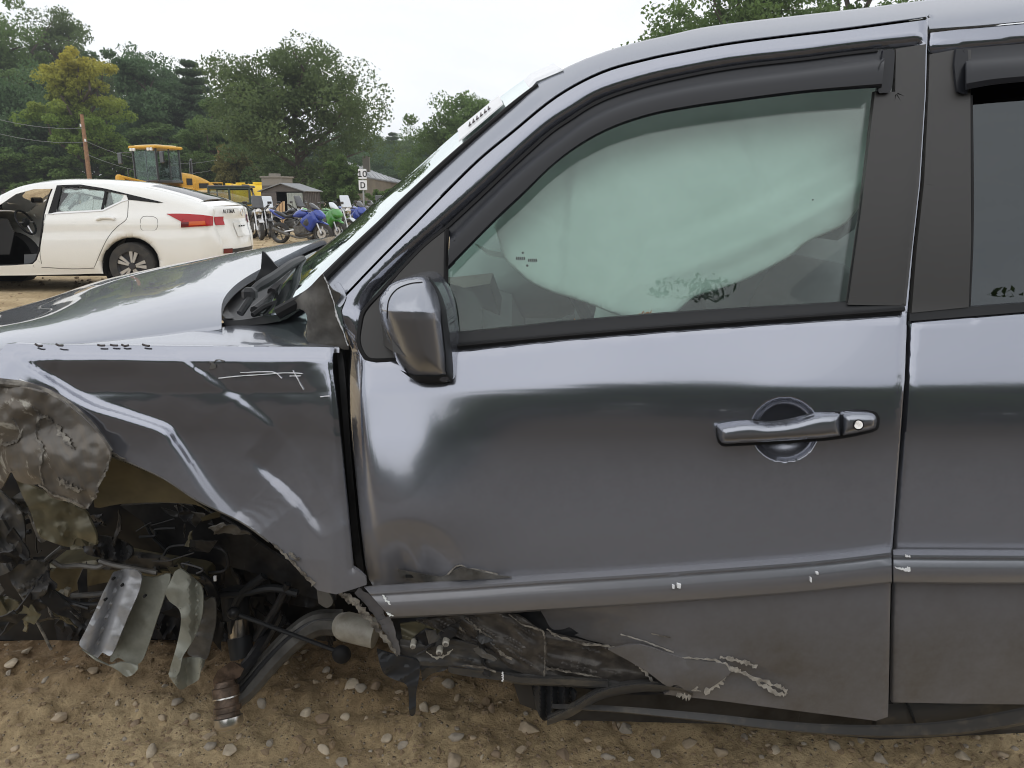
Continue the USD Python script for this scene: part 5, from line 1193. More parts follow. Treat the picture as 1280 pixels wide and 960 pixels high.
def make_tree(name, loc, label, kind, leaf, seed, h, w, scale_group=None, base=0.12, n=110, size=0.17, bare=0.0):
    """h tall, w wide, trunk with limbs; the crown is built of clumps on the limbs."""
    rng = np.random.default_rng(seed)
    t = thing(name, loc, label, 'tree', scale_group)
    lean = rng.uniform(-0.04, 0.04, 2)
    top = h * (0.82 if kind != 'pine' else 0.97)
    tp = [np.array([lean[0] * z + 0.12 * math.sin(z * 0.7 + seed), lean[1] * z + 0.12 * math.cos(z * 0.6), z]) for z in np.linspace(-0.3, top, 9)]
    parts = [tube(tp, np.linspace(0.035 * h * 0.55 + 0.06, 0.03, 9), 8)]
    C, R = [], []
    if kind == 'pine':
        for z in np.arange(h * base + 0.5, h, h * 0.055):
            reach = w / 2 * (1 - (z - h * base) / (h * (1.02 - base))) ** 0.8 * rng.uniform(0.75, 1.1) + 0.3
            k = int(rng.integers(5, 8)); a0 = rng.uniform(0, 6.3)
            for j in range(k):
                a = a0 + j * 6.283 / k + rng.uniform(-.25, .25)
                rr = reach * rng.uniform(0.6, 1.15)
                root = np.array([np.interp(z, [q[2] for q in tp], [q[i] for q in tp]) for i in (0, 1)] + [z])
                tip = root + [rr * math.cos(a), rr * math.sin(a), rr * rng.uniform(0.02, 0.28)]
                parts.append(tube([root, (root + tip) / 2 + [0, 0, -.04 * rr], tip], [.05, .035, .015], 5))
                for u in np.arange(0.35, 1.05, 0.22):
                    C.append(root + (tip - root) * u); R.append(0.32 + 0.12 * rr)
    else:
        nl = 34 if kind == 'oak' else 26
        for j in range(nl):
            z0 = h * rng.uniform(base + 0.06, 0.72)
            root = np.array([np.interp(z0, [q[2] for q in tp], [q[i] for q in tp]) for i in (0, 1)] + [z0])
            a = j * 2.4 + rng.uniform(-.4, .4)
            zt = np.clip(z0 + h * rng.uniform(-0.06, 0.36), h * base, h * 0.96)
            u = (zt / h - base) / (1 - base)
            prof = (math.sin(math.pi * min(max(u, 0.02), 0.98) ** 0.8) ** 0.55) if kind != 'round' else math.sqrt(max(0.05, 1 - (2 * u - 1) ** 2))
            rr = w / 2 * prof * rng.uniform(0.72, 1.08)
            tip = np.array([root[0] + rr * math.cos(a), root[1] + rr * math.sin(a), zt])
            mid = (root + tip) / 2 + rng.normal(size=3) * 0.05 * h * [1, 1, .5]
            parts.append(tube([root, mid, tip], [0.012 * h, 0.008 * h, 0.02], 6))
            for _ in range(3 if kind == 'oak' else 3):
                c = tip + rng.normal(size=3) * w * [0.09, 0.09, 0.07]
                C.append(c); R.append(w * rng.uniform(0.075, 0.15))
            for u in (0.45, 0.75):
                C.append(root + (tip - root) * u + rng.normal(size=3) * 0.05 * w); R.append(w * rng.uniform(0.07, 0.13))
        for _ in range(22):
            z = h * rng.uniform(0.55, 0.99); u = (z / h - base) / (1 - base)
            rr = w / 2 * math.sin(math.pi * min(u, 0.97)) ** 0.6 * rng.uniform(0, 0.8)
            a = rng.uniform(0, 6.3)
            C.append(np.array([rr * math.cos(a), rr * math.sin(a), z - 0.03 * h])); R.append(w * rng.uniform(0.06, 0.12))
    if bare:
        keep = rng.random(len(C)) > bare
        C = [c for c, k in zip(C, keep) if k]; R = [r for r, k in zip(R, keep) if k]
    part('trunk', cat(parts), M['bark'], t, 50)
    v, f = leaf_mesh(rng, C, R, int(n * 1.25), size, 0.7, 0.2 if kind == 'pine' else 0.1)
    part('crown', (v, f), M[leaf], t, False)
    TREE[str(t.GetPath())] = (h, w)
    return t
TREE = {}
def tree_at(px, D, top_py, dz=0.0):
    p = W(px, 247.5, D)
    top = W(px, top_py, D)[2]
    return np.array([p[0], D, dz]), top - dz
def width_at(wpx, D):
    return wpx / FPX * D / math.cos(PITCH)
# px of the trunk, distance, top row, width in pixels, shape, leaf, name, label
TL = [
    (372, 58, 56, 178, 'oak', 'leaf_oak', 'oak_tree', 'big spreading dark oak tree with sky gaps, alone behind the small brown shed', 0.10, 190, 0.15, 0.0),
    (112, 66, 70, 84, 'round', 'leaf_yellow', 'maple_tree', 'rounded maple turning yellow and orange behind the left utility pole', 0.12, 150, 0.15, 0.0),
    (28, 70, 112, 150, 'oak', 'leaf_dark', 'broadleaf_tree', 'low wide dark green tree left of the yellow maple, behind the white sedan roof', 0.02, 150, 0.19, 0.0),
    (106, 92, 14, 118, 'oak', 'leaf_oak', 'broadleaf_tree', 'tallest airy tree with sky showing through its top, above the yellow maple', 0.15, 120, 0.20, 0.12),
    (8, 84, 14, 130, 'oak', 'leaf_mid', 'broadleaf_tree', 'tall green tree rising at the left edge of the picture', 0.05, 150, 0.22, 0.0),
    (186, 80, 68, 110, 'oak', 'leaf_dark', 'broadleaf_tree', 'dense dark tree directly above the yellow wheel loader', 0.04, 160, 0.20, 0.0),
    (248, 82, 74, 84, 'pine', 'needle', 'pine_tree', 'layered dark pine between the loader and the big oak', 0.10, 70, 0.17, 0.0),
    (272, 68, 118, 66, 'round', 'leaf_mid', 'broadleaf_tree', 'slim green tree left of the big oak with brownish top', 0.03, 130, 0.15, 0.0),
    (296, 62, 182, 48, 'round', 'leaf_rust', 'small_tree', 'small rust coloured tree behind the yellow tanks', 0.02, 90, 0.12, 0.0),
    (424, 54, 200, 50, 'round', 'leaf_mid', 'shrub', 'leafy shrub at the right foot of the big oak', 0.0, 110, 0.11, 0.0),
    (486, 52, 236, 40, 'round', 'leaf_mid', 'shrub', 'tall weedy shrub growing behind the numbered sign', 0.0, 90, 0.10, 0.15),
    (585, 72, 122, 120, 'oak', 'leaf_mid', 'broadleaf_tree', 'leafy green tree just beyond the windshield of the crashed suv', 0.02, 150, 0.17, 0.0),
    (842, 46, -8, 120, 'oak', 'leaf_mid', 'broadleaf_tree', 'leftmost treetop showing above the roof of the crashed suv', 0.2, 70, 0.15, 0.0),
    (925, 44, -60, 170, 'oak', 'leaf_mid', 'broadleaf_tree', 'middle treetop above the roof of the crashed suv', 0.1, 150, 0.15, 0.0),
    (1040, 46, -80, 180, 'oak', 'leaf_mid', 'broadleaf_tree', 'rightmost treetop above the roof of the crashed suv', 0.1, 150, 0.16, 0.0)]
protos = {}
for i, (px, D, tp_, wpx, kind, leaf, nm, lb, base, n, size, bare) in enumerate(TL):
    loc, h = tree_at(px, D, tp_)
    protos[i] = make_tree(nm, loc, lb, kind, leaf, 100 + i, h, width_at(wpx, D), None, base, n, size, bare)
def tree_copy(i, px, D, top_py, wpx, label, group=None, rz=0):
    loc, h = tree_at(px, D, top_py)
    h0, w0 = TREE[str(protos[i].GetPath())]
    s = width_at(wpx, D) / w0
    return copy_of(protos[i], loc, label, rz, (s, s, h / h0), group, 'tree')
back = 'trees standing close together at the far edge of the lot'
bl = 'green tree in the dense row closing the far edge of the lot'
for k, (i, px, D, tp_, w) in enumerate([(5, -70, 96, 60, 140), (2, 60, 100, 90, 150), (5, 140, 104, 74, 130), (2, 222, 98, 100, 130), (4, 300, 110, 120, 130), (7, 210, 76, 150, 80), (7, 320, 74, 150, 90), (2, 250, 88, 170, 120), (5, 400, 104, 176, 90), (9, 60, 64, 190, 80), (9, 160, 66, 195, 80), (9, 215, 66, 190, 70), (9, -10, 62, 190, 80), (9, 340, 64, 200, 70)]):
    tree_copy(i, px, D, tp_, w, bl, back, rz=37 * k)
hill = 'distant trees beyond the long grey roofed building'
for k, (i, px, D, tp_, w) in enumerate([(2, 440, 150, 166, 80), (5, 478, 158, 172, 70), (4, 512, 150, 174, 80), (6, 494, 140, 164, 40), (2, 545, 150, 176, 90), (5, 570, 120, 160, 90), (2, 470, 120, 196, 80), (2, 520, 118, 200, 90)]):
    tree_copy(i, px, D, tp_, w, 'distant tree on the low rise beyond the long grey roofed building', hill, rz=53 * k)
# the trees on the near side of the lot, that the paint and the windows mirror
mirror_g = 'trees along the near side of the lot, behind the photographer'
mr = np.random.default_rng(91)
for k in range(30):
    x = -62 + k * 4.6 + mr.uniform(-2, 2)
    y = -30 - 9 * mr.random() - 0.06 * abs(x)
    i = int(mr.choice([0, 2, 3, 4, 5, 7]))
    h0, w0 = TREE[str(protos[i].GetPath())]
    y = y + 12 if x > 5 else y
    h = mr.uniform(6.0, 8.0) if x < -5 else mr.uniform(6.8, 8.8) if x < 5 else mr.uniform(8.5, 11.5)
    if 2.5 < x < 11:
        i = 2 if k % 2 else 5
        h0, w0 = TREE[str(protos[i].GetPath())]
        s = 1
        y, h = -21.0 + mr.uniform(-1, 1), mr.uniform(9.0, 10.4)
    s = mr.uniform(6.0, 9.0) / w0
    copy_of(protos[i], (x, y, 0), 'tree along the near side of the lot, seen only in reflections', float(mr.uniform(0, 360)), (s, s, h / h0), mirror_g, 'tree')

for k in range(44):  # shrubs added behind the camera to keep sky out of the reflections
    x = -70 + k * 3.3 + mr.uniform(-1, 1)
    h0, w0 = TREE[str(protos[9].GetPath())]
    s = mr.uniform(4.2, 5.6) / w0
    copy_of(protos[9], (x, -29 - 0.05 * abs(x) + mr.uniform(-2, 2) + (9 if x > 5 else 0), 0), 'leafy shrub added behind the camera to darken the reflections', float(mr.uniform(0, 360)), (s, s, mr.uniform(4.0, 5.6) / h0), 'shrubs added along the near side of the lot, behind the camera', 'shrub')

# ------------------------------------------------------------------ white sedan
SD = 11.0
def sed_y(z):
    z = np.asarray(z, float)
    return SD + 0.05 * ((z - 0.62) / 0.5) ** 2 * (z < 0.95) + (z >= 0.95) * (0.022 + (z - 0.95) * 0.40)
def sed_base(py):
    t = tan_el(py); y = np.full(np.shape(t), SD)
    for _ in range(20):
        y = sed_y(CAM_H + y * t)
    return y
SEDC = np.array([-6.6, SD + 0.92, 0])
sedan = here(thing('white_sedan', SEDC, 'white four door sedan parked side on with its front door missing', 'car'), SEDC)
Q = lambda px, py, o=0.0: W(px, py, sed_base(np.asarray(py, float)) + o)
WHL = (163.5, 333.0)
def arc(cx, cy, r, a0, a1, n):
    a = np.radians(np.linspace(a0, a1, n))
    return [(cx + r * math.cos(t), cy - r * math.sin(t)) for t in a]
s_roof = list(curve([(250, 253), (240, 249), (213, 241.2), (190, 235.8), (160, 231), (128, 228.4), (98, 227), (69, 227), (46, 229), (23, 234), (0, 244.5), (-25, 258), (-47, 268)], 4))
s_hood = list(curve([(-47, 268), (-75, 273), (-105, 282), (-122, 295), (-128, 318), (-126, 346)], 3))
s_rear = list(curve([(272, 346), (277, 330), (279, 312), (276, 298), (270, 284), (267, 274), (269, 264), (266, 258), (250, 253)], 4))
sill = [(-126, 346), (-112, 346)] + arc(-75, 333, 35, 200, -20, 16) + [(-36, 345), (40, 344), (126, 342)] + arc(WHL[0], WHL[1], 36, 195, -12, 18) + [(202, 346), (245, 348), (272, 346)]
body_poly = sill + s_rear[1:] + s_roof[1:] + s_hood[1:-1]
H_rear = list(curve([(70, 265), (77, 233.5), (100, 233.5), (131, 238.5), (155, 244.5)], 3)) + [(151, 251), (140, 256), (127, 262)]
H_front = [(66, 236), (62, 246), (56, 267), (53, 290), (50, 313), (46, 325), (41, 330), (10, 332), (-28, 333), (-40, 310), (-42, 290), (-36, 278), (-10, 261.5), (0, 256), (20, 242.5), (42, 236.5)]
SP = Polygon(body_poly)
sy_mid = SD + 0.92
def sed_off(px, py):
    d = shapely.distance(shapely.points(np.stack([px, py], 1)), SP.exterior)
    k = np.clip(d / 11, 0, 1)
    o = 0.10 * (1 - np.sqrt(1 - (1 - k) ** 2)) * np.clip((344 - py) / 20, 0, 1)
    o += 0.014 * np.exp(-((py - (292 - 0.02 * px)) / 5) ** 2) - 0.012 * np.exp(-((py - (276 - 0.02 * px)) / 5) ** 2)
    dw = np.hypot(px - WHL[0], py - WHL[1])
    o -= 0.022 * np.exp(-((dw - 37) / 5) ** 2)
    return o + np.clip((px - 246) / 32, 0, 1) ** 2 * 0.20
ms = sheet(body_poly, sed_off, sed_base, 4, 0.012, [H_rear, H_front], push=(0, 0.012, 0))
near_body = part('body', ms, M['white_paint'], sedan, 35)
def mirror_y(m):
    m = m.copy(); m.vertices[:, 1] = 2 * sy_mid - m.vertices[:, 1]; m.invert(); return m
part('far_body_side', mirror_y(sheet(body_poly, sed_off, sed_base, 7, 0.012, [H_rear, H_front], push=(0, 0.012, 0))), M['white_paint'], sedan, 35)
def across(line, name, m, n=9, crown=0.05, smooth=45, outx=0.0, inset=0.0, parent=None, o=0.10):
    c = np.asarray(line, float)
    oo = sed_off(c[:, 0], c[:, 1])
    a = Q(c[:, 0], c[:, 1], oo)
    rows = []
    for t in np.linspace(inset, 1 - inset, n):
        r = a.copy()
        r[:, 1] = a[:, 1] + (2 * (sy_mid - a[:, 1])) * t
        b = 1 - abs(2 * t - 1) ** 2.4
        r[:, 2] += crown * b
        r[:, 0] += outx * b
        rows.append(r)
    return part(name, loft(rows, thick=(0, 0, -0.012)), m, sedan if parent is None else parent, smooth)
roof_pts = s_roof
i_bl = [i for i, p in enumerate(roof_pts) if p[0] >= 178]
i_ws = [i for i, p in enumerate(roof_pts) if p[0] <= 24]
across(roof_pts[i_bl[-1]:i_ws[0] + 1], 'roof', M['white_paint'])
M['sedan_glass'] = glassmat('sedan_glass', (0.62, 0.68, 0.66), ior=1.7)
M['backlight'] = glassmat('sedan_rear_screen', (0.30, 0.33, 0.34), ior=1.9)
across(roof_pts[:i_bl[-1] + 1][::-1], 'rear_screen', M['backlight'], inset=0.10)
for t0 in (0.0, 0.9):
    c = np.array(roof_pts[:i_bl[-1] + 1]); a = Q(c[:, 0], c[:, 1], sed_off(c[:, 0], c[:, 1])); span = 2 * (sy_mid - a[:, 1])
    part('rear_pillar', loft([np.stack([a[:, 0], a[:, 1] + span * t, a[:, 2] + 0.004 + 0.05 * (1 - abs(2 * t - 1) ** 2.4)], 1) for t in (t0 + 0.0, t0 + 0.05, t0 + 0.1)], thick=(0, 0, -0.02)), M['white_paint'], sedan, 45)
across(roof_pts[i_ws[0]:], 'windshield', M['sedan_glass'], inset=0.04)
across(s_hood, 'hood', M['white_paint'], crown=0.03)
deck = [p for p in s_rear if p[1] <= 264.5]
across(s_rear[-5:], 'boot_lid', M['white_paint'], outx=0.10, crown=0.02)
across(s_rear[:-4], 'rear_bumper', M['white_paint'], outx=0.12, crown=0.0, n=15)
part('floor_pan', box((SEDC[0] - 0.3, sy_mid, 0.24), (4.2, 1.6, 0.06)), M['void'], sedan)
def q_sheet(name, poly, o, m, parent=sedan, step=3, thick=0.01, smooth=40, **kw):
    return part(name, sheet(poly, (lambda px, py: sed_off(px, py) + o), sed_base, step, thick), m, parent, smooth, **kw)
q_sheet('side_window', H_rear, 0.012, M['sedan_glass'])
q_sheet('window_frame', [(60, 267), (71, 231.5), (100, 230.5), (131, 235.5), (158, 242), (204, 253), (197, 253.6), (160, 249.5), (158, 243.5), (152, 243.0), (130, 238.2), (100, 233.2), (77, 233.2), (69.5, 266)], -0.006, M['rubber'])
q_sheet('window_divider', [(131, 239), (134, 239.5), (129.5, 262), (126, 262)], -0.004, M['rubber'])
q_sheet('beltline_trim', [(58, 268), (69, 265.5), (100, 264), (128, 262), (152, 250.5), (160, 249), (160, 250.2), (153, 252), (129, 263.6), (100, 265.6)], -0.008, M['alloy'])
for ln in ([(160.5, 251), (160, 262), (158, 274), (146, 284), (135, 297), (126, 315), (118, 334)], [(57, 268), (53, 292), (50, 314), (52, 330)], [(52, 334), (90, 336), (118, 335)]):
    c = curve(ln, 4)
    part('door_seam', tube(Q(c[:, 0], c[:, 1], sed_off(c[:, 0], c[:, 1]) + 0.002), 0.005, 5), M['rubber'], sedan)
fd = list(curve([(176, 274), (180, 270.5), (192, 271), (197, 275), (196.5, 284), (193, 288), (181, 288.5), (176, 285), (176, 274)], 3))
c = np.array(fd)
part('fuel_door_seam', tube(Q(c[:, 0], c[:, 1], sed_off(c[:, 0], c[:, 1]) + 0.002), 0.004, 5), M['rubber'], sedan)
part('door_handle', tube(Q(*curve([(120, 274.5), (126, 272.5), (136, 272.2), (143, 273.5)], 4).T, -0.03), 0.022, 8), M['white_paint'], sedan)
tl_ = list(curve([(208, 267.2), (225, 267), (250, 268.3), (266, 270.5)], 3)) + [(266, 282), (240, 283.5), (226, 284.5), (226.5, 277)]
lamp = q_sheet('tail_lamp', tl_, -0.012, M['red_lens'], label='red and amber tail lamp on the side of the car')
part('amber_lens', sheet([(236, 277), (256, 276), (257, 281), (236, 282)], lambda px, py: sed_off(px, py) - 0.018, sed_base, 3, 0.006), M['amber_lens'], lamp)
part('dark_lens', sheet([(226, 278), (236, 277.5), (235.5, 283), (226.5, 284.4)], lambda px, py: sed_off(px, py) - 0.018, sed_base, 3, 0.006), M['dark_red_lens'], lamp)
def rear_pt(t, px, py, lift=0.0):
    """On the rear face: px, py on the near outline, t across the car."""
    oo = sed_off(np.array([px]), np.array([py]))[0]
    a = Q(px, py, oo)
    b = 1 - abs(2 * t - 1) ** 2.4
    return np.array([a[0] + 0.12 * b + 0.012 + lift, a[1] + 2 * (sy_mid - a[1]) * t, a[2]])
def rear_x(py):
    r = np.array(s_rear)
    return np.interp(py, r[::-1, 1], r[::-1, 0])
def rear_patch(name, m, t0, t1, p0, p1, parent=sedan, lift=0.0, n=5, taper=0.0, **kw):
    rows = [[rear_pt(t, rear_x(py), py, lift) for py in np.linspace(p0 + taper * (t - t0) * 0, p1, 5)] for t in np.linspace(t0, t1, n)]
    return part(name, loft(rows, thick=(-0.006, 0, 0)), m, parent, 40, **kw)
rear_patch('tail_lamp', M['red_lens'], 0.0, 0.13, 271, 281.5, label='inner part of the near tail lamp on the boot lid')
rear_patch('tail_lamp', M['dark_red_lens'], 0.80, 0.99, 270, 281, label='far tail lamp')
rear_patch('bumper_reflector', M['dark_red_lens'], 0.0, 0.14, 311, 317)
rear_patch('bumper_insert', M['black'], 0.14, 0.86, 312, 326, n=9)
rear_patch('plate_recess', M['white_paint'], 0.30, 0.70, 279, 297, lift=0.004, n=7)
for t in (0.40, 0.47, 0.54):
    p = rear_pt(t, rear_x(284), 284, 0.02)
    part('plate_light', box(p, (0.012, 0.03, 0.02)), M['rubber'], sedan)
p = rear_pt(0.5, rear_x(266), 266, 0.03)
part('badge', tube(p + 0.05 * np.stack([np.zeros(17), np.cos(np.linspace(0, 6.2832, 17)), np.sin(np.linspace(0, 6.2832, 17))], 1), 0.008, 6), M['alloy'], sedan)
lt = meshkit.text_mesh('ALTIMA', 0.055, 0.006)
lt.apply_transform(np.array([[0, 0, 1, 0], [1, 0, 0, 0], [0, 1, 0, 0], [0, 0, 0, 1.0]]))
p = rear_pt(0.06, rear_x(265), 265, 0.02)
a = rear_pt(0.30, rear_x(265), 265, 0.02)
lt.apply_transform(trimesh.transformations.rotation_matrix(-math.atan2(a[0] - p[0], a[1] - p[1]), [0, 0, 1]))
lt.apply_translation(p + [0.015, 0, -0.02])
part('lettering', lt, M['alloy_dark'], sedan)
# wheels
def wheel_at(cx, cy, parent, near=True):
    c = Q(cx, cy, 0.0); r = 0.335
    c = np.array([c[0], SD + 0.14 if near else 2 * sy_mid - SD - 0.14, c[2]])
    sgn = 1 if near else -1
    w = part('wheel', move(lathe([(0.21, -0.10), (0.315, -0.105), (r - 0.008, -0.085), (r, -0.05), (r, 0.05), (r - 0.008, 0.085), (0.315, 0.105), (0.21, 0.10)], 40), c), M['tyre'], parent, 40)
    part('rim', move(lathe([(0.222, -0.095 * sgn), (0.222, -0.07 * sgn), (0.20, -0.05 * sgn), (0.0, -0.045 * sgn)], 36), c), M['alloy_dark'], w, 40)
    sp = []
    for k in range(10):
        a = k * 36 + 9 + (9 if k % 2 else -5)
        sp.append(move(hull(np.array([(0.05, 0.0, -0.012), (0.05, 0.0, 0.012), (0.215, 0.0, -0.026), (0.215, 0.0, 0.026), (0.05, .03, -0.012), (0.05, .03, 0.012), (0.215, .02, -0.026), (0.215, .02, 0.026)])), ry=a))
    part('spokes', move(cat(sp), c + [0, -0.085 * sgn, 0]), M['alloy'], w, 30)
    part('hub_cap', move(lathe([(0.0, -0.10 * sgn), (0.045, -0.098 * sgn), (0.05, -0.07 * sgn)], 18), c), M['alloy_dark'], w, 40)
for nr in (True, False):
    wheel_at(WHL[0], WHL[1], sedan, nr); wheel_at(-75, 333, sedan, nr)
wa = [np.array([Q(*WHL)[0], sy_mid, Q(*WHL)[2]])]
for cx in (WHL[0], -75):
    cc = Q(cx, 333)
    part('wheel_well', move(lathe([(0.41, 0.0), (0.41, 0.28), (0.30, 0.30), (0.0, 0.30)], 30), (cc[0], SD + 0.05, cc[2])), M['void'], sedan)
    part('wheel_well', move(lathe([(0.41, 0.0), (0.41, -0.28), (0.30, -0.30), (0.0, -0.30)], 30), (cc[0], 2 * sy_mid - SD - 0.05, cc[2])), M['void'], sedan)
# what the open doorway shows
def sbox(px, py, y, s, **k):
    return box(W(px, py, y), s, **k)
part('dashboard', hull(W(np.array([-60, -60, 12, 18, 10, -60]), np.array([268, 320, 318, 290, 274, 264]), SD + 0.20), W(np.array([-60, -60, 12, 18, 10, -60]), np.array([268, 320, 318, 290, 274, 264]), SD + 1.6)), M['black'], sedan)
sc_ = W(32, 278, SD + 0.48); ax_ = np.array([0.9, 0, 0.42]); u1 = np.array([-0.42, 0, 0.9])
whl = part('steering_wheel', tube([sc_ + 0.185 * (np.cos(t) * u1 + np.sin(t) * np.array([0.0, 1, 0])) for t in np.linspace(0, 6.2832, 33)], 0.016, 8, cap=False), M['black'], sedan)
part('spoke', cat([tube([sc_, sc_ + 0.18 * (math.cos(t) * u1 + math.sin(t) * np.array([0, 1, 0]))], 0.014, 6) for t in (1.57, -1.57, 3.14)]), M['alloy'], whl)
part('hub', hull(trimesh.creation.icosphere(2, 0.07).vertices * [0.6, 1, 1] + sc_), M['black'], whl)
for yy in (SD + 0.5, SD + 1.35):
    s_ = part('seat', hull(W(np.array([30, 30, 70, 72]), np.array([318, 334, 334, 316]), yy - 0.25), W(np.array([30, 30, 70, 72]), np.array([318, 334, 334, 316]), yy + 0.25)), M['cabin'], sedan)
    part('backrest', hull(W(np.array([66, 72, 92, 84]), np.array([318, 322, 268, 262]), yy - 0.24), W(np.array([66, 72, 92, 84]), np.array([318, 322, 268, 262]), yy + 0.24)), M['cabin'], s_)
    part('headrest', hull(W(np.array([84, 87, 96, 94]), np.array([260, 263, 254, 250]), yy - 0.12), W(np.array([84, 87, 96, 94]), np.array([260, 263, 254, 250]), yy + 0.12)), M['cabin'], s_)
part('rear_seat', hull(W(np.array([120, 150, 170, 165]), np.array([320, 320, 262, 260]), SD + .3), W(np.array([120, 150, 170, 165]), np.array([320, 320, 262, 260]), SD + 1.5)), M['cabin'], sedan)
part('interior_mirror', rbox(W(46, 250, SD + 0.85), (0.05, 0.26, 0.08), 0.02), M['black'], sedan)
part('door_jamb', cat([tube(Q(*curve([(66, 236), (61, 248), (56, 267), (52, 295), (49, 314), (42, 329), (20, 331.5), (-28, 333)], 3).T, 0.03), 0.018, 6)]), M['rubber'], sedan)
part('inner_sill', hull(W(np.array([-30, 60, 60, -30]), np.array([333, 333, 341, 341]), SD + 0.06), W(np.array([-30, 60, 60, -30]), np.array([333, 333, 341, 341]), SD + 1.7)), M['cabin'], sedan)
part('airbag_curtain', loft([W(np.array([64, 60, 58, 62]), np.array([238, 250, 262, 272]), SD + o) for o in (0.45, 0.50)], thick=(.02, 0, 0)), M['airbag'], sedan)
copy_of(sedan, SEDC + [-4.2, 7.0, 0.0], 'second white sedan, seen through the windows of the first')

# ------------------------------------------------------------------ wheel loader
LO = np.array([W(206, 247, 37.0)[0], 37.0, 0])
loader = thing('wheel_loader', LO, 'yellow wheel loader with black framed cab behind the white sedan', 'wheel loader', rz=-112)
# local: +x is the machine's front
def lp_(name, mesh, m, parent=loader, sm=30, **k):
    return part(name, mesh, M[m], parent, sm, **k)
cab = lp_('cab', cat([rbox((0.25, 0, 2.02), (1.5, 1.5, 0.16), .04)] + [rbox((x, y, 2.72), (0.10, 0.10, 1.5), .03) for x in (-0.42, 0.92) for y in (-0.68, 0.68)] + [rbox((0.2, y, 2.72), (0.07, 0.07, 1.5), .02) for y in (-0.70, 0.70)] + [rbox((-0.45, 0, 2.35), (0.08, 1.3, 0.8), .02)]), 'bikeblack')
part('cab_glass', box((0.93, 0, 2.72), (0.02, 1.26, 1.30)), M['glass_clear'], cab)
for y in (-0.69, 0.69):
    part('cab_glass', box((0.56, y, 2.72), (0.62, 0.02, 1.3)), M['glass_clear'], cab)
    part('cab_glass', box((-0.12, y, 2.72), (0.5, 0.02, 1.3)), M['glass_clear'], cab)
part('cab_seat', cat([rbox((0.0, 0, 2.3), (.5, .5, .14), .04), rbox((-0.22, 0, 2.65), (.14, .5, .7), .05)]), M['black'], cab)
part('cab_roof', rbox((0.24, 0, 3.53), (1.66, 1.66, 0.13), .05), M['yellow'], cab)
part('roof_cap', rbox((0.24, 0, 3.61), (1.2, 1.3, 0.05), .02), M['cream'], cab)
for y in (-0.6, -0.42, 0.42, 0.6):
    part('work_lamp', rbox((1.09, y, 3.42), (0.08, 0.13, 0.13), .02), M['sign_white'], cab)
lp_('engine_hood', move(pillow(list(curve([(-0.5, 1.25), (-0.5, 2.35), (-1.2, 2.42), (-2.0, 2.25), (-2.7, 1.95), (-2.9, 1.6), (-2.9, 1.15)], 3)), 1.3, 0.22, 0.12)), 'yellow', sm=50)
for s in (-1, 1):
    lp_('hood_grille', box((-1.9, s * 0.655, 1.75), (0.7, 0.02, 0.55)), 'black')
for s in (-1, 1):
    lp_('hood_vent', box((-0.95, s * 0.66, 2.05), (0.35, 0.02, 0.3)), 'black')
lp_('exhaust', cat([cyl((-1.5, 0.3, 2.3), (-1.5, 0.3, 3.0), 0.07), cyl((-1.5, .3, 3.0), (-1.58, .3, 3.1), .06)]), 'bikeblack')
lp_('counterweight', rbox((-2.95, 0, 1.2), (0.5, 2.1, 0.8), .12), 'yellow')
lp_('frame', cat([rbox((-1.2, 0, 1.0), (2.6, 0.9, 0.5), .08), rbox((1.1, 0, 1.0), (1.6, 0.8, 0.6), .08), rbox((0.2, 0, 1.7), (1.7, 2.2, 0.14), .04)]), 'yellow')
for x in (-1.5, 1.55):
    for y in (-1, 1):
        w = lp_('wheel', move(lathe([(0.38, -0.24), (0.62, -0.27), (0.74, -0.2), (0.76, -0.1), (0.76, 0.1), (0.74, 0.2), (0.62, 0.27), (0.38, 0.24)], 30), (x, y * 0.95, 0.76)), 'tyre')
        part('rim', move(lathe([(0.0, y * .12), (0.2, y * .12), (0.24, y * .2), (0.38, y * .22)], 24), (x, y * .95, .76)), M['yellow'], w, 40)
        lp_('mudguard', move(pillow(list(curve([(-0.95, 0.1), (-0.75, 0.62), (-0.1, 0.90), (0.6, 0.72), (0.95, 0.25), (0.85, 0.22), (0.5, 0.62), (-0.1, 0.8), (-0.66, 0.55), (-0.85, 0.08)], 3)), 0.5, 0.04, 0.12), (x, y * 0.95, 0.85)), 'yellow')
for y in (-0.42, 0.42):
    lp_('boom_arm', move(pillow(list(curve([(1.2, 1.9), (1.6, 2.05), (2.2, 1.8), (3.0, 1.1), (3.4, 0.55), (3.15, 0.45), (2.6, 1.05), (2.0, 1.45), (1.3, 1.5)], 3)), 0.16, 0.04, 0.12, y=y)), 'yellow')
lp_('tilt_link', cat([move(pillow(list(curve([(1.9, 1.5), (2.2, 2.1), (2.45, 2.3), (2.6, 2.1), (2.5, 1.4)], 3)), 0.2, 0.04, .12)), cyl((1.2, 0, 2.0), (2.3, 0, 2.2), .07)]), 'yellow')
lp_('bucket', move(pillow([(3.3, 0.1), (4.3, 0.06), (4.35, 0.1), (3.55, 0.25), (3.4, 0.7), (3.75, 1.15), (3.68, 1.2), (3.25, 0.8), (3.15, 0.4)], 2.6, 0.03, 0.2)), 'yellow')
lp_('step_ladder', cat([box((0.75, -1.15, z), (0.5, .2, .04)) for z in (0.7, 1.05, 1.4)] + [cyl((1.0, -1.1, 0.6), (1.0, -1.0, 2.6), .025), cyl((0.5, -1.1, 0.6), (0.5, -1.0, 2.6), .025)]), 'bikeblack')
for s in (-1, 1):
    lp_('wing_mirror', cat([rbox((1.15, s * 1.25, 3.05), (0.08, 0.26, 0.5), .03), tube([(0.95, s * .72, 3.3), (1.12, s * 1.2, 3.3)], .02, 6)]), 'bikeblack')

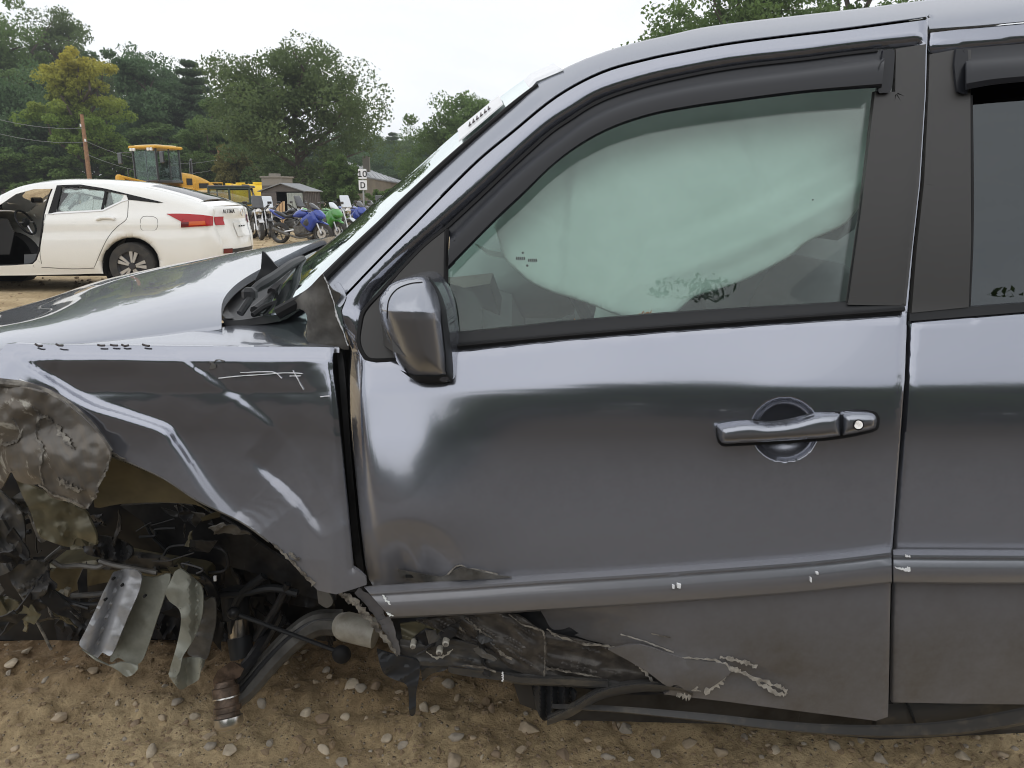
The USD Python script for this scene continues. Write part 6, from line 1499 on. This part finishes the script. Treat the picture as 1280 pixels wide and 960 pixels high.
# ------------------------------------------------------------------ yellow tank, yellow machine, small truck
def world_thing(name, px, D, label, category, rz=0, **k):
    p = W(px, 247.5, D)
    return thing(name, (p[0], D, 0), label, category, rz=rz, **k)
tk = world_thing('tank_truck', 312, 42, 'bright yellow tank truck beside the brown shed', 'tank truck', rz=16)
tank = part('tank', move(lathe([(0.0, -1.25), (0.55, -1.22), (0.74, -1.1), (0.80, -0.9), (0.80, 0.9), (0.74, 1.1), (0.55, 1.22), (0, 1.25)], 28, axis='x'), (0, 0, 1.22)), M['bright_yellow'], tk, 40)
part('hatch', cat([cyl((0.5, 0, 1.98), (0.5, 0, 2.12), 0.28), cyl((-0.4, 0, 1.98), (-0.4, 0, 2.09), 0.24), cyl((-1.0, 0, 1.9), (-1.0, 0, 2.06), .16)]), M['bright_yellow'], tank)
part('tank_band', cat([move(lathe([(0.80, -.03), (0.82, -.03), (0.82, .03), (0.80, .03)], 28, axis='x'), (x, 0, 1.22)) for x in (-0.8, 0.0, 0.8)]), M['yellow'], tank)
part('hose', tube(curve([(-.3, -.4, 1.95), (0.1, -.8, 1.85), (0.35, -.92, 1.2), (0.8, -.9, 0.95), (0.9, -.6, 1.6)], 6), .05, 8), M['rubber'], tk)
part('valve_box', cat([rbox((0.9, -.75, 1.05), (.7, .4, .75), .06), cyl((0.7, -.98, 1.2), (0.7, -.9, 1.2), .12), cyl((1.05, -.98, .9), (1.05, -.9, .9), .14)]), M['bright_yellow'], tk)
part('chassis', cat([rbox((0, 0, 0.4), (3.0, 0.8, 0.16), .04), rbox((-1.7, 0, .9), (.6, 1.5, 1.0), .1)]), M['bikeblack'], tk)
for x in (-0.9, 0.8):
    for y in (-.7, .7):
        w = part('wheel', move(lathe([(0.2, -.11), (0.37, -.12), (0.40, -.07), (0.40, .07), (0.37, .12), (0.2, .11)], 22), (x, y, .40)), M['tyre'], tk, 40)
        part('rim', move(lathe([(0, -.03), (0.2, -.08), (0.2, .08), (0, .03)], 18), (x, y, .4)), M['bright_yellow'], w, 40)
ym = world_thing('yellow_grader', 258, 38, 'pale yellow machine frame with rails between the loader and the tank truck', 'machine', rz=8)
part('body', cat([rbox((0, 0, 1.15), (1.9, 1.0, 0.75), .08), rbox((-0.75, 0, 1.55), (.5, .8, .5), .06)]), M['yellow'], ym)
part('deck', rbox((0.35, 0, 1.6), (1.2, 1.0, 0.1), .03), M['cream'], ym)
part('rail', cat([tube([(-0.3, -.5, 1.6), (-0.3, -.5, 2.0), (0.9, -.5, 2.0), (.9, -.5, 1.6)], .03, 6), tube([(0.3, -.5, 1.6), (0.3, -.5, 2.0)], .03, 6)]), M['yellow'], ym)
part('lamp', cat([cyl((-0.9, -.5, 1.7), (-0.9, -.58, 1.7), .12), cyl((-.55, -.5, 1.2), (-.55, -.56, 1.2), .14)]), M['sign_white'], ym)
part('engine_block', cat([rbox((0.2, -.52, 1.05), (.8, .1, .5), .03), rbox((-.45, -.52, .9), (.3, .1, .4), .03)]), M['greymetal'], ym)
for x in (-0.65, 0.65):
    for y in (-.55, .55):
        part('wheel', move(lathe([(0.0, -.12), (.2, -.13), (0.40, -.12), (0.43, -.07), (0.43, .07), (0.40, .12), (0.2, .13), (0, .12)], 22), (x, y, .43)), M['tyre'], ym, 40)
jp = world_thing('utility_truck', 289, 27.0, 'small dark green open truck with flat windscreen behind the white sedan boot', 'truck', rz=-80)
part('body', cat([rbox((-0.2, 0, 0.75), (2.6, 1.35, 0.55), .1), rbox((0.9, 0, 1.0), (0.9, 1.2, 0.25), .08)]), M['army'], jp)
fr_ = part('windscreen_frame', cat([rbox((0.30, y, 1.36), (.07, .07, .52), .02) for y in (-.66, 0, .66)] + [rbox((0.30, 0, z), (.07, 1.4, .08), .02) for z in (1.12, 1.62)]), M['army'], jp)
for y in (-.33, .33):
    part('windscreen', box((0.30, y, 1.37), (.015, .58, .42)), M['sedan_glass'], fr_)
part('roll_bar', tube([(-0.9, -.6, 1.0), (-.85, -.6, 1.6), (-.85, .6, 1.6), (-.9, .6, 1.0)], .04, 8), M['bikeblack'], jp)
part('canvas_top', rbox((-0.35, 0, 1.68), (1.4, 1.36, .07), .03), M['bikeblack'], jp)
part('headlight', cat([cyl((1.36, y, .9), (1.42, y, .9), .1) for y in (-.45, .45)]), M['sign_white'], jp)
for x in (-0.9, 0.85):
    for y in (-.66, .66):
        part('wheel', move(lathe([(0.0, -.1), (.17, -.11), (0.33, -.10), (0.36, -.06), (0.36, .06), (0.33, .10), (0.17, .11), (0, .1)], 22), (x, y, .36)), M['tyre'], jp, 40)

# ------------------------------------------------------------------ motorcycles
def bike(px, D, label, rz, body, sport=True, group=None, scr='pale'):
    p = W(px, 247.5, D)
    b = thing('motorcycle', (p[0], D, float(ground_z(p[0], D))), label, 'motorcycle', group, rz)
    r = 0.31
    for x, wd in ((-0.70, 0.085), (0.70, 0.06)):
        w = part('wheel', move(lathe([(r - .085, -wd), (r - .03, -wd * 1.05), (r - .005, -wd * .5), (r, 0), (r - .005, wd * .5), (r - .03, wd * 1.05), (r - .085, wd)], 30), (x, 0, r)), M['tyre'], b, 50)
        part('rim', cat([move(lathe([(r - .10, -.05), (r - .075, -.06), (r - .075, .06), (r - .10, .05), (r - .10, -.05)], 26), (x, 0, r))] + [tube([(x, 0, r), (x + (r - .09) * math.cos(a), 0, r + (r - .09) * math.sin(a))], .018, 5) for a in np.arange(0, 6.2, 1.2566 if sport else 0.5236)] + [move(lathe([(0.0, -.06), (.05, -.06), (.05, .06), (0, .06)], 14), (x, 0, r))]), M['alloy'] if not sport else M['greymetal'], w, 40)
    part('brake_disc', cat([move(lathe([(.07, y - .004), (.14, y - .004), (.14, y + .004), (.07, y + .004)], 24), (.70, 0, r)) for y in (-.08, .08)]), M['alloy'], b, 30)
    part('engine', cat([rbox((0.05, 0, 0.42), (.48, .36, .30), .06), rbox((0.12, 0, .60), (.24, .30, .2), .04, ry=20), cyl((0.0, -.2, .4), (0.0, -.16, .4), .1), cyl((.15, -.2, .4), (.15, -.16, .4), .07)]), M['greymetal'], b)
    part('swingarm', cat([tube([(-.05, s * .11, .42), (-.70, s * .11, .31)], .032, 6) for s in (-1, 1)]), M['alloy'], b)
    part('fork', cat([tube([(0.44, s * .10, .92), (.70, s * .10, .31)], .026, 8) for s in (-1, 1)]), M['alloy'], b)
    part('frame', cat([tube([(0.42, s * .10, .85), (.1, s * .16, .70), (-.15, s * .14, .45)], .032, 6) for s in (-1, 1)] + [tube([(-.1, s * .1, .68), (-.75, s * .07, .86)], .02, 6) for s in (-1, 1)]), M['bikeblack'], b)
    bars = part('handlebar', cat([tube([(.36, s * .12, .93), (.30, s * .36, .96 if sport else 1.08)], .016, 6) for s in (-1, 1)] + [tube([(.32, s * .26, .95), (.27, s * .40, .97 if sport else 1.10)], .022, 6) for s in (-1, 1)]), M['bikeblack'], b)
    part('wing_mirror', cat([cat([tube([(.36, s * .2, .96), (.42, s * .36, 1.14)], .008, 5), rbox((.42, s * .38, 1.16), (.03, .14, .08), .02)]) for s in (-1, 1)]), M['bikeblack'], bars)
    part('exhaust', cat([tube(curve([(.28, -.1, .5), (.30, -.12, .25), (.0, -.16, .18), (-.35, -.20, .28)], 5), .03, 8), tube([(-.3, -.20, .26), (-.80, -.22, .44)], [.05, .055], 12)]), M['greymetal'] if sport else M['chrome'], b)
    if sport:
        part('fuel_tank', move(pillow(list(curve([(.33, .80), (.25, .95), (.05, 1.0), (-.12, .92), (-.22, .78), (0, .74)], 4)), .34, .14, .04)), body, b, 60)
        part('seat', move(pillow(list(curve([(-.18, .80), (-.22, .86), (-.45, .82), (-.62, .90), (-.80, .95), (-.78, .90), (-.5, .76), (-.25, .74)], 4)), .26, .06, .04)), M['black'], b, 60)
        part('tail_fairing', move(pillow(list(curve([(-.42, .74), (-.62, .86), (-.95, 1.0), (-.98, .96), (-.80, .82), (-.55, .70)], 4)), .20, .06, .04)), body, b, 60)
        part('side_fairing', move(pillow(list(curve([(.62, .78), (.50, .95), (.32, .88), (.12, .76), (.04, .66), (.10, .56), (.24, .42), (.36, .36), (.46, .46), (.54, .56), (.66, .64)], 4)), .42, .10, .05)), body, b, 60)
        part('fairing_vent', move(pillow(list(curve([(.34, .76), (.24, .70), (.18, .58), (.30, .52), (.38, .60), (.34, .76)], 4))[:-1], .445, .02, .04)), M['bikeblack'], b, 60)
        part('belly_pan', move(pillow(list(curve([(-.16, .36), (-.12, .22), (.15, .20), (.38, .28), (.40, .36), (.2, .34)], 4)), .34, .06, .05)), M['bikeblack'], b, 60)
        part('nose_fairing', move(pillow(list(curve([(.42, .92), (.55, 1.02), (.72, .92), (.80, .78), (.68, .70), (.5, .74)], 4)), .34, .14, .04)), body, b, 60)
        part('windscreen', move(pillow(list(curve([(.42, .98), (.34, 1.16), (.40, 1.18), (.58, 1.06), (.64, .98), (.54, .98)], 4)), .26, .10, .03)), M[scr], b, 60)
        part('front_mudguard', move(pillow(list(curve([(.42, .50), (.52, .62), (.70, .66), (.88, .58), (.86, .55), (.70, .60), (.55, .56), (.46, .46)], 4)), .14, .04, .03)), body, b, 60)
    else:
        part('fuel_tank', move(pillow(list(curve([(.38, .86), (.30, .96), (.05, .94), (-.14, .80), (-.1, .74), (.3, .76)], 4)), .30, .13, .04)), body, b, 60)
        part('seat', move(pillow(list(curve([(-.10, .78), (-.2, .84), (-.42, .76), (-.55, .84), (-.82, .88), (-.8, .80), (-.5, .68), (-.15, .68)], 4)), .30, .07, .04)), M['black'], b, 60)
        part('mudguard', cat([move(pillow(list(curve([(x - .36, .36), (x - .28, .58), (x, .68), (x + .28, .58), (x + .24, .54), (x, .63), (x - .25, .54), (x - .31, .34)], 4)), .17, .04, .04)) for x in (-.70, .70)]), body, b, 60)
        part('headlight', cat([hull(trimesh.creation.icosphere(2, .11).vertices * [.8, 1, 1] + [.56, 0, .88])]), M['chrome'], b, 60)
        part('windscreen', move(pillow(list(curve([(.46, .95), (.34, 1.32), (.38, 1.34), (.56, 1.0)], 4)), .36, .05, .03)), M[scr], b, 60)
    return b
bike(374, 23.3, 'blue sport motorcycle at the front of the row by the shed', -14, M['blue'], True, None, 'bikeblack')
bike(404, 24.6, 'green sport motorcycle behind the blue one', -38, M['green'], True, None, 'pale')
bike(423, 25.8, 'pale silver motorcycle with tall screen right of the green one', -48, M['pale'], False, None, 'pale')
bike(441, 27.0, 'second blue motorcycle, farther right and half hidden by the windshield', -50, M['blue'], True, None, 'bikeblack')
bike(361, 27.2, 'black motorcycle standing behind the blue one in front of the shed', -25, M['bikeblack'], False, None, 'bikeblack')
bike(318, 25.4, 'chrome cruiser motorcycle right behind the white sedan boot', -62, M['alloy'], False, None, 'bikeblack')
bike(331, 27.0, 'black cruiser motorcycle beside the chrome one', -64, M['bikeblack'], False, None, 'pale')
for k, (px, D) in enumerate(((456, 29.5), (468, 30.2), (481, 30.8), (494, 31.4))):
    bike(px, D, ('first', 'second', 'third', 'last')[k] + ' dark motorcycle from the left past the second blue one', -52, M['bikeblack'], k % 2 == 0, 'dark motorcycles at the far right end of the row', 'bikeblack')

# ------------------------------------------------------------------ shed, block building, sign, poles, barn
sh = world_thing('garden_shed', 364, 34, 'small brown metal shed with one pale sliding door open', 'shed', rz=-12)
part('wall', cat([box((-0.62, -0.75, 0.78), (0.70, .04, 1.56)), box((-0.95, 0, 0.78), (.04, 1.5, 1.56)), box((0.95, 0, 0.78), (.04, 1.5, 1.56)), box((0, 0.75, 0.78), (1.9, .04, 1.56)), box((0, 0, 0.02), (1.9, 1.5, .04))]), M['shed_brown'], sh)
for x in np.arange(-0.93, -0.3, .15):
    part('wall_rib', box((x, -0.775, 0.78), (.03, .02, 1.54)), M['shed_brown'], sh)
for y in np.arange(-.7, .75, .16):
    part('wall_rib', box((.975, y, .78), (.02, .03, 1.54)), M['shed_brown'], sh)
dr_ = part('door', box((0.58, -0.79, 0.76), (0.70, .03, 1.5)), M['shed_pale'], sh, label='pale green sliding door pushed aside')
part('door_rib', cat([box((x, -0.81, 0.76), (.025, .02, 1.48)) for x in np.arange(0.28, 0.92, .15)]), M['shed_pale'], dr_)
part('door', box((-0.58, -0.80, 0.76), (0.66, .03, 1.5)), M['shed_brown'], sh)
part('gable', hull(np.array([(-0.97, -.77, 1.56), (.97, -.77, 1.56), (0, -.77, 1.86), (-0.97, .77, 1.56), (.97, .77, 1.56), (0, .77, 1.86)])), M['shed_brown'], sh)
part('roof', cat([box((s * 0.53, 0, 1.735), (1.14, 1.75, .035), ry=s * 17) for s in (-1, 1)]), M['shed_roof'], sh)
part('inside', box((0, 0.3, 0.75), (1.7, .02, 1.4)), M['void'], sh)
bd = world_thing('plank_stack', 349, 32, 'bare pine boards leaning on the left wall of the shed', 'boards', rz=-10)
for k in range(3):
    part('board', rbox((k * .12 - .12, k * .03, .55 + .05 * k), (.10, .03, 1.05), .006, rx=-8), M['pale_wood'], bd)
bb = world_thing('block_hut', 348, 36.5, 'grey block hut rising behind the left side of the shed', 'hut', rz=-8)
part('wall', box((0, 0, 1.1), (0.95, 1.2, 2.2)), M['cinder'], bb)
part('wall_top', cat([box((0, 0, 2.23), (1.05, 1.3, .07)), box((-.1, 0, 2.32), (.35, .5, .14))]), M['cinder'], bb)
part('door', rbox((-0.15, -0.62, .95), (.6, .04, 1.8), .01), M['shed_brown'], bb)
sg = world_thing('sign_post', 454.6, 30, 'thin metal post carrying two white plates reading 10 and D', 'sign')
part('post', cyl((0, 0, -.2), (0, 0, 2.48), .03, n=10), M['post'], sg)
for txt, z in (('10', 2.18), ('D', 1.77)):
    pl = part('plate', rbox((0, -.045, z), (.31, .02, .36), .006), M['sign_white'], sg)
    t_ = meshkit.text_mesh(txt, .21, .004, bold=True)
    t_.apply_transform(np.array([[1, 0, 0, 0], [0, 0, 1, 0], [0, 1, 0, 0], [0, 0, 0, 1.0]]))
    t_.apply_translation([-t_.bounds[:, 0].mean(), -.060 - t_.bounds[0, 1], z - t_.bounds[:, 2].mean()])
    part('lettering', t_, M['sign_black'], pl, False)
def pole(px, D, top_py, label, r):
    loc, h = tree_at(px, D, top_py)
    p = thing('utility_pole', loc, label, 'utility pole')
    part('pole', tube([(0, 0, -.3), (0, 0, h / 2), (0, 0, h)], [r * 1.2, r, r * .75], 10), M['wood'], p, 50)
    part('insulator', cat([cyl((-.12, -.1, h - .9), (-.12, -.1, h - .7), .06), cyl((.1, -.12, h - 2.0), (.1, -.12, h - 1.8), .06)]), M['sign_white'], p)
    return p, loc, h
p1, l1, h1 = pole(115, 62, 143, 'brown wooden utility pole in front of the yellow maple', .17)
p2, l2, h2 = pole(278, 64, 188, 'thin grey utility pole behind the yellow machines', .11)
def span(a, b, sag, n=14):
    a, b = np.asarray(a, float), np.asarray(b, float)
    return [a + (b - a) * t - [0, 0, sag * 4 * t * (1 - t)] for t in np.linspace(0, 1, n)]
for (dz, py) in ((1.0, 137), (2.05, 155)):
    w = part('overhead_wire', tube(span(l1 + [0, -.1, h1 - dz], W(-60, py - 6, 55), .5), .014, 5), M['wire'])
    tag(w, 'upper thin wire running left from the brown utility pole' if dz < 2 else 'lower thin wire running left from the brown utility pole', 'wire')
for (dz, nm) in ((1.0, 'upper'), (2.0, 'lower')):
    w = part('overhead_wire', tube(span(l1 + [0, -.1, h1 - dz - .9], l2 + [0, -.1, h2 - dz * .7], .9), .011, 5), M['wire'])
    tag(w, nm + ' thin wire hung between the two utility poles', 'wire')
BD = 58.0
ba = W(432, 247.5, BD)
barn = here(thing('long_building', (ba[0] + 3, BD + 3, 0), 'long beige building with sloping grey metal roof right of the big oak', 'building'), (ba[0] + 3, BD + 3, 0))
g = lambda px, py, y=BD: W(px, py, y)
e0_, e1_ = g(446, 218), g(520, 232, BD + 14)
r0_, r1_ = g(434, 202, BD + 3), g(505, 228, BD + 17)
part('wall', loft([[e0_ * [1, 1, 0] + [0, 0, -.3], e0_ + [0, 0, -.1]], [e1_ * [1, 1, 0] + [0, 0, -.3], e1_ + [0, 0, -.1]]], thick=(0, .2, 0)), M['barn_wall'], barn)
part('wall', hull(np.array([e0_ * [1, 1, 0], e0_ + [0, 0, -.1], g(430, 212, BD + 3) * [1, 1, 0], r0_ + [-.6, 0, -.2], g(418, 222, BD + 8), g(418, 222, BD + 8) * [1, 1, 0]])), M['barn_wall'], barn)
part('roof', loft([[e0_ + [-.2, -.4, 0], e1_ + [.2, -.4, 0]], [r0_, r1_]], thick=(0, 0, -.12)), M['barn_roof'], barn)
part('roof_rib', cat([tube([(e0_ + [-.2, -.4, 0.03]) * (1 - t) + (e1_ + [.2, -.4, 0.03]) * t, (r0_ * (1 - t) + r1_ * t) + [0, 0, .03]], .03, 4) for t in np.linspace(0, 1, 14)]), M['barn_roof'], barn)
part('eave_trim', tube([e0_ + [-.2, -.42, -.08], e1_ + [.2, -.42, -.08]], .07, 6), M['shed_roof'], barn)
part('chimney', box(g(458, 205, BD + 5), (.5, .5, 1.2)), M['cinder'], barn)

# weeds and grass at the foot of the far trees
wr = np.random.default_rng(12)
C, R = [], []
for _ in range(260):
    x = wr.uniform(-62, 4); y = wr.uniform(46, 62) if x > -26 else wr.uniform(52, 66)
    C.append(np.array([x, y, wr.uniform(0.1, .5)])); R.append(wr.uniform(.4, .9))
gv_, gf_ = leaf_mesh(wr, C, R, 45, .14, .6)
wd = part('weeds', (gv_, gf_), M['leaf_mid'], None, False, kind='stuff')
tag(wd, 'weeds and low brush along the foot of the far trees', 'weeds', kind='stuff')

# ------------------------------------------------------------------ damp autumn air
M['haze'] = usdkit.material(stage, '/World/Looks/haze', {'v': ('principled_volume', {'color': (0.92, 0.95, 1.0), 'density': 0.0005})}, volume='v.volume')
hz = part('haze', box((0, 150, 29), (1300, 1500, 62)), M['haze'], None, False)
tag(hz, 'thin pale air over the whole lot', 'haze', kind='stuff')
